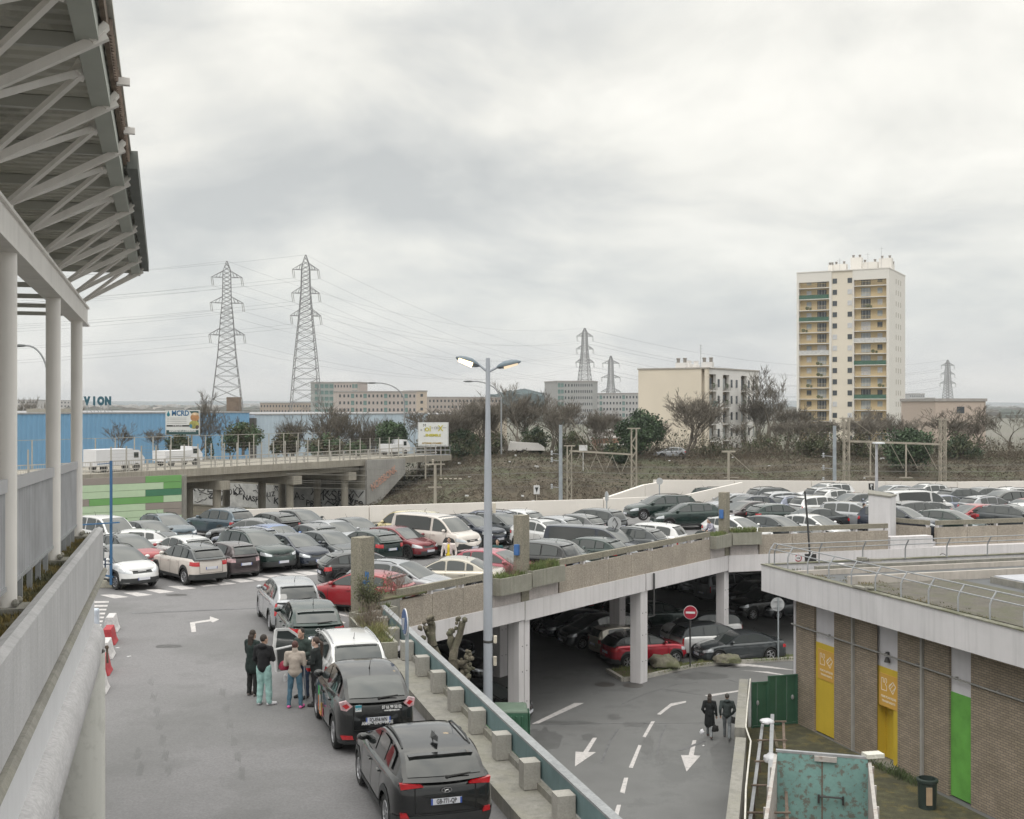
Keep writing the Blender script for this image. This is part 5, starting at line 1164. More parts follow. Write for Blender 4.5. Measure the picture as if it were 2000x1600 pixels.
# open driver door of the white estate
c, ob, s_ = queue['sw']; pm = paint('white', PC['white']); hinge = (s_['L']/2-1.28, s_['W']/2-.02)
dr = MB(); 
da = radians(180-62); ux, uy = cos(da), sin(da)
def dp(u, z, o=0): return (hinge[0]+ux*u-uy*o, hinge[1]+uy*u+ux*o, z)
def slab_(b, poly, o0, o1, mi=0):
    q_ = [dp(u, z, o0) for u, z in poly]+[dp(u, z, o1) for u, z in poly]; n_ = len(poly)
    b.add(q_, [tuple(range(n_))[::-1], tuple(range(n_, 2*n_))]+[(i, (i+1) % n_, n_+(i+1) % n_, n_+i) for i in range(n_)], mi)
slab_(dr, [(0, .3), (1.02, .28), (1.08, .9), (0, .95)], -.05, .05)
for a_, c_ in (((0, .95), (.62, 1.38)), ((.62, 1.38), (1.02, 1.42)), ((1.02, 1.42), (1.08, .92))): dr.bar(dp(*a_), dp(*c_), .06, .07)
door = dr.build('open_door', pm, c, world=False)
b = MB(); slab_(b, [(.05, .36), (.98, .36), (1.02, .88), (.05, .92)], .052, .10); b.build('door_lining', blackp, door, world=False)
b = MB(); slab_(b, [(.08, .95), (.62, 1.34), (1.0, 1.38), (1.05, .93)], -.005, .005); b.build('door_window', glass, door, world=False)
b = MB(); b.ball(dp(.22, 1.02, -.16), (.11, .09, .08), 12); b.build('door_mirror', M('mirror_grey', (.4, .4, .42)), door, world=False)

# lower level
def low(px, py, st_, hd, col_, lb_, **k): 
    p = on(px, py, ST[st_]['H']); return make_car(st_, p, hd, col_, lb_, lvl=0, group='cars in the lower level', **k)
low(1258, 1232, 'suv', 20, 'brightred', 'bright red crossover with black roof behind the island column', roof='black', wheel=2)
low(1443, 1231, 'sedan', 194, 'slate', 'black saloon with five spoke wheels beside the grassed kerb', wheel=0, name='saloon_car')
low(1392, 1213, 'mpv', 18, 'white', 'white-silver crossover with red tail light behind the no entry sign', roof='slate')
low(1368, 1195, 'mpv', 194, 'white', 'white-silver people carrier facing left behind the crossover at the no entry sign', roof='slate')
Cb = on(1258, 1232, 1.6); dn = Vector((cos(radians(112)), sin(radians(112)), 0)); df = Vector((cos(radians(22)), sin(radians(22)), 0))
row = [('small', 22, 'beige', 'small beige city car just behind the bright red crossover'), ('mpv', 202, 'slate', 'dark people carrier facing left, third from the island column'), ('hatch', 202, 'navy', 'dark navy hatchback facing left in the shade'),
       ('suv', 22, 'black', 'black crossover with its tail to the left in the shade'), ('bigsuv', 22, 'dkgreen', 'dark green off-roader, tail to the left, under the middle of the beam'), ('hatch', 202, 'black', 'black hatchback at the back of the first lower row'), ('suv', 202, 'slate', 'slate crossover at the back of the first lower row'), ('hatch', 22, 'grey', 'grey hatchback deep in the first lower row')]
for i, (st_, hd, col_, lb_) in enumerate(row):
    p = Cb+dn*2.45*(i+1)+df*(.2-.15*i); make_car(st_, p, hd, col_, lb_, lvl=0, group='cars in the lower level')
row = [('suv', 22, 'green', 'dark crossover behind the silver people carrier'), ('hatch', 22, 'slate', 'slate hatchback between the two inner columns'), ('estate', 22, 'dkgreen', 'dark green estate behind the inner column'), ('suv', 22, 'silver', 'silver grey crossover with red tail lights seen left of the island column'), ('hatch', 202, 'black', 'black hatchback in the second lower row'), ('sedan', 22, 'navy', 'navy saloon in the second lower row'), ('mpv', 202, 'black', 'black people carrier deep in the second lower row')]
for i, (st_, hd, col_, lb_) in enumerate(row):
    p = Cb+dn*(2.45*(i)+7.6)+df*5.3; make_car(st_, p, hd, col_, lb_, lvl=0, group='cars in the lower level')
for px, py, st_, hd, col_, lb_ in ((1376, 1114, 'hatch', 222, 'silver', 'silver hatchback facing the viewer at the back of the lower level'), (1335, 1109, 'hatch', 222, 'black', 'black hatchback at the back, left of the silver one'), (1418, 1116, 'minivan', 30, 'silver', 'silver small van at the back beside the corner column'),
                                   (1466, 1134, 'estate', 205, 'black', 'black estate in the dark right of the corner column'), (1492, 1148, 'bigsuv', 205, 'black', 'black off-roader in the dark behind the round sign'), (1536, 1156, 'hatch', 205, 'slate', 'slate hatchback in the dark beside the brick building'), (1452, 1119, 'estate', 205, 'green', 'green estate farthest in the dark on the right'),
                                   (1016, 1170, 'hatch', 205, 'black', 'black hatchback seen left of the split white column'), (945, 1330, 'hatch', -22, 'black', 'black hatchback behind the green container, left of the split column'), (868, 1262, 'sedan', -22, 'black', 'black saloon seen between the pollarded trees'), (840, 1225, 'estate', -22, 'slate', 'slate estate far left in the lower level')):
    p = on(px, py, ST[st_]['H']); make_car(st_, p, hd, col_, lb_, lvl=0, group='cars in the lower level', name='small_van' if st_ == 'minivan' else None, cat='van' if st_ == 'minivan' else 'car')
# ============================================================ BEYOND THE DECK
def gz(x, y): return tz(x, y)
# --- bridge over the railway
Bd = Vector((.6, .8, 0)); Bo = Vector((-34.8, 105, 0)); Bnn = Vector((-.8, .6, 0))
def br(s, n=0, z=0): return Bo+Bd*s+Bnn*n+Vector((0, 0, z))
conc_b = M('bridge_concrete', (.33, .305, .26), rough=.95, var=.15, scale=.6, streak=.5, streakcol=(.16, .15, .125), fine=.2, finescale=10, bump=.3)
brd = thing('road_bridge', 'concrete road bridge on round columns over the railway, railed and fenced', 'bridge', br(0, 0, 5))
def bp_(poly_pts, z0, z1, name, m, parent=brd):
    b = MB(); b.prism([(p.x, p.y) for p in poly_pts], z0, z1); return b.build(name, m, parent)
bp_([br(-26, 0), br(52, 0), br(52, 13), br(-26, 13)], 5.9, 6.4, 'road_slab', conc_b)
bp_([br(-26, -.25), br(52, -.25), br(52, .3), br(-26, .3)], 5.75, 6.48, 'edge_beam', conc_b)
for n_ in (.8, 4.4, 8.2, 12): bp_([br(5.5, n_-.25), br(40, n_-.25), br(40, n_+.25), br(5.5, n_+.25)], 5.1, 5.895, 'girder', conc_b)
bp_([br(-26, -.4), br(6, -.4), br(6, 12), br(-26, 12)], 0, 5.74, 'abutment', M('abutment', (.40, .375, .34), streak=.4))
for s_ in (15.5, 25.5, 34): 
    bp_([br(s_-.6, -.35), br(s_+.6, -.35), br(s_+.6, 13), br(s_-.6, 13)], 4.2, 5.09, 'cap_beam', conc_b)
    for n_ in (.9, 5.2, 11):
        b = MB(); p = br(s_, n_); b.lathe([(.42, -.1), (.42, 4.2)], (p.x, p.y, 0), 20); b.build('bridge_column', conc_b, brd, smooth=40)
fence_m = M('fence_post', (.36, .345, .31), rough=.7)
for i in range(36): b = MB(); p = br(-22+2.05*i, .45); b.box((p.x, p.y, 6.98), (.14, .1, 1.0), rz=atan2(.8, .6)); b.build('baluster', M('bridge_rail', (.46, .44, .41)), brd)
b = MB()
for z_ in (6.75, 7.1, 7.5): b.bar(br(-24, .45, z_), br(50, .45, z_), .06, .09)
for i in range(300): p = br(-24+.245*i, .45); b.box((p.x, p.y, 7.0), (.025, .025, 1.0))
b.build('bridge_railing', M('bridge_rail', (.46, .44, .41)), brd)
for i in range(30): b = MB(); p = br(-6+1.66*i if i > 4 else -8+3.0*i-7, -.1); b.bar(p+Vector((0, 0, 6.3)), p+Vector((0, 0, 8.85)), .13, .11, up=(1, 0, 0)); b.build('fence_post', fence_m, brd)
# thin mesh between the fence posts: real wires
b = MB()
for k in range(7): b.bar(br(2, -.12, 6.95+k*.31), br(43, -.12, 6.95+k*.31), .014, .014)
b.build('fence_wire', fence_m, brd)
# far fence on the other side
b = MB()
for i in range(34): p = br(-26+2.4*i, 13.2); b.bar(p+Vector((0, 0, 6.3)), p+Vector((0, 0, 9.2)), .1, .1, up=(1, 0, 0))
b.bar(br(-26, 13.2, 9.2), br(52, 13.2, 9.2), .06, .05)
b.build('far_fence', fence_m, brd)
# graffiti wall across the tracks
gw0, gw1 = at(330, 900, 152), at(716, 900, 133.5); gw0.z = gw1.z = 0
gwl = thing('graffiti_wall', 'concrete retaining wall under the bridge, white band covered with black graffiti', 'wall', gw1)
def gwp(f, z, o=0): d = (gw1-gw0).normalized(); n_ = Vector((d.y, -d.x, 0)); p = gw0.lerp(gw1, f)+n_*o; return Vector((p.x, p.y, z))
b = MB(); b.bar(gwp(0, 2.9, -.3), gwp(1, 2.9, -.3), .6, 5.9); b.build('wall', M('graffiti_concrete', (.24, .225, .19), streak=.5, var=.2, scale=.5), gwl)
b = MB(); b.bar(gwp(0, 1.55, .02), gwp(1, 1.55, .02), .03, 2.9); b.build('painted_band', M('graffiti_white', (.44, .44, .43), var=.2, scale=1, blotch=.35, blotchcol=(.24, .24, .25), blotchscale=1.2), gwl)
ink = M('spray_black', (.02, .02, .022), var=.2); pinks = M('spray_pink', (.50, .30, .24), var=.15)
wa = atan2((gw1-gw0).y, (gw1-gw0).x); random.seed(12)
def spray(txt, f, z, size, m, sx=1.2, bold=.03, rx=0):
    letters(txt, size, m, gwl, gwp(f, z, .06)-gwl.location, (radians(90), rx, wa), 'graffiti_lettering', (sx, 1, 1), bold=bold, extr=.01)
spray('SKOL', .16, 2.2, 1.7, M('spray_grey', (.45, .45, .44)), 1.3, .05); spray('SKOL', .163, 2.2, 1.7, ink, 1.3, -.0)
spray('YAL', .46, 3.75, 1.2, pinks, 1.3, .03); spray('SANK', .585, 3.75, 1.2, pinks, 1.3, .03)
b = MB()
for i, (wd_, f_w, sz_, z_w) in enumerate((('ZERK', .27, 1.0, 1.1), ('OKE', .36, 1.2, 1.9), ('NASH', .45, .9, 1.2), ('Duz', .53, 1.3, 1.9), ('KRo', .6, 1.1, 1.0), ('wAs', .67, 1.4, 1.8), ('PRES', .76, 1.0, 1.0), ('AKSEw', .85, 1.7, 2.1), ('vre', .955, 1.3, 1.6))): spray(wd_, f_w, z_w, sz_, ink, 1.25, -.012 if i % 2 else .02, radians((7, -5, 4, -8, 6, -3, 5, -2, 8)[i]))
for i in range(34):
    f = random.uniform(.05, .985); z = random.uniform(.5, 2.7); pts = []; a = random.uniform(0, 6.28); L_ = (gw1-gw0).length
    for k in range(random.randint(3, 7)): pts.append(gwp(f, min(2.9, max(.2, z)), .05)); f += cos(a)*.5/L_; z += sin(a)*.42; a += random.uniform(-1.3, 1.6)
    b.tube(pts, .045, 4)
for f in (.84, .93):
    b.tube([gwp(f-.03, 1.0, .05), gwp(f-.015, 1.5, .05), gwp(f+.012, 1.1, .05), gwp(f+.03, 1.7, .05)], [.04, .09, .09, .04], 5)
b.tube([gwp(.745+.022*k, 2.35+(.5 if k % 2 else -.25), .05) for k in range(12)], .07, 4)
b.build('graffiti_strokes', ink, gwl)
# wing wall right of the bridge
p0, p1 = at(717, 900, 133), at(792, 897, 139)
b = MB(); q = [Vector((p0.x, p0.y, 0)), Vector((p1.x, p1.y, 4.6)), Vector((p1.x, p1.y, 6.3)), Vector((p0.x, p0.y, 6.4))]; o_ = Vector((-.5, .86, 0))*.5
b.add([tuple(v) for v in q]+[tuple(v+o_) for v in q], [(0, 1, 2, 3), (7, 6, 5, 4), (0, 4, 5, 1), (1, 5, 6, 2), (2, 6, 7, 3), (3, 7, 4, 0)])
ww = thing('wing_wall', 'grey concrete wing wall with pink block lettering at the right end of the bridge', 'wall', (p0.x, p0.y, 0)); b.build('wall', M('wing_concrete', (.31, .30, .285), streak=.4, var=.15, scale=.5), ww)
letters('NOBSBONK', 1.15, pinks, ww, (p0.lerp(p1, .42)-ww.location+Vector((.05, -.1, 4.2-p0.lerp(p1, .42).z))), (radians(90), radians(-24), atan2((p1-p0).y, (p1-p0).x)), 'graffiti_lettering', (.8, 1, 1), bold=.03, extr=.01)
# vehicles on the bridge
def boxvan(px, py, d, L_, h_, label, hd, name='box_truck'):
    c = at(px, py, d); t = thing(name, label, 'van', (c.x, c.y, 6.42), hd); b = MB()
    b.box((-.6, 0, .55+h_/2), (L_-1.6, 2.0, h_)); b.build('box', M('van_white', (.66, .66, .68), rough=.4, var=.02), t, world=False)
    b = MB(); b.add([(L_/2-1.35, -.95, .5), (L_/2, -.95, .5), (L_/2, .95, .5), (L_/2-1.35, .95, .5), (L_/2-1.35, -.9, 2.0), (L_/2-.6, -.9, 1.95), (L_/2-.6, .9, 1.95), (L_/2-1.35, .9, 2.0), (L_/2, -.95, 1.2), (L_/2, .95, 1.2)], [(0, 3, 2, 1), (4, 5, 6, 7), (0, 1, 8, 5, 4), (3, 7, 6, 9, 2), (1, 2, 9, 8), (8, 9, 6, 5), (0, 4, 7, 3)]); b.build('cab', _mc['van_white'], t, world=False)
    b = MB(); b.add([(L_/2-.03, -.85, 1.25), (L_/2-.03, .85, 1.25), (L_/2-.57, .8, 1.88), (L_/2-.57, -.8, 1.88)], [(0, 1, 2, 3)]); b.build('windscreen', glass, t, world=False)
    b = MB()
    for y_ in (-1, 1): b.box((L_/2-.95, y_*.93, 1.5), (.5, .05, .5))
    b.box((-.6, -1.0, 1.0), (L_-1.9, .03, .03)); b.build('side_glass', glass, t, world=False)
    for x_ in (-L_/2+1.1, L_/2-.9):
        for y_ in (-.85, .85): b = MB(); b.lathe([(0, -.1), (.36, -.1), (.38, 0), (.36, .1), (0, .1)], (x_, y_, .38), 16, axis='y'); b.build('wheel', tyre_m, t, world=False)
    return t
ba = atan2(.8, .6)
def onb(px, n_): r_ = (px-CX)/F; o = br(0, n_); return (o.y*r_-o.x)/(.6-.8*r_)
for px, n_, L_, h_, lb_, hd in ((222, 3, 5.6, 1.55, 'white box truck crossing the left end of the bridge', ba), (346, 6, 5.0, 1.05, 'white van on the bridge behind the fence posts', ba), (770, 4, 3.8, .9, 'pale van at the right end of the bridge', ba)):
    p = br(onb(px, n_), n_, 6.42); t = boxvan(px, 880, 100, L_, h_, lb_, hd); t.location = p
# --- warehouses
def corr(name, col): return M(name, col, rough=.6, var=.05, scale=.3, streak=.12)
def shed(px0, px1, ytop, d0, d1, depth, label, col, name='warehouse', step=.9, zb=0):
    a, c = at(px0, ytop, d0), at(px1, ytop, d1); z = a.z; c.z = z; dv = (c-a); L_ = dv.length; dv.normalize(); dv.z = 0; nv = Vector((-dv.y, dv.x, 0))
    t = thing(name, label, 'warehouse', (a.x, a.y, zb)); b = MB(); n = int(L_/step)
    pts = []
    for i in range(n):
        for f, o in ((0, 0), (.35, 0), (.45, .07), (.9, .07)): pts.append(a+dv*(i+f)*L_/n-nv*o)
    pts.append(c); q = [(p.x, p.y, zb) for p in pts]+[(p.x, p.y, z) for p in pts]; k = len(pts); b.add(q, [(i, i+1, k+i+1, k+i) for i in range(k-1)])
    A2, C2 = a+nv*depth, c+nv*depth
    b.add([(c.x, c.y, zb), (C2.x, C2.y, zb), (C2.x, C2.y, z), (c.x, c.y, z), (a.x, a.y, zb), (A2.x, A2.y, zb), (A2.x, A2.y, z), (a.x, a.y, z)], [(0, 1, 2, 3), (5, 4, 7, 6), (1, 5, 6, 2)])
    b.build('cladding', corr('clad_'+label[:9], col), t)
    b = MB(); b.prism([(p.x, p.y) for p in (a-nv*.15, c-nv*.15, C2, A2)], z+.002, z+.25); b.build('roof', M('shed_roof', (.30, .30, .31)), t); return t, a, c, dv, nv, z
shed(-400, 487, 812, 175, 232, 60, 'long bright blue corrugated warehouse behind the bridge', (.16, .33, .52))
shed(497, 835, 811, 234, 262, 50, 'pale blue-white corrugated warehouse right of the bright blue one', (.42, .50, .58))
shed(836, 990, 811, 262, 278, 40, 'long beige shed end behind the leafless trees', (.50, .44, .36))
b = MB(); p = at(492, 812, 232); b.box((p.x, p.y+1, 5), (1.1, 2, 10)); b.build('shed_gap', M('shed_dark', (.06, .055, .05)), loc=(p.x, p.y, 0), label='dark gap column between the blue and the pale warehouse', category='column')
b = MB(); p = at(453, 812, 235); b.box((p.x, p.y+2, 12.2), (2.5, 2.5, 3.9)); b.build('brick_stack', M('stack_brown', (.16, .12, .09), var=.2), loc=(p.x, p.y, 10.5), label='square brown stack standing on the blue warehouse roof', category='chimney')
# roof sign
sg = thing('roof_sign', 'big teal capital letters on a frame above the blue warehouse', 'sign', at(184, 800, 215)); tl = M('sign_teal', (.015, .085, .12), rough=.4)
for ch, px in zip('AVION', (143, 171-13+2, 181, 197, 212)):
    px = {'A': 143, 'V': 160+1, 'I': 181, 'O': 197, 'N': 212}[ch]; p = at(px, 784, 214)
for ch, px in zip('AVION', (151, 170, 184, 197, 211)):
    p = at(px, 784, 214); letters(ch, 1.95, tl, sg, p-sg.location, (radians(90), 0, .15), 'letter', (.72, 1, 1), bold=.16, extr=.12)
b = MB()
for px in (151, 170, 184, 197, 211): p = at(px, 792, 214.3); b.bar(p+Vector((0, 0, .4)), p+Vector((0, 0, -3)), .08, .08, up=(1, 0, 0)); b.bar(p+Vector((0, 0, .2)), p+Vector((.9, 2, -2.5)), .07, .07, up=(1, 0, 0))
b.build('sign_frame', galv, sg)
b = MB(); p = at(95, 812, 205); b.box((p.x, p.y+3, p.z+.6), (8.5, 4, 1.2)); b.build('roof_hut', M('hut_tan', (.3, .28, .24)), loc=p, label='flat tan hut on the blue warehouse roof between the canopy posts', category='hut')
# --- generic blocks of flats with windows
wglass = M('window_dark', (.05, .06, .07), rough=.2, var=.3, scale=.3); wgreen = M('balcony_green', (.12, .20, .19), rough=.5, var=.3, scale=.3)
_wm = {}
def wmesh(w_, h_, m):
    k = (round(w_, 2), round(h_, 2), m.name)
    if k not in _wm:
        b = MB(); b.box((0, 0, 0), (w_, .12, h_)); me = b.mesh('window'); me.materials.append(m); _wm[k] = me
    return _wm[k]
def windows(parent, lst, cap=90):
    """lst: (x, y, z, rotz, w, h, mat) in the parent's frame; the largest few as parts, the rest as one"""
    lst = sorted(lst, key=lambda q: -q[4]*q[5]*(1+.001*q[2]))
    for x, y, z, r_, w_, h_, m in lst[:cap]: link(wmesh(w_, h_, m), 'window', parent, (x, y, z), (0, 0, r_))
    if lst[cap:]:
        b = MB()
        for x, y, z, r_, w_, h_, m in lst[cap:]: b.box((x, y, z), (w_, .12, h_), rz=r_)
        b.build('small_windows', lst[-1][6], parent, world=False, kind='stuff')
def flats(px0, px1, ytop, d0, d1, depth, floor, label, col, cols_, side=0, zb=0, stair=()):
    a, c = at(px0, ytop, d0), at(px1, ytop, d1); z = a.z; dv = Vector((c.x-a.x, c.y-a.y, 0)); L_ = dv.length; an = atan2(dv.y, dv.x)
    t = thing('apartment_block', label, 'apartment block', (a.x, a.y, zb), an); H_ = z-zb; b = MB(); b.box((L_/2, depth/2, H_/2), (L_, depth, H_)); 
    b.build('walls', M('flat_'+label[:12], col, rough=.9, var=.05, scale=.05), t, world=False)
    b = MB(); b.box((L_/2, depth/2, H_+.25), (L_+.4, depth+.4, .5)); b.build('roof', M('flat_roof', (.33, .31, .30)), t, world=False)
    ws = []; nf = int(H_/floor); random.seed(len(label))
    for f in range(nf):
        zz = H_-1.5-f*floor
        if zz < 1: continue
        for i in range(cols_):
            x = (i+.5)*L_/cols_
            st_ = any(abs(i-k) < .5 for k in stair)
            if st_: ws.append((x, -.03, zz, 0, L_/cols_*.8, floor*.62, wgreen))
            elif (i*7) % 3 != 1 or True: ws.append((x, -.03, zz, 0, min(1.3, L_/cols_*.42), 1.15, wglass))
    windows(t, ws, 80); return t, L_, H_
flats(660, 813, 766, 470, 478, 14, 2.8, 'long pinkish slab of flats with green stair bands behind the pale warehouse', (.44, .385, .36), 19, stair=(3, 6, 11, 16))
flats(813, 834, 765, 478, 482, 8, 2.8, 'beige gable end at the right of the pinkish slab of flats', (.50, .42, .35), 1)
flats(614, 652, 748, 530, 532, 18, 2.8, 'tall block with green balconies beside the right one of the two big pylons', (.33, .34, .33), 4, stair=(0, 1, 2, 3))
flats(652, 699, 748, 532, 530, 16, 2.8, 'tall pink block of flats with paired windows above the long slab', (.43, .375, .355), 8, stair=(6, 7))
flats(836, 980, 777, 560, 575, 14, 2.8, 'grey-pink slab of flats behind the tall lamp post', (.38, .33, .30), 20)
flats(508, 614, 788, 640, 630, 14, 2.8, 'low tan block of flats between the two big pylons', (.36, .30, .25), 18)
flats(1089, 1120, 746, 524, 526, 18, 2.8, 'grey tower block with balconies, its left face, left of the middle pylon', (.33, .33, .33), 5, stair=(0, 1))
flats(1120, 1158, 746, 526, 524, 16, 2.8, 'grey tower block with many windows right behind the middle pylon', (.42, .40, .40), 9)
flats(1158, 1247, 770, 560, 548, 16, 2.8, 'wide grey block of flats left of the cream apartment house', (.44, .43, .43), 14, stair=(2, 9))
flats(1776, 1806, 770, 900, 900, 20, 2.8, 'small distant white block right of the tower', (.45, .45, .46), 8)
flats(1806, 1826, 778, 1000, 1000, 20, 2.8, 'small distant grey block left of the far pylon', (.38, .38, .40), 6)
flats(1827, 1925, 784, 205, 205.6, 14, 2.8, 'pinkish house with a blank wall at the right edge behind a leafless tree', (.46, .38, .33), 1)
flats(18, 72, 782, 900, 900, 20, 2.8, 'distant pale block left of the middle canopy post', (.48, .46, .45), 10)
flats(72, 150, 783, 950, 950, 20, 2.8, 'distant pale block between the canopy posts', (.46, .44, .42), 12)
# --- cream apartment house
def frame_of(px_c, y_top, d, dirL, pxL, dirR, pxR):
    c = at(px_c, y_top, d)
    def ln(dv, px): r_ = (px-CX)/F; return (c.y*r_-c.x)/(dv[0]-dv[1]*r_)
    return c, ln(dirL, pxL), ln(dirR, pxR)
c, LL, LR = frame_of(1382, 720, 195, (-.827, .562), 1246.7, (.562, .827), 1482)
cream = M('house_cream', (.66, .59, .49), rough=.9, var=.04, scale=.2); hwhite = M('house_white', (.70, .68, .665), rough=.9, var=.04, scale=.2)
H_ = c.z-4.0; ap = thing('apartment_house', 'cream five storey apartment house with blank gable and balcony front', 'apartment house', (c.x, c.y, 4.0), atan2(.827, .562))
# own frame: x along the balcony front, y along the blank gable
b = MB(); b.box((LR/2, LL/2+.55, H_/2), (LR, LL-1.1, H_)); b.build('walls', cream, ap, world=False)
front = -.0; ps = [1382+ (v-1527)/4 for v in (1540, 1594, 1646, 1697, 1788, 1832, 1880, 1922)]
xs_ = []
for px in ps: r_ = (px-CX)/F; xs_.append((c.y*r_-c.x)/(.562-.827*r_))
segs = [(0, xs_[0]), (xs_[1], xs_[2]), (xs_[3], xs_[4]), (xs_[5], xs_[6]), (xs_[7], LR)]
for a_, c_ in segs: b = MB(); b.box(((a_+c_)/2, .27, H_/2), (c_-a_, .55, H_)); b.build('front_pier', hwhite if a_ > 0 else cream, ap, world=False)
b = MB(); b.box((LR/2, .27, H_-.45), (LR-.02, .53, .9)); b.build('front_band', hwhite, ap, world=False)
b = MB(); b.box((LR/2, LL/2, H_+.12), (LR+.3, LL+.3, .22)); b.build('roof', M('house_roof', (.36, .33, .30)), ap, world=False)
wpale = M('window_pane_soft', (.32, .34, .34), rough=.3, var=.3, scale=.5); flh = 2.8; ws = []; random.seed(4)
for f in range(5):
    zf = H_-1.0-flh*(f+1)+.1
    for k in range(4):
        a_, c_ = xs_[2*k], xs_[2*k+1]; b = MB(); b.box(((a_+c_)/2, .1, zf), (c_-a_-.02, .85, .16)); b.build('balcony_floor', hwhite, ap, world=False)
        b = MB()
        for i in range(9): b.box((a_+.1+(c_-a_-.2)*i/8, -.28, zf+.6), (.05, .04, 1.0))
        b.bar((a_+.05, -.28, zf+1.1), (c_-.05, -.28, zf+1.1), .05, .05)
        if (f, k) in ((1, 0),): b.box(((a_+c_)/2, -.25, zf+.6), (c_-a_-.2, .03, .9))
        b.build('balcony_rail', M('balcony_metal', (.30, .29, .27)) if (f, k) != (1, 0) else wgreen, ap, world=False)
        ws.append(((a_+c_)/2, .54, zf+1.25, 0, (c_-a_)*.5, 1.9, random.choice((wglass, wpale, wpale))))
        if random.random() < .5: b = MB(); b.ball(((a_+c_)/2+.2, -.1, zf+.9), (.4, .25, .5), 8); b.build('balcony_plant', M('balcony_plant', (.05, .075, .035), var=.4, scale=4), ap, world=False)
    for v in (1612, 1713, 1753, 1848):
        px = 1382+(v-1527)/4; r_ = (px-CX)/F; x_ = (c.y*r_-c.x)/(.562-.827*r_); ws.append((x_, -.01, zf+1.35, 0, .75, 1.35, wglass))
windows(ap, ws)
for x_, w_ in ((.9, 4.5), (.9, 9.2)):
    b = MB(); b.box((1.2, w_-4, H_+.6), (.8, 1.9, 1.0)); b.build('chimney_stack', hwhite, ap, world=False)
    for dy in (-.6, .6): b = MB(); b.lathe([(.28, 0), (.28, .6), (.36, .62), (.36, .75), (.2, .8)], (1.2, w_-4+dy, H_+1.1), 10); b.build('chimney_pot', M('pot_dark', (.25, .23, .21)), ap, world=False)
for x_ in (6, 9, 14): b = MB(); b.box((x_, 6, H_+.6), (1.4, .8, .8)); b.lathe([(.25, 0), (.25, .5), (.33, .6)], (x_-.4, 6, H_+1.0), 10); b.lathe([(.25, 0), (.25, .5), (.33, .6)], (x_+.4, 6, H_+1.0), 10); b.build('chimney_stack', hwhite, ap, world=False)
b = MB(); b.bar((11, 6, H_), (11, 6, H_+4.6), .06, .06, up=(1, 0, 0))
for dz in (4.5, 4.0, 3.5): b.bar((10.4, 6, H_+dz), (11.6, 6, H_+dz-.1), .04, .04)
b.build('aerial', M('aerial_grey', (.3, .3, .3)), ap, world=False)
# --- tower block
c, LL, LR = frame_of(1735, 524, 280, (-.866, .5), 1556, (.5, .866), 1766.5)
Hh = c.z-2; tw = thing('tower_block', 'cream fifteen storey tower block with ochre balcony bays', 'tower block', (c.x-.866*LL, c.y+.5*LL, 2.0), radians(-30))
tcream = M('tower_cream', (.68, .62, .53), rough=.9, var=.03, scale=.1); ochre = M('tower_ochre', (.60, .475, .29), rough=.9, var=.08, scale=.2); tw_white = M('tower_white', (.68, .655, .62), rough=.9, var=.03, scale=.1)
f_ = lambda v: (v-320)/598*LL
b = MB(); b.box((LL/2, LR/2+.7, Hh/2), (LL-.02, LR-1.4, Hh)); b.build('core_walls', ochre, tw, world=False)
for a_, c_, m_ in ((0, f_(335), tw_white), (f_(537), f_(553), tw_white), (f_(553)+.01, f_(690), tcream), (f_(690)+.01, f_(698), tw_white), (f_(906), LL, tw_white)):
    b = MB(); b.box(((a_+c_)/2, .72 if m_ is not tcream else .84, Hh/2), (c_-a_, 1.44 if m_ is not tcream else 1.2, Hh)); b.build('front_pier', m_, tw, world=False)
for a_, c_ in ((f_(335), f_(537)), (f_(698), f_(906))): b = MB(); b.box(((a_+c_)/2, .7, Hh-1.2), (c_-a_-.01, 1.38, 2.4)); b.build('front_head', tw_white, tw, world=False)
b = MB(); b.box((LL+.09, LR/2, Hh/2), (.2, LR, Hh)); b.build('side_wall', tw_white, tw, world=False)
b = MB(); b.box((LL/2+.1, LR/2, Hh+.1), (LL+.35, LR+.2, .22)); b.build('roof', tw_white, tw, world=False)
ws = []; random.seed(8); wf = M('window_pane_pale', (.32, .35, .37), rough=.25, var=.4, scale=.4); shut = M('shutter_white', (.52, .52, .54), rough=.7)
curtain = [wglass, wf, shut]
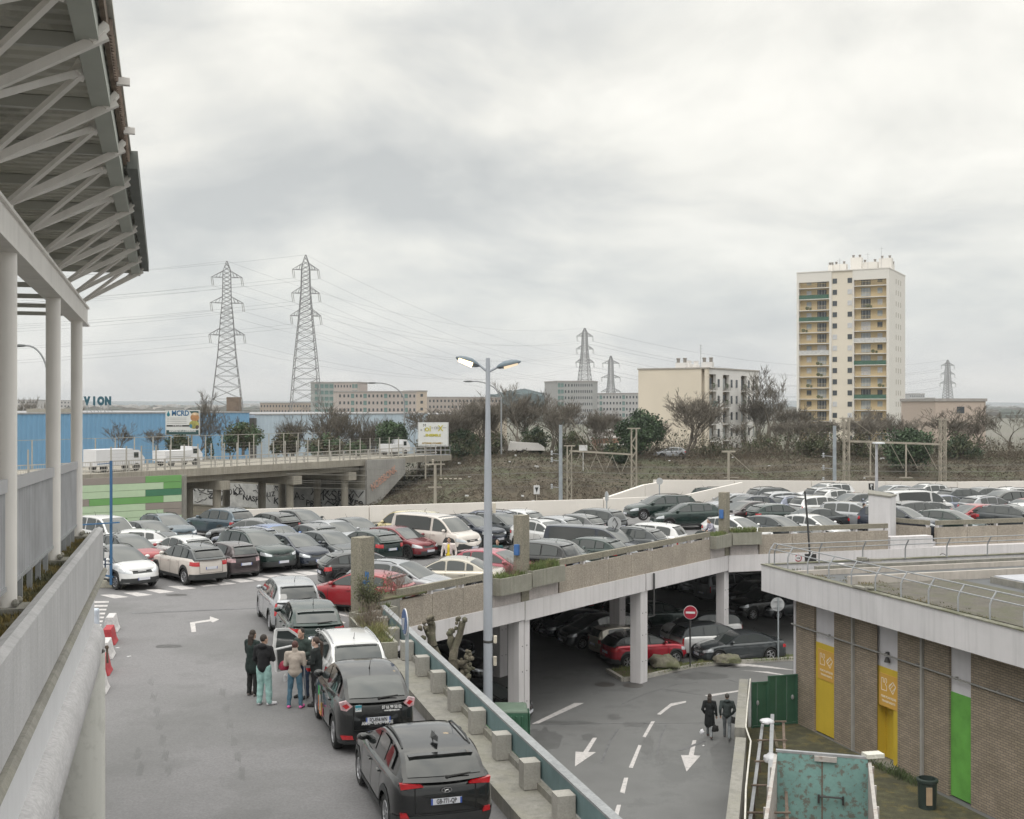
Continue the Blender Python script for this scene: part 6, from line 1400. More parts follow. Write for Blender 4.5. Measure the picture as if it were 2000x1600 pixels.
for f in range(16):
    zf = Hh-3.9-2.72*f
    if zf < 0: break
    for bi, (a_, c_) in enumerate(((f_(335), f_(537)), (f_(698), f_(906)))):
        b = MB(); b.box(((a_+c_)/2, .62, zf), (c_-a_-.02, 1.5, .16)); b.build('balcony_floor', tw_white, tw, world=False)
        kind = {(0, 1): 'g', (0, 3): 'g', (0, 6): 'w', (1, 5): 'w', (1, 7): 'g', (1, 10): 'g'}.get((bi, f), 'r')
        b = MB(); b.bar((a_+.05, -.1, zf+1.05), (c_-.05, -.1, zf+1.05), .06, .05)
        if kind == 'r':
            for i in range(26): b.box((a_+.08+(c_-a_-.16)*i/25, -.1, zf+.55), (.03, .03, 1.0))
            m_ = M('balcony_ochre_metal', (.55, .45, .28))
        else:
            b.box(((a_+c_)/2, -.1, zf+.56), ((c_-a_-.1), .03, .95)); m_ = M('balcony_cloth_green', (.05, .12, .085)) if kind == 'g' else M('balcony_cloth_white', (.5, .5, .5))
        b.build('balcony_rail', m_, tw, world=False)
        big, sm = (f_(480), f_(394)) if bi == 0 else (f_(768), f_(858))
        ws.append((big, 1.38, zf+1.35, 0, 2.2, 2.05, random.choice([wglass, wglass, wf, wf, shut]))); ws.append((sm, 1.38, zf+1.55, 0, 1.15, 1.3, random.choice(curtain)))
        if random.random() < .45: b = MB(); x_ = random.uniform(a_+.5, c_-.5); b.ball((x_, .2, zf+.6), (.5, .3, .45), 8); b.box((x_+.8, .2, zf+.4), (.5, .3, .6)); b.build('balcony_plant', M('balcony_plant', (.05, .075, .035)), tw, world=False)
    for v in (573, 671): ws.append((f_(v), .22, zf+1.5, 0, 1.05, 1.2, random.choice([wglass, wglass, shut])))
    for v in (.42, .56, .70): ws.append((LL+.16, LR*v, zf+1.5, pi/2, .62, 1.2, M('window_brownish', (.28, .24, .18), rough=.3, var=.3)))
windows(tw, ws, 96)
fr = M('frame_white', (.6, .6, .6)); b = MB()
for x, y, z, r_, w_, h_, m in ws:
    if w_ > 2:
        for k in (-.33, 0, .33): b.box((x+k*w_, y-.075, z), (.05, .03, h_))
b.build('window_bars', fr, tw, world=False, kind='stuff')
for x_, y_, w_, h_ in ((6.5, 8, 1.0, 2.2), (8.5, 9, 3.2, 2.4), (12.5, 9, 2.6, 3.8), (15.5, 10, 4, 2.6), (19.5, 9, 3.0, 3.2), (22.5-2.2, 12, 1, 2)):
    st = MB(); st.box((x_, y_, Hh+h_/2+.2), (w_, 2, h_)); o = st.build('roof_stack', tw_white, tw, world=False)
    for dx in (-w_*.3, w_*.3): b = MB(); b.lathe([(.26, 0), (.26, .5), (.34, .55), (.34, .7)], (x_+dx, y_, Hh+h_+.2), 8); b.build('chimney_pot', M('pot_dark', (.25, .23, .21)), o, world=False)
b = MB()
for x_, h_ in ((8.6, 4), (15.4, 5), (18.6, 6.2)): b.bar((x_, 8, Hh), (x_, 8, Hh+h_), .06, .06, up=(1, 0, 0)); b.bar((x_-.6, 8, Hh+h_-.5), (x_+.6, 8, Hh+h_-.4), .04, .04)
b.build('aerial', M('aerial_grey', (.3, .3, .3)), tw, world=False)
# --- small sheds between the trees
for px0, px1, yt, d, cl, lb_ in ((1160, 1215, 843, 190, (.55, .52, .5), 'white flat shed beside the dark evergreen'), (1165, 1212, 856, 185, (.28, .16, .11), 'rust red shed roof left of the dark evergreen'), (1180, 1225, 872, 178, (.6, .6, .6), 'low white shed with red stripe left of the dark evergreen')):
    a, c_ = at(px0, yt, d), at(px1, yt, d); b = MB(); b.box(((a.x+c_.x)/2, d+4, a.z/2+1), (c_.x-a.x, 8, a.z-2)); b.build('walls', M('shed_'+lb_[:8], cl, var=.15), (t := thing('shed', lb_, 'shed', (a.x, d, 3)))); b = MB(); b.box(((a.x+c_.x)/2, d+4, a.z+.1), (c_.x-a.x+.5, 8.6, .2)); b.build('roof', M('shed_roof2', (.5, .48, .46)), t)
# --- hills and far town
b = MB(); nx = 160
for j, (d, k) in enumerate(((2600, 0), (3200, .6), (4200, 1), (5200, .9))):
    for i in range(nx+1):
        x = -5200+10400*i/nx; b.v.append((x*d/4200, d, 6+k*max(0, 12+10*noise.noise((x*.0007, 3, 0))+5*noise.noise((x*.003, 1, 0))+max(0, 9*cos(x*.0006)))))
for j in range(3):
    for i in range(nx): b.f.append((j*(nx+1)+i, j*(nx+1)+i+1, (j+1)*(nx+1)+i+1, (j+1)*(nx+1)+i)); b.m.append(0)
b.build('hills', M('hill_far', (.13, .16, .18), rough=1, var=.25, scale=.006, col2=(.2, .2, .2)), kind='structure', smooth=60)
random.seed(17); b = MB(); b2 = MB()
for i in range(900):
    d = random.uniform(1500, 4200); x = random.uniform(-1.0, .5)*d*.45; w_ = random.uniform(8, 22); z_ = 5+max(0, (d-1800)/1500)*6; b.box((x, d, z_), (w_, 10, random.uniform(4, 9)))
b.build('far_town', M('town_pale', (.42, .39, .37), var=.3, scale=.01), kind='stuff', label='pale distant houses spread along the horizon', category='town')
for i in range(900):
    d = random.uniform(600, 2400); x = random.uniform(-.6, .6)*d*.9; r_ = random.uniform(5, 14); b2.ball((x, d, random.uniform(0, 3)), (r_*1.6, r_, random.uniform(5, 9)), 8)
b2.v = [(p[0]+1.2*noise.noise((p[0]*.3, p[2]*.3, p[1]*.1))*3, p[1], p[2]+1.5*noise.noise((p[0]*.25, p[1]*.1, 4))) for p in b2.v]
b2.build('far_wood', M('far_wood', (.10, .095, .085), rough=1, var=.35, scale=.05, col2=(.07, .085, .075)), kind='stuff', label='brownish far tree belt between the blocks of flats', category='wood')
b = MB(); random.seed(2)
for i in range(260): px = random.uniform(860, 1125); d = random.uniform(750, 1000); p = at(px, 790, d); k = max(0, 1-abs(px-1020)/130); b.ball((p.x, p.y, 5+11*k), (random.uniform(6, 12), 8, random.uniform(5, 8)), 8)
b.v = [(p[0]+2*noise.noise(Vector(p)*.3), p[1], p[2]+2.2*noise.noise(Vector(p)*.25+Vector((5, 0, 0)))) for p in b.v]
b.build('wooded_hill', M('blue_wood', (.06, .085, .09), rough=1, var=.35, scale=.08), kind='stuff', label='dark bluish wooded hill behind the leafless trees at the centre', category='wood')
# --- pylons and power lines
pyl_m = M('pylon_steel', (.20, .20, .205), rough=.6, var=.1)
wire_m = M('wire', (.10, .10, .105), rough=.6, var=0)
def pylon(px, ytop, d, label, arms, prof, rot=.25, thick=.14):
    top = at(px, ytop, d); s_ = d/F; t = thing('power_pylon', label, 'pylon', (top.x, top.y, 0), rot); H_ = top.z; Zp = lambda y: CZ-(y-HY)*s_
    hw = lambda z: lin([(a, c) for a, c in sorted(((Zp(y), w_*s_/2) for y, w_ in prof), reverse=True)], z)
    b = MB(); z = 0; zs = [0]
    while z < Zp(prof[0][0])-.5: z += max(1.3, hw(z)*.85); zs.append(min(z, Zp(prof[0][0])))
    for (x, y) in ((-1, -1), (1, -1), (1, 1), (-1, 1)):
        for a, c in zip(zs[:-1], zs[1:]): b.bar((x*hw(a), y*hw(a), a), (x*hw(c), y*hw(c), c), thick*1.3, thick*1.3, up=(1, 0, 0))
    for a, c in zip(zs[:-1], zs[1:]):
        A_, C_ = hw(a), hw(c)
        for q0, q1 in (((-1, -1), (1, -1)), ((1, -1), (1, 1)), ((1, 1), (-1, 1)), ((-1, 1), (-1, -1))):
            b.bar((q0[0]*A_, q0[1]*A_, a), (q1[0]*C_, q1[1]*C_, c), thick*.8, thick*.8); b.bar((q1[0]*A_, q1[1]*A_, a), (q0[0]*C_, q0[1]*C_, c), thick*.8, thick*.8)
            if C_ > 1.6: b.bar((q0[0]*C_, q0[1]*C_, c), (q1[0]*C_, q1[1]*C_, c), thick*.7, thick*.7)
    b.build('mast', pyl_m, t, world=False); tips = []
    for y, w_ in arms:
        z = Zp(y); W2 = w_*s_/2
        for sg_ in (-1, 1):
            b = MB()
            for yy in (-1, 1):
                b.bar((sg_*hw(z), yy*hw(z), z), (sg_*W2, 0, z), thick, thick); b.bar((sg_*hw(z+2), yy*hw(z+2), z+2.0), (sg_*W2, 0, z), thick, thick)
                for k in (.3, .6): b.bar((sg_*(hw(z)+(W2-hw(z))*k), yy*hw(z)*(1-k), z), (sg_*(hw(z)+(W2-hw(z))*(k-.15)), yy*hw(z)*(1-k), z+2.0*(1-k)), thick*.7, thick*.7)
            b.build('cross_arm', pyl_m, t, world=False)
            b = MB(); b.tube([(sg_*W2, 0, z-.1), (sg_*W2+.35, 0, z-2.7)], .09, 5); b.tube([(sg_*W2-.5*sg_, 0, z-.1), (sg_*W2-.5*sg_+.35, 0, z-2.7)], .09, 5); b.build('insulator', M('insulator', (.25, .24, .23)), t, world=False)
            tips.append(Vector((top.x+cos(rot)*(sg_*W2+.35), top.y+sin(rot)*(sg_*W2+.35), z-2.7)))
    tips.append(Vector((top.x, top.y, H_))); return tips
t1 = pylon(443, 510, 380, 'leftmost tall lattice pylon above the blue warehouse', ((542, 60), (592, 64), (654, 69)), ((510, 1.5), (530, 15), (585, 17), (620, 24), (690, 34), (790, 58), (860, 75)))
t2 = pylon(597, 498, 370, 'tallest lattice pylon, second from the left', ((527, 52), (573, 55), (617, 60)), ((498, 1.5), (520, 15), (570, 18), (620, 26), (700, 42), (790, 56), (860, 70)))
t3 = pylon(1142, 641, 640, 'middle lattice pylon in front of the grey tower block', ((657, 34), (682, 36), (708, 38)), ((641, 1.5), (650, 8), (680, 10), (710, 15), (760, 24), (840, 34)), thick=.2)
t4 = pylon(1193, 695, 760, 'small lattice pylon left of the cream apartment house', ((710, 36), (738, 40), (765, 40)), ((695, 1.5), (705, 7), (740, 9), (770, 14), (830, 30)), thick=.22)
t5 = pylon(1851, 703, 900, 'faint lattice pylon at the right beyond the tower', ((714, 30), (731, 32), (749, 36)), ((703, 1.5), (712, 6), (745, 9), (790, 16), (840, 22)), thick=.22)
def wirespan(a, c, sag, r_, label='thin overhead power cable hanging between pylons', grp='overhead power cables'):
    b = MB(); pts = []
    for k in range(17): f = k/16; p = a.lerp(c, f); p.z -= sag*4*f*(1-f); pts.append(p)
    b.tube(pts, r_, 4, cap=False); b.build('power_cable', wire_m, loc=a, label=label, category='cable', group=grp)
TN = ('the upper left arm', 'the upper right arm', 'the middle left arm', 'the middle right arm', 'the lower left arm', 'the lower right arm', 'the peak')
for A_, C_ in ((t1, t3), (t2, t4)):
    for k, (a, c) in enumerate(zip(A_, C_)): wirespan(a, c, 9, .023, 'power cable from %s of %s pylon sagging right' % (TN[k], 'the leftmost' if A_ is t1 else 'the tallest'))
for A_ in (t1, t2):
    for k, a in enumerate(A_): wirespan(a, a+Vector((-330, 10, 3)), 10, .023, 'power cable from %s of %s pylon running left' % (TN[k], 'the leftmost' if A_ is t1 else 'the tallest'), 'power cables behind the canopy')
for k, (a, c) in enumerate(zip(t3, t5)): wirespan(a, c, 12, .045, 'faint power cable from %s of the middle pylon passing behind the tower' % TN[k], 'power cables behind the tower')
# --- railway masts
mast_g = M('mast_grey', (.30, .33, .36), rough=.5); lat_m = M('lattice_tan', (.33, .30, .25), rough=.8, var=.2, scale=1)
def mast(px, yt, d, r_, label, m_=mast_g, extras=None, z0=0):
    p = at(px, yt, d); t = thing('railway_mast', label, 'mast', (p.x, p.y, z0)); b = MB(); b.lathe([(r_, z0), (r_*.8, p.z)], (p.x, p.y, 0), 12); b.build('pole', m_, t, smooth=40); return t, p
def lattice(px, yt, d, w_, label, m_=lat_m):
    p = at(px, yt, d); t = thing('railway_mast', label, 'mast', (p.x, p.y, 0)); b = MB(); z = 0
    for x, y in ((-1, -1), (1, -1), (1, 1), (-1, 1)): b.bar((p.x+x*w_/2, p.y+y*w_/2, 0), (p.x+x*w_/2, p.y+y*w_/2, p.z), .09, .09, up=(1, 0, 0))
    k = 0
    while z < p.z-.7:
        s_ = 1 if k % 2 else -1
        for y in (-1, 1): b.bar((p.x-s_*w_/2, p.y+y*w_/2, z), (p.x+s_*w_/2, p.y+y*w_/2, z+.7), .05, .05, up=(0, 1, 0))
        for x in (-1, 1): b.bar((p.x+x*w_/2, p.y-s_*w_/2, z), (p.x+x*w_/2, p.y+s_*w_/2, z+.7), .05, .05, up=(1, 0, 0))
        z += .7; k += 1
    b.build('pole', m_, t); b = MB(); b.box((p.x, p.y, p.z+.05), (w_*2.6, .2, .1)); b.build('cap', m_, t); return t, p
def insul(b, p): b.lathe([(.05, -.3), (.12, -.25), (.05, -.15), (.12, -.1), (.05, 0), (.12, .05), (.05, .15)], p, 8)
t, p = mast(1095, 830, 106, .19, 'round blue-grey railway mast right of the white trailer'); b = MB()
for z in (8.2, 7.6, 5.2): b.bar((p.x, p.y, z), (p.x-.9, p.y, z+.1), .06, .06); insul(b, (p.x-.8, p.y, z+.2))
b.build('bracket', galv, t)
t, p = lattice(1112, 872, 109, .4, 'brown lattice mast carrying the left end of the long boom')
t2_, p2 = lattice(1238, 838, 109, .45, 'pale lattice mast carrying the right end of the left boom')
b = MB(); a_, c_ = Vector((p.x, 109, 8.4)), Vector((p2.x, 109, 8.05)); b.bar(a_, c_, .13, .15); b.bar(a_+Vector((0, 0, 3)), a_.lerp(c_, .45), .04, .04)
b.bar(a_+Vector((.2, 0, 2.4)), a_.lerp(c_, .3), .04, .04)
for f in (.15, .4, .65, .9): q = a_.lerp(c_, f); b.bar(q, q+Vector((.9, 0, -2.0)), .04, .04, up=(0, 1, 0)); b.bar(q+Vector((.2, 0, 0)), q+Vector((-.5, 0, -1.6)), .04, .04, up=(0, 1, 0))
b.build('boom', lat_m, t)
t, p = mast(1423, 882, 104, .13, 'thin concrete railway mast behind the corner pillar', lat_m); b = MB(); b.box((p.x, p.y, p.z), (1.2, .15, .15)); b.bar((p.x, p.y, p.z), (p.x+2, p.y, p.z-1.8), .05, .05); b.bar((p.x-.4, p.y, p.z-2.3), (p.x+.9, p.y, p.z-2.3), .06, .06); b.build('bracket', lat_m, t)
t, p = mast(850, 907, 103, .15, 'concrete railway mast with crossarm below the handwritten billboard', lat_m); b = MB(); b.box((p.x, p.y, p.z), (1.7, .15, .12)); b.box((p.x, p.y, p.z-2.0), (1.2, .1, .1)); insul(b, (p.x-.2, p.y, p.z+.3))
for k in range(5): b.lathe([(.1, 0), (.16, .02), (.1, .1)], (p.x+.5+k*.42, p.y, p.z-1.3), 8)
b.build('bracket', lat_m, t)
t, p = mast(1630, 832, 106, .19, 'round blue-grey railway mast in front of the tower'); b = MB()
for z in (8.0, 6.9, 5.8): b.bar((p.x, p.y, z), (p.x-1.2, p.y, z+.1), .06, .06); insul(b, (p.x-1.0, p.y, z+.2))
b.build('bracket', galv, t)
t, p = lattice(1653, 818, 109, .45, 'brown lattice mast carrying the left end of the right boom')
t2_, p2 = lattice(1841, 820, 109, .45, 'brown lattice mast carrying the right end of the right boom')
b = MB(); a_, c_ = Vector((p.x, 109, 9.3)), Vector((p2.x, 109, 9.0)); b.bar(a_, c_, .16, .18); b.bar(a_+Vector((.3, 0, 2.2)), a_.lerp(c_, .38), .04, .04)
for f in (.2, .45, .6, .8): q = a_.lerp(c_, f); b.bar(q, q+Vector((1.3, 0, -2.4)), .04, .04, up=(0, 1, 0))
for f in (.25, .62): q = a_.lerp(c_, f); b.bar(q, q+Vector((0, 0, -3.2)), .12, .12, up=(1, 0, 0)); b.box((q.x, q.y, q.z-3.2), (1.2, .1, .12))
b.build('boom', lat_m, t)
t, p = mast(1048, 945, 100, .05, 'thin post with a small white arrow board above the boundary wall', lat_m); b = MB(); b.box((p.x, p.y-.1, p.z-.5), (.5, .04, .75)); o = b.build('board', M('board_white', (.6, .6, .6)), t); b = MB(); b.add([(p.x-.15, p.y-.13, p.z-.3), (p.x+.15, p.y-.13, p.z-.3), (p.x, p.y-.13, p.z-.75)], [(0, 2, 1)]); b.build('arrow', platet, o)
for k, (y_, d, sg_) in enumerate(((903, 108, .3), (909, 107.2, .5), (916, 108.6, .2), (921, 107.8, .6), (929, 107, .2), (937, 109.3, .3), (943, 109.5, .3))):
    a, c_ = at(560, y_+(5 if k % 2 else 9), d), at(2150, y_-(6 if k % 2 else 2), d); pts = []
    for q in range(33): f = q/32; v = a.lerp(c_, f); v.z -= .25*abs(sin(f*pi*3)); pts.append(v)
    b = MB(); b.tube(pts, .013, 4, cap=False); b.build('contact_wire', M('wire_pale', (.17, .165, .15)), loc=a, label=('topmost', 'second', 'third', 'fourth', 'fifth', 'sixth', 'lowest')[k]+' of the thin contact wires strung across in front of the brown bank', category='cable', group='railway wires')
# --- curved street lamps far off
def swan(px, yt, d, ybase, side, label, reach=3.4):
    p = at(px, yt, d); t = thing('street_lamp', label, 'street lamp', (p.x, p.y, gz(p.x, p.y))); zb_ = 2.0; b = MB(); pts = [(p.x, p.y, zb_), (p.x, p.y, p.z-2.5)]
    for k in range(1, 9): a = k/8*pi/2*1.05; pts.append((p.x-side*reach*(1-cos(a)), p.y, p.z-2.5+2.5*sin(a)))
    b.tube(pts, [.13]+[.10]*1+[.07]*8, 8); b.build('post', M('lamp_grey', (.26, .27, .28)), t, smooth=50); q = pts[-1]; b = MB(); b.ball((q[0]-side*.5, q[1], q[2]), (.7, .2, .12), 10); b.build('lantern', M('lamp_dark', (.14, .15, .15)), t)
swan(790, 748, 150, 875, 1, 'curved grey street lamp behind the bridge end, left of the handwritten billboard')
swan(979, 745, 150, 870, 1, 'curved grey street lamp just right of the tall double lamp post')
swan(93, 675, 90, 900, 1, 'curved grey street lamp between the canopy posts', 1.6)
# --- billboards
def board(px0, px1, y0, y1, d, label, legs=1):
    a, c_ = at(px0, y0, d), at(px1, y1, d); t = thing('billboard', label, 'billboard', (a.x, d, 4)); b = MB(); b.box(((a.x+c_.x)/2, d+.1, (a.z+c_.z)/2), (c_.x-a.x, .2, a.z-c_.z)); b.build('frame', M('board_frame', (.55, .56, .56)), t)
    b = MB(); b.box(((a.x+c_.x)/2, d-.02, (a.z+c_.z)/2), (c_.x-a.x-.25, .03, a.z-c_.z-.25)); f = b.build('poster', M('poster_white', (.66, .67, .66), var=.03), t)
    b = MB()
    for k in (.25, .75): b.bar((a.x+(c_.x-a.x)*k, d+.3, 2), (a.x+(c_.x-a.x)*k, d+.3, c_.z+.3), .18, .18, up=(1, 0, 0))
    b.build('legs', lat_m, t); return t, f, a, c_
t, f, a, c_ = board(323, 390, 801, 850, 150, 'billboard with blue capitals and a dark green foot before the blue warehouse')
W_b = c_.x-a.x; H_b = a.z-c_.z; dk = M('poster_dark', (.035, .085, .085), var=0); bl = M('poster_blue', (.03, .13, .27), var=0)
def pq(u, v): return Vector((a.x+W_b*u, 150-.05, a.z-H_b*v))
def prect(u0, u1, v0, v1, m_, n_='poster_shape'): b = MB(); b.box(((pq(u0, 0).x+pq(u1, 0).x)/2, 149.955, (pq(0, v0).z+pq(0, v1).z)/2), ((u1-u0)*W_b, .01, (v1-v0)*H_b)); b.build(n_, m_, f)
prect(.03, .97, .80, .97, dk); prect(.04, .70, .60, .66, platet)
b = MB(); b.add([tuple(pq(*v)) for v in ((.70, .04), (.97, .04), (.97, .55), (.84, .28))], [(0, 3, 2, 1)]); b.build('poster_shape', dk, f)
for (u, v, ru, rv, cl) in ((.86, .30, .13, .16, (.42, .22, .10)), (.87, .17, .11, .07, (.6, .45, .3)), (.84, .58, .15, .17, (.35, .33, .10)), (.76, .62, .06, .1, (.05, .2, .3)), (.92, .66, .06, .1, (.10, .07, .05))):
    b = MB(); p = pq(u, v); b.ball((p.x, p.y-.0, p.z), (ru*W_b, .012, rv*H_b), 12); b.build('poster_picture', M('pic_%d' % int(cl[0]*100), cl, var=.3, scale=2), f)
letters('MCRD', .92, bl, f, pq(.44, .135)-t.location, (radians(90), 0, 0), 'lettering', (.85, 1, 1), bold=.03)
b = MB(); p = pq(.09, .15); b.ball((p.x, p.y, p.z-.1), (.2, .012, .26), 10); b.add([(p.x-.12, p.y-.0, p.z+.08), (p.x+.12, p.y, p.z+.08), (p.x, p.y, p.z+.42)], [(0, 1, 2)]); b.build('poster_drop', M('drop_teal', (.02, .2, .27)), f)
for v in (.31, .38, .45, .52): prect(.07, .09, v, v+.025, platet); prect(.12, .62, v, v+.018, M('poster_line', (.35, .35, .36)))
letters('BENEFICIEZ DE LA SUBVENTION', .30, M('sticker_white', (.7, .7, .7)), f, pq(.5, .84)-t.location, (radians(90), 0, 0), 'lettering', (.78, 1, 1), bold=.01)
letters('01 48 12 34 56', .2, M('sticker_white', (.7, .7, .7)), f, pq(.36, .63)-t.location+Vector((0, -.03, 0)), (radians(90), 0, 0), 'lettering', bold=.004)
t, f, a, c_ = board(816, 876, 825, 872, 140, 'white billboard with thin handwritten yellow and black letters above the bank')
W_b = c_.x-a.x; H_b = a.z-c_.z; ye = M('poster_yellow', (.50, .45, .04), var=0); gy = M('poster_ink', (.12, .12, .12), var=0)
def lt(tx_, sz_, m_, u, v, sx=1, bd=.0): letters(tx_, sz_, m_, f, Vector((a.x+W_b*u, 139.94, a.z-H_b*v))-t.location, (radians(90), 0, 0), 'lettering', (sx, 1, 1), bold=bd)
lt('M', .5, gy, .22, .13, 1); lt('+ T', .5, gy, .17, .33, 1); lt('oi', .95, ye, .33, .27, 1, .02); lt('+ CEU', .42, gy, .58, .24, .9); lt('X', .95, ye, .74, .26, .9, .02); lt('ment', .22, gy, .87, .22, .9); lt('=', .4, gy, .22, .58); lt('ENSEMBLE', .4, ye, .5, .54, 1, .02); lt('ACTIONNE, DYNAMISE !', .26, M('poster_ochre', (.35, .22, .03)), .47, .87, .85, .01)
b = MB(); p = at(846, 888, 139.5); 
for z in (.0, .55): b.bar((p.x-2.0, p.y-.3, p.z+z), (p.x+2.0, p.y-.3, p.z+z), .08, .1)
for k in range(8): b.bar((p.x-2+4*k/7, p.y-.3, p.z), (p.x-2+4*k/7, p.y-.3, p.z+1.2), .05, .05, up=(1, 0, 0))
b.build('catwalk', galv, t)
# trailer and car on the bank
p = at(1029, 880, 158); t = thing('white_trailer', 'white trailer with rounded front parked on top of the brown bank', 'trailer', p); b = MB()
b.add([(-2.5, 0, .3), (1.6, 0, .3), (2.45, 0, .3), (2.35, 0, .75), (1.9, 0, 1.1), (1.6, 0, 1.28), (-2.2, 0, 1.45), (-2.5, 2, .3), (1.6, 2, .3), (2.45, 2, .3), (2.35, 2, .75), (1.9, 2, 1.1), (1.6, 2, 1.28), (-2.2, 2, 1.45)], [(0, 1, 2, 3, 4, 5, 6), (13, 12, 11, 10, 9, 8, 7), (6, 5, 12, 13), (5, 4, 11, 12), (4, 3, 10, 11), (3, 2, 9, 10), (0, 6, 13, 7)]); b.v = [(v[0], v[1], v[2]-.3) for v in b.v]; b.build('body', M('trailer_white', (.72, .70, .68), rough=.5, var=.03), t, world=False)
b = MB(); b.lathe([(0, -.1), (.32, -.1), (.32, .1), (0, .1)], (-.4, .1, -.15), 14, axis='y'); b.build('wheel', tyre_m, t, world=False)
p = at(1308, 899, 150); z = gz(p.x, p.y); make_car('hatch', (p.x, p.y), 185, 'silver', 'small silver car parked under the leafless tree on the bank', lvl=z, group=None)
b = MB(); p = at(1139, 875, 128); b.box((p.x, p.y, p.z), (.9, .05, .6)); b.bar((p.x, p.y+.05, p.z), (p.x, p.y+.05, p.z-2.5), .06, .06, up=(1, 0, 0)); b.build('notice_board', M('board_white', (.6, .6, .6)), loc=p, label='small white notice board on the bank beneath the boom', category='sign')
# ============================================================ TREES, BRAMBLES, HEDGES
bark = M('bark', (.125, .11, .09), rough=1, var=.3, scale=2); bark_pale = M('bark_pale', (.17, .15, .125), rough=1, var=.3, scale=2)
ivy = M('ivy', (.035, .06, .03), rough=.9, var=.5, scale=1.5, col2=(.06, .08, .035))
_tv = {}
def tree_variant(v, stems):
    """a leafless tree of height 10 and crown width 8; trunk mesh and twig mesh"""
    if (v, stems) in _tv: return _tv[(v, stems)]
    random.seed(100+v); tr_ = MB(); tw_ = MB(); levels = 7; twig = .015
    def grow(p, dr, L_, r_, lv):
        pts = [p]; dd = dr.copy(); n = 3 if lv < 3 else 2
        for i in range(n): dd = (dd+Vector((random.gauss(0, .15), random.gauss(0, .15), random.gauss(.04, .08)))).normalized(); pts.append(pts[-1]+dd*L_/n)
        r1 = max(twig*.6, r_*.62); (tr_ if lv < 2 else tw_).tube(pts, [r_+(r1-r_)*i/n for i in range(n+1)], 7 if lv < 2 else (4 if lv < 4 else 3), cap=False)
        if lv >= levels: return
        k = random.choice((2, 3, 3)) if lv < levels-1 else 3
        for j in range(k):
            f = random.uniform(.3, 1) if j else 1; q = pts[-1] if f > .95 else pts[0].lerp(pts[-1], f); a = random.uniform(0, 2*pi); sp_ = random.uniform(.25, .65) if lv else random.uniform(.25, .5)
            nd = (dd*cos(sp_)+Vector((cos(a), sin(a), 0))*sin(sp_)+Vector((0, 0, .16))).normalized(); grow(q, nd, L_*random.uniform(.66, .88), max(twig, r1*random.uniform(.55, .8)), lv+1)
    for s_ in range(stems):
        a = random.uniform(0, 6.28); lean = Vector((cos(a)*.35, sin(a)*.35, 1)).normalized() if stems > 1 else Vector((.05, 0, 1)).normalized(); grow(Vector((random.uniform(-.3, .3)*(stems > 1), 0, 0)), lean, 2.1, .22/sqrt(stems)+.03, 0)
    al = tr_.v+tw_.v; zs = sorted(v_[2] for v_ in al); zx = zs[int(len(zs)*.998)]; xs_ = sorted(v_[0] for v_ in al); xw = xs_[int(len(xs_)*.99)]-xs_[int(len(xs_)*.01)]; cxm = (xs_[int(len(xs_)*.99)]+xs_[int(len(xs_)*.01)])/2*.0
    for mb in (tr_, tw_): mb.v = [(q[0]*8/xw, q[1]*8/xw, q[2]*10/zx) for q in mb.v]
    m1, m2 = tr_.mesh('trunk', 60), tw_.mesh('crown'); m1.materials.append(bark); m2.materials.append(bark); _tv[(v, stems)] = (m1, m2); return m1, m2
def bare_tree(px, ytop, d, width, label, seed=0, levels=6, m_=bark, ivy_h=0, stems=1, zb=None, dens=1.0, name='bare_tree'):
    top = at(px, ytop, d); z0 = gz(top.x, top.y) if zb is None else zb; H_ = max(3, top.z-z0); Wd = width*1.1*d/F
    t = thing(name, label, 'tree', (top.x, top.y, z0), seed*1.7); st_ = 1 if stems == 1 else 3; m1, m2 = tree_variant(seed % 4 if st_ == 1 else 10+seed % 3, st_)
    a = link(m1, 'trunk', t, mats=[m_]); c = link(m2, 'crown', t, mats=[m_]); t.scale = (Wd/8, Wd/8, H_/10)
    if ivy_h:
        random.seed(seed); b = MB()
        for i in range(int(1200*ivy_h)): f = random.random(); r_ = (.3+.5*sin(f*pi))*(.8+.5*random.random())*.9; an = random.uniform(0, 6.28); leafq(b, (r_*cos(an), r_*sin(an), 10*ivy_h*f), .16)
        b.build('ivy', ivy, t, world=False)
    return t
def leafq(b, p, s_, m_=0):
    n = Vector((random.gauss(0, 1), random.gauss(0, 1), random.gauss(.3, 1))).normalized(); u = n.orthogonal().normalized(); v = n.cross(u); s_ *= random.uniform(.6, 1.4); p = Vector(p)
    b.add([p-u*s_, p+v*s_*.6, p+u*s_, p-v*s_*.6], [(0, 1, 2, 3)], m_)
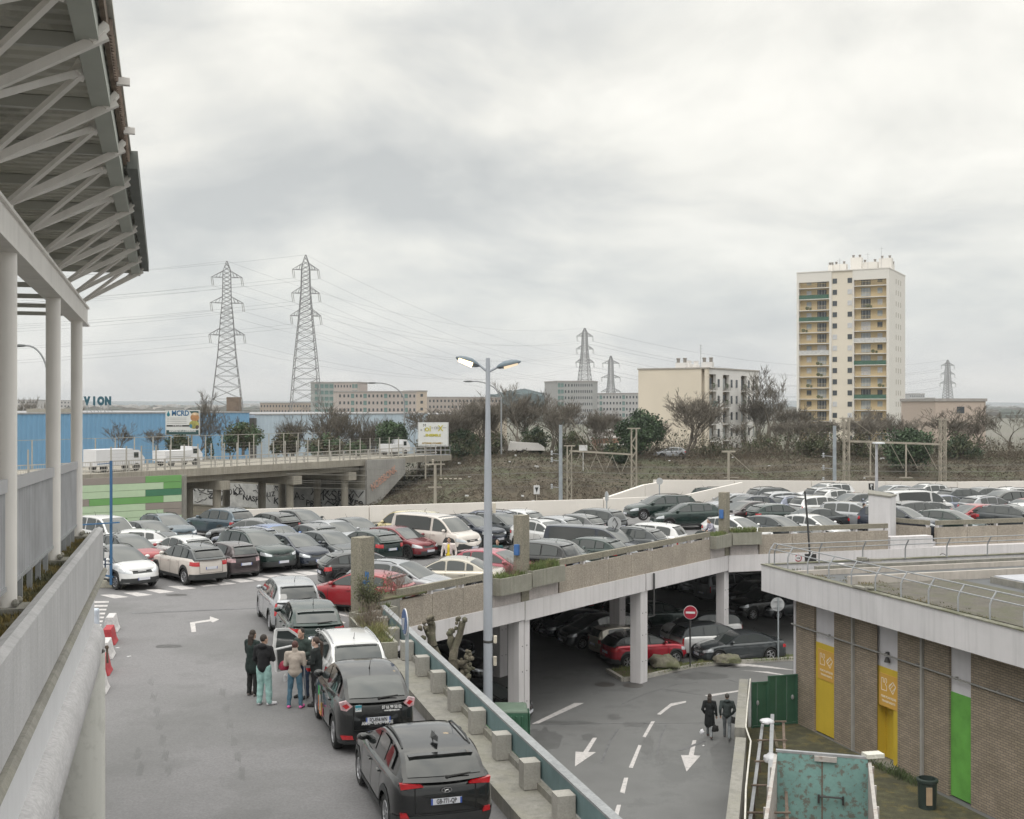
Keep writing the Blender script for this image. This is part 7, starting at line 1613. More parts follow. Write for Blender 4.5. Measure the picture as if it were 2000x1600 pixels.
def bushy(px, y0, y1, d, width, label, m_a, m_b_, seed=1, n=7000, leaf=.16, lobes=14, name='evergreen_tree', cat='tree', twigs=True, zb=None):
    random.seed(seed); top = at(px, y0, d); bot = at(px, y1, d); z0 = bot.z if zb is None else zb; H_ = top.z-z0; Wd = width*d/F
    t = thing(name, label, cat, (top.x, top.y, z0)); b = MB(); L_ = []
    for i in range(lobes):
        a = random.uniform(0, 6.28); f = random.random(); r_ = Wd/2*.62*sqrt(random.random()); L_.append((Vector((r_*cos(a), r_*sin(a)*.8, H_*(.28+.55*f*(1-.4*r_/(Wd/2))))), Wd*random.uniform(.14, .24), random.random()))
    L_.append((Vector((0, 0, H_*.82)), Wd*.16, .5))
    for i in range(n):
        c_, r_, k = random.choice(L_); v = Vector((random.gauss(0, 1), random.gauss(0, 1), random.gauss(0, 1))).normalized()*r_*(random.random()**.35)*random.uniform(.85, 1.2); p = c_+v
        if p.z < 0: p.z = random.uniform(0, H_*.3)
        leafq(b, p, leaf, 1 if (noise.noise(p*.9) > .05) else 0)
    b.build('crown', [m_a, m_b_], t, world=False)
    b = MB(); b.tube([(0, 0, -.3), (.05, 0, H_*.4), (.2, .1, H_*.8)], [Wd*.035, Wd*.025, .03], 7)
    for i in range(7): a = i*.9; b.tube([(0, 0, H_*(.2+.06*i)), (cos(a)*Wd*.3, sin(a)*Wd*.3, H_*(.45+.05*i))], [.09, .03], 5)
    b.build('trunk', bark, t, world=False); return t
gd1 = M('leaf_dark', (.04, .065, .034), rough=.8, var=.3); gd2 = M('leaf_mid', (.07, .11, .055), rough=.8, var=.3); go1 = M('leaf_olive', (.075, .085, .045), rough=.9, var=.3); go2 = M('leaf_brown', (.10, .09, .06), rough=.9, var=.3)
T = bare_tree
T(240, 824, 145, 55, 'small leafless tree against the blue warehouse, left of the billboard', 1, zb=5)
T(312, 836, 145, 40, 'leafless sapling just left of the lettered billboard', 2, zb=5)
T(409, 762, 158, 75, 'tall ivy-clad leafless tree right of the lettered billboard', 3, ivy_h=.45, zb=3)
T(372, 790, 160, 50, 'slender leafless tree behind the lettered billboard', 33, zb=3)
T(448, 806, 148, 60, 'leafless tree with a dark bushy foot below the left pylon', 4, zb=4)
T(640, 786, 150, 135, 'wide spreading leafless tree before the pale warehouse', 5, stems=3, zb=3.5, ivy_h=.15)
T(585, 812, 155, 60, 'low leafless tree left of the wide spreading one', 6, stems=2, zb=3.5)
T(720, 806, 152, 80, 'thin leafless tree between the spreading one and the ivy mound', 7, stems=2)
T(815, 800, 155, 70, 'leafless tree behind the handwritten billboard', 8)
T(905, 800, 150, 80, 'leafless tree just left of the tall lamp post', 9, stems=2)
T(962, 782, 155, 75, 'leafless tree right behind the tall lamp post', 10, stems=2)
T(1012, 746, 160, 95, 'tall leafless tree rising above the white trailer', 11, m_=bark_pale)
T(1075, 762, 158, 80, 'leafless tree left of the grey tower block', 12)
T(1120, 790, 155, 70, 'leafless tree in front of the middle pylon', 13)
T(1170, 800, 165, 70, 'leafless tree left of the dark evergreen', 14, stems=2)
T(1330, 764, 150, 112, 'round-crowned leafless tree in front of the cream gable', 15, stems=2, m_=bark_pale)
T(1497, 716, 200, 95, 'tallest leafless tree, between the cream house and the tower', 16)
T(1465, 820, 185, 60, 'low leafless tree before the balcony front of the cream house', 17)
T(1535, 790, 190, 70, 'leafless tree at the left foot of the tower', 18, stems=2)
T(1590, 815, 200, 60, 'leafless tree before the lower left balconies of the tower', 19, stems=2)
T(1700, 795, 195, 70, 'leafless tree before the lower right balconies of the tower', 20, stems=2, m_=bark_pale)
T(1835, 795, 165, 85, 'bare crooked tree in front of the pinkish house at the right', 21)
T(1800, 790, 260, 50, 'leafless tree right of the tower foot', 22)
T(1905, 790, 170, 80, 'leafless tree near the right edge before the pinkish house', 23)
T(1975, 800, 170, 80, 'leafless tree cut by the right edge', 24)
for i, (px, y) in enumerate(((30, 778), (62, 774), (95, 779), (125, 776))): T(px, y, 300, 34, ('leftmost', 'second', 'third', 'fourth')[i]+' grey leafless tree of the row behind the blue warehouse' if i else 'leftmost grey leafless tree of the row behind the blue warehouse', 30+i, m_=bark_pale)
for i, (px, y, d, w_, lb_) in enumerate(((850, 798, 172, 70, 'between the handwritten billboard and its right neighbour'), (880, 790, 170, 80, 'right of the handwritten billboard'), (930, 780, 172, 80, 'just behind the left of the tall lamp post'), (990, 768, 174, 80, 'left of the tall pale tree above the trailer'), (1045, 775, 172, 85, 'right of the tall pale tree above the trailer'), (1098, 780, 170, 75, 'in front of the left edge of the grey tower block'), (1145, 795, 172, 70, 'at the foot of the middle pylon'), (1200, 800, 175, 60, 'at the foot of the small pylon'),
     (1290, 820, 158, 60, 'between the dark evergreen and the round-crowned tree'), (1515, 760, 205, 70, 'right of the tallest tree'), (1478, 770, 203, 60, 'left of the tallest tree'), (1555, 820, 178, 70, 'before the left edge of the tower'), (1630, 820, 180, 70, 'behind the round mast at the tower'), (1665, 812, 182, 80, 'behind the right lattice mast at the tower'), (1740, 815, 185, 70, 'before the right edge of the tower'), (1800, 812, 180, 60, 'between the evergreen and the pinkish house'), (1870, 815, 178, 70, 'right of the crooked tree'))):
    T(px, y, d, w_, 'leafless tree of the belt '+lb_, 50+i, stems=1+i % 3, m_=bark_pale if i % 2 else bark)
bushy(1250, 800, 890, 148, 112, 'broad dark evergreen left of the cream apartment house', gd1, gd2, 1, 9000, .17, 18)
bushy(1772, 842, 912, 140, 122, 'rounded bright evergreen right of the tower foot', gd1, gd2, 2, 9000, .15, 20)
bushy(762, 822, 882, 146, 78, 'ivy-covered evergreen mound left of the handwritten billboard', gd1, gd2, 3, 6000, .15, 12)
bushy(475, 828, 885, 143, 90, 'olive green bush beside the gap between the warehouses', gd2, go1, 4, 6000, .14, 12, name='bush', cat='bush')
bushy(350, 852, 885, 143, 60, 'dark green bush under the lettered billboard', gd1, go1, 5, 3500, .14, 9, name='bush', cat='bush')
bushy(700, 866, 888, 141, 60, 'low green hedge behind the right end of the bridge fence', gd2, go1, 6, 3500, .12, 9, name='hedge', cat='hedge')
for i, (px, y0, y1, d, w_, a, c_, lb_) in enumerate(((905, 838, 900, 150, 75, gd1, go1, 'dark olive thicket left of the tall lamp post'), (960, 845, 900, 151, 70, go1, go2, 'brown-green thicket right behind the tall lamp post'), (1050, 835, 895, 160, 80, gd1, go1, 'dark green thicket behind the white trailer'), (1120, 845, 905, 152, 80, go1, go2, 'olive thicket behind the round mast'),
     (1490, 850, 905, 165, 100, go2, go1, 'brownish thicket below the tallest leafless tree'), (1590, 850, 912, 150, 90, go2, go1, 'brownish thicket at the foot of the tower'), (1680, 850, 915, 150, 90, go2, go1, 'mixed thicket in front of the lower tower floors'), (1880, 855, 915, 150, 110, gd1, go1, 'dark thicket at the right edge'), (560, 850, 888, 145, 80, go2, go1, 'brown thicket behind the bridge fence'), (640, 855, 888, 144, 90, go2, gd2, 'green-brown thicket at the foot of the spreading tree'), (840, 845, 900, 152, 70, go1, go2, 'thicket hugging the handwritten billboard'), (1400, 880, 910, 158, 90, go2, go1, 'low brown hedge before the cream house'), (1200, 870, 905, 140, 60, gd1, go1, 'dark bush at the foot of the broad evergreen'))):
    bushy(px, y0, y1, d, w_, lb_, a, c_, 40+i, 3800, .15, 10, name='thicket', cat='thicket')
# brambles on the bank
random.seed(77); bm_ = [MB(), MB(), MB()]
for i in range(60000):
    y = random.uniform(111, 163); x = random.uniform(-.42, .66)*y if random.random() < .95 else random.uniform(-20, 95); z = gz(x, y)
    if x < -13-(y-115)*.05: continue
    c_ = noise.noise((x*.12, y*.12, 0)); h_ = max(.15, .55+.9*max(0, noise.noise((x*.22, y*.22, 8)))) * random.uniform(.4, 1.1)
    a = random.uniform(0, 6.28); L_ = random.uniform(.4, 1.3); w_ = random.uniform(.015, .045); k = 0 if c_+random.gauss(0, .15) < .1 else 1
    if noise.noise((x*.07, y*.1, 30))+random.gauss(0, .12) > .28: k = 2
    dx, dy = cos(a)*L_, sin(a)*L_; b = bm_[k]
    if k == 2 or random.random() < .35: leafq(b, (x+random.gauss(0, .2), y, z+h_*random.random()), .13)
    else: b.add([(x, y, z), (x+dx*.35, y+dy*.35, z+h_), (x+dx*.4, y+dy*.4, z+h_-w_*2), (x+dx, y+dy, z+h_*.35), (x+dx*.98, y+dy*.98, z+h_*.35-w_)], [(0, 1, 2), (1, 3, 4, 2)])
for b, m_, lb_ in ((bm_[0], M('bramble_brown', (.09, .072, .053), rough=1, var=.35, scale=.4), 'brown tangle of dry brambles covering the railway bank'), (bm_[1], M('bramble_tan', (.10, .082, .06), rough=1, var=.35, scale=.4), 'paler tan dry brambles on the railway bank'), (bm_[2], M('bramble_green', (.072, .072, .046), rough=1, var=.35, scale=.4), 'dull green ivy patches on the railway bank')):
    b.build('brambles', m_, kind='stuff', label=lb_, category='brambles')
random.seed(78)
b = MB()
for i in range(40): x = random.uniform(-8, 70); y = random.uniform(112, 150); b.box((x, y, gz(x, y)+.5), (random.uniform(.15, .5), .2, random.uniform(.05, .2)), rz=random.uniform(0, 3))
b.build('litter', M('litter_white', (.6, .6, .6)), kind='stuff', label='scraps of white litter scattered on the bank', category='litter')
random.seed(79); ua, ub = MB(), MB()
for i in range(30000):
    y = random.uniform(146, 176); x = random.uniform(-.09, .50)*y
    if random.random() < .10: x = random.uniform(-36, -12); y = random.uniform(148, 160)
    if .008 < x/y < .075 and y < 166: continue
    c_ = noise.noise((x*.09, y*.09, 50)); h_ = max(.5, 2.0+3.2*c_); z = gz(x, y)+h_*random.random()**1.3
    if random.random() < .45: leafq(ua if c_ < .12 else ub, (x, y, z), .15)
    else:
        a = random.uniform(0, 6.28); L_ = random.uniform(.5, 1.5); dx, dy, dz = cos(a)*L_*.5, sin(a)*L_*.5, L_*random.uniform(.3, 1); ua.add([(x, y, z), (x+.035, y, z), (x+dx, y+dy, z+dz)], [(0, 1, 2)])
ua.build('undergrowth', M('undergrowth_brown', (.105, .088, .066), rough=1, var=.35, scale=.5), kind='stuff', label='brown leafless undergrowth along the top of the bank', category='undergrowth')
ub.build('undergrowth', M('undergrowth_green', (.06, .072, .04), rough=1, var=.35, scale=.5), kind='stuff', label='dull green undergrowth along the top of the bank', category='undergrowth')
# --- pollarded trees below the ramp rail
def pollard(px, py_base, d, strokes, label, seed):
    random.seed(seed); t = thing('pollarded_tree', label, 'tree', (at(px, 0, d).x, d, 0)); b = MB(); kb = MB(); s_ = d/F
    for k, st_ in enumerate(strokes):
        pts = []; rs = []
        for x, y, r_ in st_: p = at(x, y, d+random.uniform(-.15, .15)); pts.append(p); rs.append(r_)
        # densify for a knotty outline
        P_ = [pts[0]]; R_ = [rs[0]]
        for i in range(len(pts)-1):
            for q in range(1, 4):
                f = q/3; P_.append(pts[i].lerp(pts[i+1], f)+Vector((random.gauss(0, .02), random.gauss(0, .02), 0))); R_.append((rs[i]+(rs[i+1]-rs[i])*f)*random.uniform(.85, 1.25))
        b.tube(P_, R_, 8)
        if k: 
            for q in range(7): c_ = P_[-1]+Vector((random.gauss(0, .09), random.gauss(0, .07), random.gauss(0, .1))); kb.ball(c_, random.uniform(.05, .10), 7)
    b.v = [tuple(Vector(v)+Vector((noise.noise(Vector(v)*6), noise.noise(Vector(v)*6+Vector((9, 0, 0))), 0))*.03) for v in b.v]
    pm_ = M('pollard_bark', (.17, .15, .115), rough=1, var=.4, scale=6, col2=(.12, .12, .08), fine=.5, finescale=20, bump=1)
    b.build('trunk', pm_, t, smooth=60); kb.build('knobs', pm_, t, smooth=60); return t
pollard(868, 1330, 36.5, [[(860, 1480, .2), (858, 1330, .17), (846, 1270, .15)], [(846, 1285, .13), (842, 1245, .11), (832, 1225, .09), (829, 1228, .08)], [(846, 1260, .12), (843, 1225, .1), (843, 1205, .09)], [(850, 1265, .08), (862, 1290, .07), (868, 1312, .06)]], 'gnarled pollarded tree with a short double fist, farther along the guard rail', 1)
pollard(890, 1350, 35.5, [[(882, 1500, .2), (880, 1340, .16), (884, 1285, .14)], [(884, 1290, .13), (894, 1250, .11), (902, 1215, .09)], [(884, 1275, .09), (879, 1245, .08), (880, 1238, .07)], [(886, 1290, .1), (905, 1300, .08), (920, 1308, .08)], [(900, 1298, .08), (911, 1290, .07), (913, 1282, .07)], [(886, 1330, .08), (900, 1316, .07), (906, 1308, .06)], [(886, 1318, .08), (900, 1326, .07), (912, 1330, .06)]], 'gnarled pollarded tree with many fists, left of the tall lamp post', 2)
pollard(820, 1262, 37.5, [[(822, 1400, .15), (820, 1290, .13)], [(820, 1290, .12), (817, 1256, .1)]], 'small pollarded stump at the left of the other two behind the rail', 3)
# shrubs at the leftmost pillar
t = thing('shrub', 'leafy olive shrub in front of the leftmost pillar', 'shrub', edge(-2.3, -.75, 5.9)); random.seed(6); b = MB(); lf = MB()
o_ = t.location
for i in range(70):
    a = random.uniform(0, 6.28); ln_ = random.uniform(.7, 1.5); tip = o_+Vector((cos(a)*random.uniform(.1, .75), sin(a)*random.uniform(.1, .5), ln_*random.uniform(.6, 1))); mid = o_.lerp(tip, .5)+Vector((0, 0, .12)); b.tube([o_+Vector((random.gauss(0, .12), random.gauss(0, .08), -.05)), mid, tip], [.012, .009, .004], 4, cap=False)
    for k in range(34): f = random.uniform(.35, 1.02); p = o_.lerp(tip, f)+Vector((random.gauss(0, .07), random.gauss(0, .07), .08+random.gauss(0, .07))); leafq(lf, p, .028)
b.build('stems', bark, t); lf.build('leaves', [M('shrub_leaf', (.11, .12, .06), var=.4, scale=6)], t)
def twigs(c, n, h_, sp_, label, m_, seed, name='dry_shrub'):
    random.seed(seed); t = thing(name, label, 'shrub', c); b = MB()
    for i in range(n):
        a = random.uniform(0, 6.28); o = Vector(c)+Vector((random.gauss(0, sp_*.35), random.gauss(0, sp_*.35), 0)); tp = o+Vector((cos(a)*sp_*random.random(), sin(a)*sp_*random.random(), h_*random.uniform(.5, 1))); b.tube([o, o.lerp(tp, .5)+Vector((0, 0, .05)), tp], [.008, .006, .003], 3, cap=False)
        for k in range(4): q = o.lerp(tp, random.uniform(.4, .9)); b.tube([q, q+Vector((random.gauss(0, .09), random.gauss(0, .09), random.uniform(.03, .14)))], [.004, .002], 3, cap=False)
    b.build('stems', m_, t); return t
dry = M('dry_twig', (.20, .165, .13), rough=1, var=.3); 
twigs(rail(2.2, -.65, 5.85), 110, .95, .55, 'dry twiggy shrub in the long planter by the guard rail', dry, 1)
twigs(rail(3.4, -.65, 5.85), 60, .55, .4, 'low dry shrub with yellow-green tufts at the foot of the long planter', M('dry_yellow', (.22, .21, .09), var=.3), 2)
twigs(edge(.1, .3, 6.1), 60, .85, .5, 'thin reddish twigs on the soil ledge behind the first parapet panel', M('red_twig', (.22, .14, .12), var=.3), 3)
twigs(edge(6.2, -.1, 6.05), 40, .8, .3, 'dead reddish stalks in the planter left of the middle pillar', M('red_twig', (.22, .14, .12)), 4)
# ============================================================ STREET FURNITURE
lamp_p = M('lamp_post_paint', (.37, .395, .44), rough=.5, var=.04); pole_g = M('pole_grey', (.30, .33, .35), rough=.5)
L = at(953, 1400, 42); lp = thing('lamp_post', 'tall grey double-headed street lamp with one lit head, in front of the deck', 'street lamp', (L.x, 42, 0)); x0 = L.x
b = MB(); b.lathe([(.165, 0), (.16, 7), (.125, 10.5), (.125, 10.52), (.09, 12.2), (.075, 14.35), (0, 14.36)], (x0, 42, 0), 20); b.build('pole', lamp_p, lp, smooth=30)
b = MB(); b.lathe([(.16, 4.2), (.175, 4.22), (.175, 4.28), (.16, 4.3)], (x0, 42, 0), 20); b.build('band', M('dark_steel', (.05, .05, .05)), lp)
for q in ((x0+.26, 4.32, .26), (x0+.25, 3.55, .32), (x0+.22, 9.0, .36)): b = MB(); b.box((q[0], 42, q[1]), (.12, .14, q[2])); b.build('junction_box', M('box_cream', (.55, .5, .42)), lp, bevel=.01)
lamp_h = M('lantern_blue', (.15, .19, .225), rough=.4); lit = M('lamp_lit', (.9, .7, .4), emit=((1, .72, .38), 6)); dim = M('lamp_lens', (.6, .5, .38), emit=((1, .8, .55), .9))
for s_, m_, zt_ in ((-1, lit, 14.3), (1, dim, 14.2)):
    b = MB(); b.tube([(x0, 42, 13.85), (x0+s_*.32, 42, 14.02+(.1 if s_ < 0 else 0))], .045, 8); b.build('arm', lamp_p, lp)
    hd = MB(); prof = [(0, .02), (.12, .10), (.35, .17), (.6, .155), (.78, .11), (.92, .03)]; q = []; n = 12
    for u, r_ in prof:
        for k in range(n): a = 2*pi*k/n; q.append((u, r_*1.15*cos(a), r_*max(-.35, sin(a))*1.0))
    hd.add(q, [(i*n+k, i*n+(k+1) % n, (i+1)*n+(k+1) % n, (i+1)*n+k) for i in range(5) for k in range(n)]+[tuple(range(n))[::-1], tuple(5*n+k for k in range(n))])
    ry = radians(-20 if s_ < 0 else -14); R_ = Matrix.Rotation(ry, 3, 'Y') @ Matrix.Rotation(radians(-34 if s_ < 0 else -16), 3, 'X'); o_ = Vector((x0+s_*.28, 42, 14.0+(.06 if s_ < 0 else 0)))
    def tf(v): w = R_ @ Vector(v); return tuple(Vector((s_*w.x, w.y-.1*w.x, w.z))+o_)
    hd.v = [tf(v) for v in hd.v]; hd.f = [f[::-1] for f in hd.f] if s_ < 0 else hd.f; h_o = hd.build('lantern', lamp_h, lp, smooth=50)
    g = MB(); g.add([tf((.28, -.15, -.075)), tf((.28, .15, -.075)), tf((.8, .10, -.060)), tf((.8, -.10, -.060))], [(0, 1, 2, 3)]); g.build('lens', m_, h_o)
# flat-head lamp on the deck at right with black banner
p = at(1712, 868, 84); t = thing('lamp_post', 'lamp post with a white square head and a black banner on the right', 'street lamp', (p.x, 84, DZ)); b = MB(); b.lathe([(.12, DZ), (.09, p.z)], (p.x, 84, 0), 12); b.build('pole', M('pole_light', (.42, .42, .44)), t, smooth=40)
b = MB(); b.box((p.x+.12, 83.9, p.z+.1), (.62, .8, .1)); b.build('lantern', M('lamp_white_top', (.72, .74, .76)), t)
b = MB(); b.box((p.x-.38, 84, CZ-(956-790)*84/F), (.36, .05, .86)); bn = b.build('banner', M('banner_black', (.025, .025, .025)), t)
letters('P', .3, wht, bn, (-.38, -.04, CZ-(949-790)*84/F-DZ), (radians(90), 0, 0), 'lettering', bold=.01)
b = MB(); b.tube([(p.x-.38, 83.95, 6.75), (p.x-.36, 83.95, 6.5), (p.x-.26, 83.95, 6.48)], .018, 5); b.ball((p.x-.38, 83.95, 6.8), .03, 6); b.tube([(p.x-.40, 83.95, 6.6), (p.x-.47, 83.95, 6.5), (p.x-.43, 83.95, 6.38), (p.x-.34, 83.95, 6.4)], .015, 5); b.build('banner_symbol', wht, bn)
# round signs
def disc(b, c, r_, n=28, ax=(0, -1, 0), th=.02):
    A_ = Vector(ax).normalized(); u = A_.cross(Vector((0, 0, 1))).normalized(); v = Vector((0, 0, 1)); c = Vector(c)
    b.add([c+u*r_*cos(2*pi*k/n)+v*r_*sin(2*pi*k/n)+A_*th/2 for k in range(n)]+[c+u*r_*cos(2*pi*k/n)+v*r_*sin(2*pi*k/n)-A_*th/2 for k in range(n)], [tuple(range(n))[::-1], tuple(range(n, 2*n))]+[(k, (k+1) % n, n+(k+1) % n, n+k) for k in range(n)])
sign_red = M('sign_red', (.36, .012, .035), rough=.4, var=.03); sign_w = M('sign_face_white', (.70, .69, .70), rough=.4, var=.03); sign_back = M('sign_back', (.42, .43, .44), rough=.5, var=.08, scale=3); sign_blue = M('sign_blue', (.02, .07, .20), rough=.4, var=.1)
def post(t, x, y, z0, z1, r_=.035, m_=pole_g): b = MB(); b.lathe([(r_, z0), (r_, z1)], (x, y, 0), 10); return b.build('post', m_, t, smooth=40)
g = on(1348, 1302, .13); t = thing('no_entry_sign', 'red no entry sign on a dark post on the grassed kerb island', 'road sign', (g.x, g.y, .13)); d = g.y; zc_ = CZ-(1196-790)*d/F
post(t, g.x, d, .13, zc_+.3, .04, M('dark_steel', (.05, .05, .05))); ax = (-.15, -1, 0); b = MB(); disc(b, (g.x, d-.06, zc_), .33, ax=ax); f = b.build('disc', sign_w, t); b = MB(); disc(b, (g.x-.002, d-.078, zc_), .305, ax=ax, th=.012); f2 = b.build('red_face', sign_red, f); b = MB(); b.box((g.x-.004, d-.095, zc_), (.44, .01, .10), rz=-.15); b.build('white_bar', sign_w, f)
g = on(1520, 1288, .1); t = thing('round_sign', 'back of a round sign on a tall post before the brick building corner', 'road sign', (g.x, g.y, .1)); d = g.y; zc_ = CZ-(1181-790)*d/F
post(t, g.x, d, .1, zc_+.33, .04); b = MB(); disc(b, (g.x-.02, d+.06, zc_), .34); f = b.build('disc', sign_back, t); b = MB()
for dz in (-.16, .16): b.box((g.x-.02, d+.03, zc_+dz), (.42, .03, .04))
b.build('clamp', galv, f)
p = at(795, 1340, 29.3); t = thing('round_sign', 'round blue and white arrow sign seen almost edge on, rising from the ledge', 'road sign', (p.x, 29.3, 5.6)); zc_ = CZ-(1214-790)*29.3/F
post(t, p.x, 29.3, 5.2, zc_+.1, .045); ax = (-.93, -.25, 0); b = MB(); disc(b, (p.x-.05, 29.27, zc_), .335, ax=ax); f = b.build('disc', sign_w, t); b = MB(); disc(b, (p.x-.068, 29.265, zc_), .31, ax=ax, th=.012); b.build('blue_face', sign_blue, f)
b = MB(); b.bar((p.x-.08, 29.2, zc_+.1), (p.x-.08, 29.28, zc_-.2), .01, .07, up=(1, 0, 0)); b.build('arrow', sign_w, f)
def deck_sign(px, pyc, d, r_, label, diamond=False, edge_on=False, red=False):
    p = at(px, pyc, d); t = thing('round_sign', label, 'road sign', (p.x, d, DZ)); post(t, p.x, d, DZ, p.z+r_*.9, .04); ax = (-1, -.25, 0) if edge_on else (.25, -1, 0)
    b = MB(); disc(b, (p.x, d-.06 if not edge_on else d, p.z), r_, ax=ax); f = b.build('disc', sign_back, t)
    if diamond:
        b = MB(); 
        for a, c_ in (((0, .8), (.45, 0)), ((.45, 0), (0, -.8)), ((0, -.8), (-.45, 0)), ((-.45, 0), (0, .8))): b.bar((p.x+a[0]*r_, d-.08, p.z+a[1]*r_), (p.x+c_[0]*r_, d-.08, p.z+c_[1]*r_), .03, .03, up=(0, 1, 0))
        b.build('frame', M('dark_steel', (.05, .05, .05)), f)
deck_sign(1200, 1023, 56, .34, 'round sign back with a diamond frame among the dark cars behind the parapet', diamond=True)
deck_sign(1288, 940, 82, .24, 'round grey sign at the top of the exit ramp wall')
deck_sign(1185, 970, 76, .34, 'tall sign seen edge on at the foot of the white ramp wall', edge_on=True)
p = at(1195, 1007, 66); t = thing('red_ball', 'pinkish red round sign face just above the diamond framed sign', 'road sign', (p.x, 66, DZ)); post(t, p.x, 66, DZ, p.z-.1, .03); b = MB(); b.ball(p, (.19, .04, .17), 14); b.build('disc', M('pink_red', (.48, .12, .12)), t)
# thin dark pole leaning over the right parapet, weight sign and number plate behind the roof rail
b = MB(); b.tube([at(1572, 960, 58.5), at(1578, 1030, 58.3), at(1583, 1104, 58)], .05, 6); b.box(tuple(at(1583, 1100, 58)), (.55, .1, .9)); b.build('dark_pole', M('black_metal', (.03, .03, .03)), loc=at(1583, 1104, 58), label='thin dark leaning pole in front of the right parapet', category='pole')
def edge_pt(px, py, n=-.2): 
    r_ = (px-CX)/F; o = edge2(0, n); s_ = (o.y*r_-o.x)/(R1.x-R1.y*r_); return edge2(s_, n)
p = edge_pt(1559, 0); z = CZ-(1090-790)*p.y/F; t = thing('weight_limit_sign', 'round red-rimmed 3,5 t sign on the white beam behind the roof rail', 'road sign', (p.x, p.y, z)); b = MB(); disc(b, (p.x, p.y, z), .19); b.build('disc', sign_red, t); b = MB(); disc(b, (p.x, p.y-.02, z), .14, th=.01); b.build('face', sign_w, t)
letters('3,5t', .13, platet, t, (0, -.035, 0), (radians(90), 0, 0), 'lettering', bold=.003)
p = edge_pt(1841, 0); z = CZ-(1090-790)*p.y/F; t = thing('number_sign', 'round white sign reading 62 on the white beam at the right', 'sign', (p.x, p.y, z)); b = MB(); disc(b, (p.x, p.y, z), .24); b.build('disc', platet, t); b = MB(); disc(b, (p.x, p.y-.02, z), .205, th=.01); b.build('face', sign_w, t); letters('62', .22, platet, t, (0, -.035, 0), (radians(90), 0, 0), 'lettering', bold=.004)
b = MB(); b.box((p.x-.33, p.y, z+.05), (.06, .06, 1.0)); b.build('bar', platet, t)
# blue sign frame on a concrete foot near the left
bp2 = M('blue_steel', (.035, .115, .24), rough=.5, var=.08); g = on(217, 1140, DZ+.25); t = thing('blue_sign_post', 'blue steel cross-shaped post on a concrete foot at the left of the deck', 'post', (g.x, g.y, DZ)); d = g.y; Zy = lambda y: CZ-(y-790)*d/F
b = MB(); b.box((g.x, d, (DZ+.2+Zy(900))/2), (.09, .09, Zy(900)-DZ-.2)); b.build('post', bp2, t)
b = MB(); b.bar((g.x-1.15, d-.0, Zy(1025)), (g.x+.42, d-.3, Zy(1019)), .1, .05); b.bar((g.x-.55, d, Zy(907)), (g.x-.06, d, Zy(905)), .05, .03); b.bar((g.x-.25, d, Zy(1124)), (g.x+.1, d, Zy(1127)), .1, .06); b.build('arms', bp2, t)
b = MB(); b.box((g.x-.22, d-.05, Zy(1107)), (.05, .04, .72)); b.box((g.x-.14, d-.05, Zy(1102)), (.3, .04, .04)); b.build('handle', M('blue_dark', (.03, .05, .09)), t)
b = MB(); b.box((g.x-.16, d-.06, Zy(1084)), (.18, .02, .24)); b.build('notice', M('paper', (.6, .6, .6)), t)
pf = MB(); c_ = on(208, 1147, DZ); pf.box((c_.x, c_.y, DZ+.16), (1.55, .5, .32), rz=-.12); o = pf.build('concrete_foot', M('foot_concrete', (.38, .36, .30), var=.3, scale=8, fine=.6, finescale=16, bump=1), t, bevel=.03)
# red and white barrier blocks
def barrier(px, py, col_, label):
    p = on(px, py, DZ); b = MB(); prof = [(-.26, 0), (.26, 0), (.2, .12), (.12, .5), (-.12, .5), (-.2, .12)]; a = radians(100); q = []
    for s_ in (-.42, .42):
        for x, z in prof: q.append((p.x+x*sin(a)+s_*cos(a)*1, p.y-x*cos(a)+s_*sin(a), DZ+z))
    b.add(q, [(5, 4, 3, 2, 1, 0), (6, 7, 8, 9, 10, 11)]+[(i, (i+1) % 6, 6+(i+1) % 6, 6+i) for i in range(6)]); b.build('barrier_block', M('block_'+col_, (.62, .60, .60) if col_ == 'white' else (.42, .05, .06), var=.15, scale=5, fine=.35, finescale=18), loc=p, bevel=.02, label=label, category='barrier block', group='traffic barrier blocks by the round column')
barrier(217, 1231, 'white', 'white barrier block, farthest of the row beyond the walkway'); barrier(212, 1256, 'red', 'red barrier block, second from the far end of the row'); barrier(206, 1283, 'white', 'white barrier block, third in the row, nearer'); barrier(199, 1315, 'red', 'red barrier block half hidden by the round column'); barrier(192, 1350, 'white', 'white barrier block hidden behind the round column')
b = MB(); p = on(180, 1215, DZ+.4); b.box((p.x, p.y, DZ+.42), (.42, .3, .84)); b.build('plastic_wrap', M('pale_blue_film', (.5, .55, .62), rough=.3, var=.15, scale=6), loc=p, bevel=.06, label='pale blue plastic wrapped pack at the end of the walkway', category='pack')
b = MB(); p = lb(6.6, .62, 0); b.bar((p.x-.11, p.y, CZ+wt(6.4)-1.5), (p.x-.1, p.y, CZ+wt(6.4)-1.72), .025, .025, up=(1, 0, 0)); b.ball((p.x-.11, p.y, CZ+wt(6.4)-1.5), .03, 8); b.build('rusty_pipe', rust, loc=(p.x-.1, p.y, CZ-3.4), label='thin rusty pipe beside the top of the round column', category='pipe')
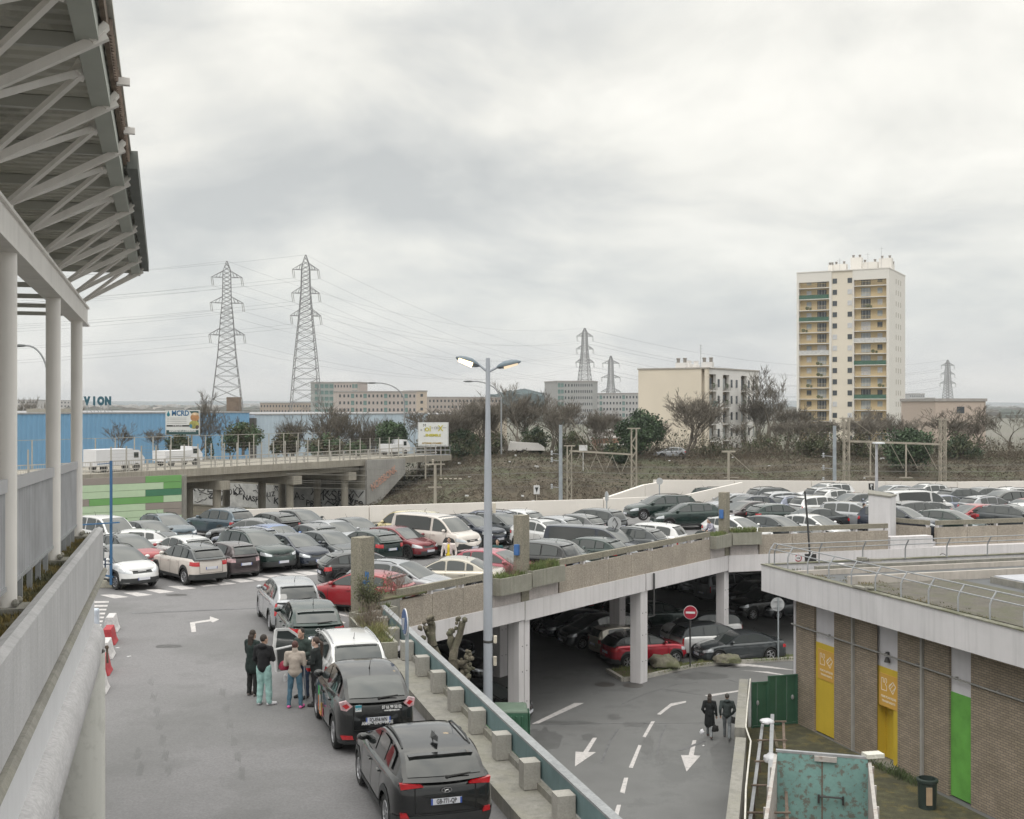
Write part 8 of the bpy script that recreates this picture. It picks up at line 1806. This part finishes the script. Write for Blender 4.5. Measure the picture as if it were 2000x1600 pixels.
# containers by the split column
rc = thing('recycling_container', 'dark green ribbed recycling container beside the foot of the lamp post', 'container', (1.05, 42.6, 0)); gm = M('container_green', (.035, .11, .065), rough=.5, var=.1)
b = MB(); b.box((1.15, 42.6, .87), (1.3, 1.3, 1.65), top=.93)
for k in range(5): b.box((.75+k*.2, 41.955, .9), (.07, .06, 1.4)); 
for k in range(5): b.box((1.81, 42.15+k*.22, .9), (.06, .07, 1.4))
b.build('body', gm, rc, bevel=.05)
b = MB(); b.box((1.15, 42.6, 1.74), (1.25, 1.25, .1), top=.9); b.build('lid', M('container_lid', (.12, .17, .13), rough=.6), rc, bevel=.03)
rc = thing('recycling_container', 'brighter green container left of the ribbed one, behind the guard rail', 'container', (-.1, 42.3, 0)); b = MB(); b.box((-.05, 42.3, .82), (.95, 1.2, 1.55), top=.95); b.build('body', M('container_bright', (.05, .22, .05), rough=.5, var=.1), rc, bevel=.05)
b = MB(); disc(b, (.1, 41.68, 1.1), .17); b.build('hatch', M('dark_steel', (.05, .05, .05)), rc)
b = MB(); b.box((-.05, 42.3, 1.63), (.98, 1.22, .08)); b.build('lid', _mc['container_lid'], rc)
# boulders
def boulder(px, py, r_, label, seed):
    p = on(px, py, .12); b = MB(); b.ball((0, 0, 0), r_, 40); b.v = [tuple(Vector(v)*(1+.4*noise.noise(Vector(v)*1.8+Vector((seed, 0, 0)))+.22*noise.noise(Vector(v)*5+Vector((seed, 0, 0)))+.1*noise.noise(Vector(v)*14))) for v in b.v]; b.v = [(v[0]+p.x, v[1]+p.y, max(-.1, v[2])+p.z+r_[2]*.55) for v in b.v]
    b.build('boulder', M('boulder', (.22, .205, .16), rough=1, var=.35, scale=3, col2=(.14, .15, .08), fine=.4, finescale=18, bump=1), loc=p, smooth=50, label=label, category='boulder')
boulder(1298, 1306, (.72, .42, .42), 'mossy boulder between the island column and the no entry sign', 3); boulder(1420, 1296, (.58, .4, .34), 'pointed mossy boulder in front of the black saloon', 8)
random.seed(41)
for k, (px, py) in enumerate(((345, 1162), (438, 1118), (300, 1150), (520, 1106), (262, 1152), (600, 1180), (330, 1262))):
    p = on(px, py, DZ+.003); b = MB(); n_ = 14; b.sheet([(p.x+(.35+.18*random.random())*cos(2*pi*i/n_), p.y+(.2+.12*random.random())*sin(2*pi*i/n_), DZ+.003) for i in range(n_)]); b.build('oil_stain', M('oil_stain', (.06, .058, .058), rough=.5, var=.4, scale=6), kind='structure')
for px, py, w_, h_ in ((1105, 1412, 60, 5), (1240, 1415, 30, 5), (1265, 1455, 14, 22), (1370, 1320, 60, 8), (1060, 1445, 40, 26), (1420, 1480, 40, 40), (1150, 1440, 16, 8), (1290, 1480, 10, 14), (1200, 1400, 14, 6)):
    P_ = [(px+w_*(.7+.4*random.random())*cos(2*pi*i/22), py+h_*(.6+.5*random.random())*sin(2*pi*i/22)) for i in range(22)]; b = MB(); b.sheet([on(x, y, .0025) for x, y in P_][::-1]); b.build('wet_patch', puddle, kind='structure')
b = MB(); 
for px, py, z_ in ((843, 1535, DZ), (1483, 1452, 0), (1374, 1457, 0), (712, 1497, DZ), (230, 1266, DZ), (252, 1283, DZ)):
    p = on(px, py, z_); b.box((p.x, p.y, z_+.01), (.12, .06, .02), rz=px)
b.build('litter', M('litter_white', (.6, .6, .6)), kind='stuff', label='small scraps of pale litter lying on the roads', category='litter')
# ============================================================ PEOPLE
def capsule(b, a, c, ra, rc_, n=14):
    a, c = Vector(a), Vector(c); t = (c-a); L_ = max(t.length, 1e-5); t.normalize(); ref = Vector((0, 0, 1)) if abs(t.z) < .95 else Vector((1, 0, 0)); x = t.cross(ref).normalized(); y = x.cross(t); q = []; rings = []
    for k in range(5): th = pi/2*(1-k/4); rings.append((a-t*ra*sin(th), max(.0005, ra*cos(th))))
    for k in range(5): th = pi/2*k/4; rings.append((c+t*rc_*sin(th), max(.0005, rc_*cos(th))))
    for p, r_ in rings:
        for i in range(n): an = 2*pi*i/n; q.append(p+(x*cos(an)+y*sin(an))*r_)
    m = len(rings); b.add(q, [(i*n+j, i*n+(j+1) % n, (i+1)*n+(j+1) % n, (i+1)*n+j) for i in range(m-1) for j in range(n)]+[tuple(range(n))[::-1], tuple((m-1)*n+j for j in range(n))])
def ell(b, c, r_, n=16, rot=0):
    k = len(b.v); b.ball((0, 0, 0), r_, n)
    for i in range(k, len(b.v)): v = b.v[i]; b.v[i] = (v[0]*cos(rot)-v[1]*sin(rot)+c[0], v[0]*sin(rot)+v[1]*cos(rot)+c[1], v[2]+c[2])
def fuse(b, vox, smooth=4):
    """one continuous surface out of overlapping volumes"""
    me = b.mesh('tmp'); o = bpy.data.objects.new('tmp', me); r_ = o.modifiers.new('r', 'REMESH'); r_.mode = 'VOXEL'; r_.voxel_size = vox; r_.use_smooth_shade = True
    s_ = o.modifiers.new('s', 'SMOOTH'); s_.factor = .5; s_.iterations = smooth
    return evaluated(o)
def V(*a): return Vector(a)
def person(loc, face, label, h=1.72, skin=(.42, .27, .20), hair=(.03, .02, .015), hairlen=.0, top=(.02, .02, .02), legs=(.02, .02, .02), shoes=(.05, .05, .05), arms=('down', 'down'), stance='stand', coat=0, pony=False, scarf=None, hood=False, hat=None, inner=None, lean=0, wide=1.0, leg_w=1.0, grp=None, child=False, turn=0, sole=None, collar=False, bun=False):
    """own frame: faces +y, x to its right; height scaled at the end"""
    k = h/1.72; t = thing('person', label, 'person', loc, radians(face)-pi/2, grp)
    lean_v = lambda z: lean*max(0, z-.95)
    def P(x, y, z): return V(x, y+lean_v(z), z)
    w_ = wide; body = MB(); hip = [P(-.09, 0, .92), P(.09, 0, .92)]
    if stance == 'walk': knees = [P(-.09, .16, .52), P(.09, -.04, .50)]; ank = [P(-.09, .26, .10), P(.09, -.34, .16)]; foot = [V(-.09, .44, .04), V(.09, -.22, .06)]
    elif stance == 'wide': knees = [P(-.13, .03, .50), P(.13, .03, .50)]; ank = [P(-.16, 0, .09), P(.16, -.02, .09)]; foot = [V(-.18, .15, .035), V(.19, .13, .035)]
    elif stance == 'side': knees = [P(-.10, .03, .50), P(.11, .05, .50)]; ank = [P(-.11, -.02, .09), P(.14, .02, .09)]; foot = [V(-.14, .13, .035), V(.24, .13, .035)]
    else: knees = [P(-.10, .02, .50), P(.10, .02, .50)]; ank = [P(-.10, -.01, .09), P(.11, -.01, .09)]; foot = [V(-.12, .15, .035), V(.14, .14, .035)]
    sh_ = [P(-.185*w_, 0, 1.41), P(.185*w_, 0, 1.41)]; ch = P(0, .0, 1.24); nk = P(0, .0, 1.47); hd = P(0, .025, 1.61)
    el_, ha = [], []
    for i, sd in enumerate((-1, 1)):
        a = arms[i]
        if a == 'down': e_, w2 = P(sd*.245*w_, -.03, 1.13), P(sd*.26*w_, .05, .88)
        elif a == 'fwd': e_, w2 = P(sd*.23*w_, .0, 1.13), P(sd*.15, .24, 1.10)
        elif a == 'cross': e_, w2 = P(sd*.235*w_, .06, 1.13), P(-sd*.05, .22, 1.13)
        elif a == 'pocket': e_, w2 = P(sd*.27*w_, -.05, 1.12), P(sd*.19, .10, .93)
        elif a == 'hold': e_, w2 = P(sd*.25*w_, .0, 1.12), P(sd*.19, .26, .98)
        elif a == 'reach': e_, w2 = P(sd*.25*w_, .15, 1.20), P(sd*.20, .40, 1.12)
        elif a == 'back': e_, w2 = P(sd*.235*w_, -.13, 1.15), P(sd*.22*w_, -.05, .92)
        el_.append(e_); ha.append(w2)
    # body: one surface
    capsule(body, P(0, 0, .98), ch, .125, .135); ell(body, P(0, 0, .93), (.165, .115, .11)); ell(body, P(0, 0, 1.29), (.175*w_, .11, .17)); capsule(body, sh_[0], sh_[1], .065, .065); capsule(body, nk-V(0, 0, .06), nk+V(0, .01, .06), .055, .052)
    ct, st_ = cos(turn), sin(turn)
    def hp(x, y, z): return hd+V(x*ct-y*st_, x*st_+y*ct, z)
    hr = 1.12 if child else 1.0
    ell(body, hp(0, 0, .01), (.075*hr, .092*hr, .115*hr), rot=turn); ell(body, hp(0, .03, -.06), (.052, .06, .06), rot=turn); capsule(body, hp(0, .085, .005), hp(0, .105, -.025), .010, .014); ell(body, hp(0, .088, -.062), (.026, .012, .010), rot=turn); ell(body, hp(0, .078, -.10), (.025, .02, .018), rot=turn)
    for sd in (-1, 1): ell(body, hp(sd*.078*hr, -.005, -.005), (.010, .02, .03), rot=turn)
    for i, sd in enumerate((-1, 1)):
        capsule(body, sh_[i], el_[i], .050, .040); capsule(body, el_[i], ha[i], .040, .028); dr = (ha[i]-el_[i]).normalized()
        pal = ha[i]+dr*.05; capsule(body, ha[i], pal+dr*.025, .026, .030); side = dr.cross(V(0, 0, 1)); side = side.normalized() if side.length > .1 else V(1, 0, 0); dn_ = dr.cross(side).normalized(); dn_ = dn_ if dn_.z < 0 or abs(dn_.z) < .2 else -dn_
        for q in range(4):
            o = (q-1.5)*.017; Lf = (.052, .064, .060, .046)[q]; b0 = pal+dr*.035+side*o; b1 = b0+dr*Lf*.55+dn_*.006; b2 = b1+dr*Lf*.35+dn_*.022; capsule(body, b0, b1, .0085, .008, 8); capsule(body, b1, b2, .008, .007, 8)
        th0 = ha[i]+dr*.03+side*-.022; th1 = th0+dr*.035-side*.022; capsule(body, th0, th1, .0105, .009, 8); capsule(body, th1, th1+dr*.022, .009, .0075, 8)
        capsule(body, hip[i], knees[i], .085, .056); capsule(body, knees[i], ank[i], .056, .038); capsule(body, ank[i]-V(0, 0, .03), foot[i], .036, .030)
    me = fuse(body, .0095, 2); me.materials.append(M('skin_%d' % int(skin[0]*100), skin, rough=.55, var=.06, scale=8)); ob = link(me, 'body', t)
    def cloth(name, b, col_, vox=.014, sm=5, nm_=None, fine_=0):
        me = fuse(b, vox, sm)
        for v in me.vertices: n_ = noise.noise(v.co*9)+.5*noise.noise(v.co*22); v.co += v.normal*(.012 if name == 'trousers' else .008)*n_
        me.materials.append(M('cloth_%s' % '_'.join('%d' % int(c_*1000) for c_ in col_), col_, rough=.9, var=.15, scale=7)); o = link(me, name, t); return o
    # trousers
    b = MB(); ell(b, P(0, 0, .95), (.178, .128, .13)); lw = leg_w
    for i in range(2): capsule(b, hip[i]+V(0, 0, .0), knees[i], .098*min(lw, 1.15), .070*lw); capsule(b, knees[i], ank[i]-V(0, 0, .015), .070*lw, .054*lw)
    tro = cloth('trousers', b, legs)
    # shoes
    for i in range(2):
        b = MB(); d_ = (foot[i]-ank[i]); d_.z = 0; d_.normalize(); heel = V(ank[i].x, ank[i].y, .045+max(0, ank[i].z-.1)) - d_*.025; toe = heel+d_*.20; toe.z = foot[i].z+.0; capsule(b, heel, heel+d_*.11, .044, .046); capsule(b, heel+d_*.09, toe, .046, .036); b.v = [(v[0], v[1], max(v[2], .004)) for v in b.v]; cloth('shoe', b, shoes, .009, 2)
    # top
    b = MB(); hem = .80 if coat == 0 else (.62 if coat == 1 else .45); ell(b, P(0, 0, 1.28), (.205*w_, .135, .20)); capsule(b, P(0, 0, max(.95, hem+.12)), P(0, 0, 1.26), .155 if coat < 2 else .17, .155); capsule(b, sh_[0]+V(.02, 0, -.005), sh_[1]+V(-.02, 0, -.005), .078, .078); capsule(b, nk-V(0, 0, .06), nk-V(0, 0, .02), .075, .062)
    ell(b, P(0, 0, .94), (.19, .14, .15))
    if hem < .8: capsule(b, P(-.06, 0, hem+.1), P(-.04, 0, .95), .15, .145); capsule(b, P(.06, 0, hem+.1), P(.04, 0, .95), .15, .145)
    for i in range(2): capsule(b, sh_[i], el_[i], .072, .060); capsule(b, el_[i], ha[i]-(ha[i]-el_[i]).normalized()*.01, .060, .046)
    if hood: ell(b, P(0, -.085, 1.47), (.12, .085, .075)); 
    if collar: capsule(b, nk-V(0, 0, .02), nk+V(0, .0, .045), .075, .078)
    tp = cloth('jacket' if (coat or hood or collar) else 'jumper', b, top)
    if inner:
        b = MB(); ell(b, P(0, .085, 1.2), (.115, .10, .25)); ell(b, P(0, .085, .98), (.13, .11, .15)); cloth('shirt', b, inner)
    if scarf:
        b = MB(); capsule(b, nk+V(-.06, .02, -.02), nk+V(.06, .02, -.02), .06, .06); capsule(b, P(-.09, .12, 1.40), P(-.11, .16, 1.02), .05, .055); capsule(b, P(.09, .12, 1.40), P(.10, .16, 1.06), .05, .05); cloth('scarf', b, scarf)
    # hair
    b = MB(); ell(b, hp(0, -.018, .035), (.084*hr, .095*hr, .103*hr), rot=turn)
    if hairlen > 0:
        ell(b, hp(0, -.07, -.04), (.080, .045, .10), rot=turn)
        capsule(b, hp(-.03, -.085, -.04), hp(-.035, -.11, -.06-hairlen), .055, .045); capsule(b, hp(.03, -.085, -.04), hp(.035, -.11, -.06-hairlen), .055, .045)
    if pony: capsule(b, hp(0, -.10, .03), hp(0, -.17, -.02), .035, .04); capsule(b, hp(0, -.17, -.02), hp(0, -.17, -.36), .045, .03)
    if bun: ell(b, hp(0, -.10, .06), (.04, .04, .04))
    me = fuse(b, .011, 3)
    face_p = hp(0, .11, -.035); n_ = 0
    for v in me.vertices:
        d_ = v.co-face_p
        if d_.length < .095: v.co = face_p+d_.normalized()*.095*1.0 if False else v.co-(V(-st_, ct, 0))*(.095-d_.length)*1.1
        v.co += v.normal*.004*noise.noise(v.co*40)
    me.materials.append(M('hair_%d' % int(hair[0]*1000), hair, rough=.7, var=.3, scale=30)); link(me, 'hair', t)
    b = MB()
    for sd in (-1, 1): ell(b, hp(sd*.032, .079, .012), (.013, .008, .006), 8, rot=turn)
    me = b.mesh('eyes', 60); me.materials.append(M('eye_dark', (.02, .015, .012), rough=.2, var=0)); link(me, 'eyes', t)
    if hat:
        b = MB(); ell(b, hp(0, -.005, .055), (.092*hr, .102*hr, .088*hr), rot=turn); ell(b, hp(0, -.01, .155), (.035, .035, .035)); cloth('hat', b, hat)
    t.scale = (k, k, k); return t
def at_feet(px, py, z=DZ): p = on(px, py, z); return (p.x, p.y, z)
g5 = 'people gathered at the white estate'
person(at_feet(493, 1359), 60, 'woman with long dark hair in black clothes, leftmost of the group', 1.68, hairlen=.30, top=(.012, .022, .02), legs=(.012, .012, .012), shoes=(.15, .13, .12), arms=('cross', 'pocket'), coat=1, grp=g5, leg_w=1.15)
person(at_feet(515, 1377), 72, 'young man in a black hooded jacket and loose pale turquoise trousers', 1.74, top=(.01, .01, .012), legs=(.27, .43, .41), shoes=(.6, .6, .62), arms=('hold', 'cross'), hood=True, stance='side', leg_w=1.28, grp=g5, hair=(.025, .018, .014), turn=-.5)
person(at_feet(576, 1383), 88, 'woman with short auburn hair in a beige jacket, blue jeans and pink shoes', 1.64, hair=(.075, .03, .025), top=(.36, .31, .27), legs=(.065, .135, .19), shoes=(.75, .14, .38), arms=('fwd', 'fwd'), collar=True, stance='wide', grp=g5, wide=1.08)
person(at_feet(593, 1363), 240, 'bearded man in a dark green jacket facing the viewer beside the open car door', 1.78, hair=(.02, .015, .012), top=(.03, .045, .04), legs=(.03, .05, .09), shoes=(.03, .03, .03), arms=('fwd', 'down'), lean=.12, hood=True, grp=g5, skin=(.40, .25, .19))
person(at_feet(618, 1379), 165, 'woman with a long brown ponytail in a black jumper, facing left', 1.70, hair=(.045, .027, .02), top=(.012, .016, .016), legs=(.012, .012, .014), shoes=(.03, .03, .03), arms=('fwd', 'cross'), pony=True, grp=g5, skin=(.55, .38, .31), wide=1.1)
def held(name, label, cat, px, py, d, size, m_, seed=1):
    p = at(px, py, d); return rag(name, tuple(p), size, label, cat, m_, seed)
held('handbag', 'red bag hanging beside the woman in the beige jacket', 'bag', 554, 1302, 29.4, (.13, .08, .14), M('bag_red', (.28, .02, .05), rough=.4), 3)
held('red_bag', 'bright red bag held before the woman with the ponytail', 'bag', 604, 1303, 29.6, (.08, .08, .17), M('bag_bright_red', (.6, .015, .02), rough=.4), 4)
b = MB(); p = at(557, 1323, 29.6); b.lathe([(0, -.09), (.035, -.09), (.035, .05), (.015, .08), (.015, .1), (0, .1)], p, 10); b.build('bottle', M('bottle_white', (.65, .65, .66), rough=.3), loc=p, label='small white bottle held low by the group', category='bottle')
b = MB(); p = at(603, 1300, 29.4); b.box(p, (.16, .02, .12), rz=.3); b.build('paper_sheet', M('paper', (.6, .6, .6)), loc=p, label='white paper held between the man and the ponytailed woman', category='paper')
b = MB(); p = on(598, 1369, DZ); q = at(594, 1296, p.y); b.tube([q, p], .014, 6); b.ball((p.x, p.y, p.z+.03), .025, 6); b.build('crutch', galv, loc=p, label='thin metal crutch standing in front of the white estate bumper', category='crutch')
# woman and child on the deck
p = on(877, 1051, DZ+1.66); person((p.x, p.y, DZ), 262, 'woman in a white padded coat and yellow jumper walking between the rows', 1.68, hair=(.03, .02, .015), top=(.66, .60, .57), legs=(.03, .03, .035), inner=(.65, .50, .04), scarf=(.55, .47, .47), arms=('down', 'down'), coat=0, wide=1.25, skin=(.36, .23, .17), hairlen=.05)
p = on(906, 1075, DZ+1.12); person((p.x, p.y, DZ), 290, 'small child in a dark jacket and pink bobble hat beside the woman in white', 1.05, hat=(.62, .38, .36), top=(.02, .03, .03), legs=(.03, .03, .04), arms=('down', 'down'), child=True, skin=(.45, .30, .22))
p = on(1687, 984, DZ+1.68); person((p.x, p.y, DZ), 330, 'person dressed in black with short black hair left of the white stair shaft', 1.70, top=(.008, .012, .012), legs=(.01, .01, .012), arms=('hold', 'hold'), coat=1, wide=1.1, hair=(.01, .01, .01))
p = on(1394, 1018, DZ+1.5); person((p.x, p.y, DZ), 200, 'person in a pale lilac coat bending over a pushchair beside the corner pillar', 1.62, top=(.36, .35, .42), legs=(.08, .08, .1), arms=('reach', 'reach'), lean=.45, coat=1, hair=(.12, .11, .12))
st = thing('pushchair', 'dark pushchair beside the corner pillar', 'pushchair', (p.x-.7, p.y-.2, DZ)); b = MB(); b.ball((0, 0, .78), (.34, .27, .27), 12); b.build('canopy', M('pushchair_black', (.015, .02, .02)), st, world=False)
b = MB(); b.box((0, 0, .5), (.6, .4, .15)); b.build('seat', M('pushchair_grey', (.1, .1, .11)), st, world=False)
for x_ in (-.3, .3):
    for y_ in (-.22, .22): b = MB(); b.lathe([(.07, -.02), (.11, -.02), (.11, .02), (.07, .02)], (x_, y_, .11), 12, axis='y'); b.build('wheel', rubber, st, world=False)
b = MB(); b.tube([(-.3, .2, .11), (0, .2, .5), (.45, .2, 1.0)], .015, 6); b.tube([(-.3, -.2, .11), (0, -.2, .5), (.45, -.2, 1.0)], .015, 6); b.tube([(.45, -.2, 1.0), (.45, .2, 1.0)], .015, 6); b.build('handle', galv, st, world=False)
p = on(972, 1056, DZ+1.62); person((p.x, p.y, DZ), 250, 'person in a dark teal top standing behind the pinkish red car', 1.66, top=(.03, .09, .095), legs=(.03, .03, .04), hair=(.04, .03, .025), arms=('down', 'down'))
# couple on the lower road
person((at_feet(1386, 1441, 0)), 75, 'woman with dark hair in a long black coat carrying a black bag, walking away', 1.66, hairlen=.12, hair=(.03, .02, .017), top=(.008, .01, .011), legs=(.20, .21, .22), shoes=(.1, .06, .05), arms=('pocket', 'down'), coat=2, stance='walk', grp='walking couple')
person((at_feet(1420, 1443, 0)), 78, 'person in a dark grey jacket and grey trousers walking beside the woman in black', 1.70, hair=(.05, .045, .04), hood=True, top=(.035, .045, .045), legs=(.16, .175, .185), shoes=(.12, .12, .12), arms=('back', 'pocket'), coat=0, stance='walk', grp='walking couple', wide=1.1)
held('handbag', 'black bag carried by the woman in the long black coat', 'bag', 1397, 1424, 44.6, (.13, .08, .16), M('bag_black', (.01, .01, .01)), 6)
held('handbag', 'dark shoulder bag of the person in grey', 'bag', 1433, 1408, 44.7, (.1, .12, .16), M('bag_dark', (.03, .03, .03)), 7)
held('plastic_bag', 'small white bag dangling from the woman in the long black coat', 'plastic bag', 1371, 1430, 44.4, (.09, .07, .11), plastic, 8)

# ============================================================ the air
b = MB(); b.box((0, 4350, 36.5), (14200, 9400, 77)); hm = bpy.data.materials.new('haze'); hm.use_nodes = True; hm.node_tree.nodes.clear()
o_ = hm.node_tree.nodes.new('ShaderNodeOutputMaterial'); pv = hm.node_tree.nodes.new('ShaderNodeVolumePrincipled'); pv.inputs['Color'].default_value = (.9, .93, .97, 1); pv.inputs['Density'].default_value = .00018; pv.inputs['Anisotropy'].default_value = .2
hm.node_tree.links.new(pv.outputs[0], o_.inputs['Volume']); b.build('haze', hm, kind='stuff', label='thin pale winter haze filling the air over the whole place', category='haze')
bpy.data.scenes.remove(TMP)
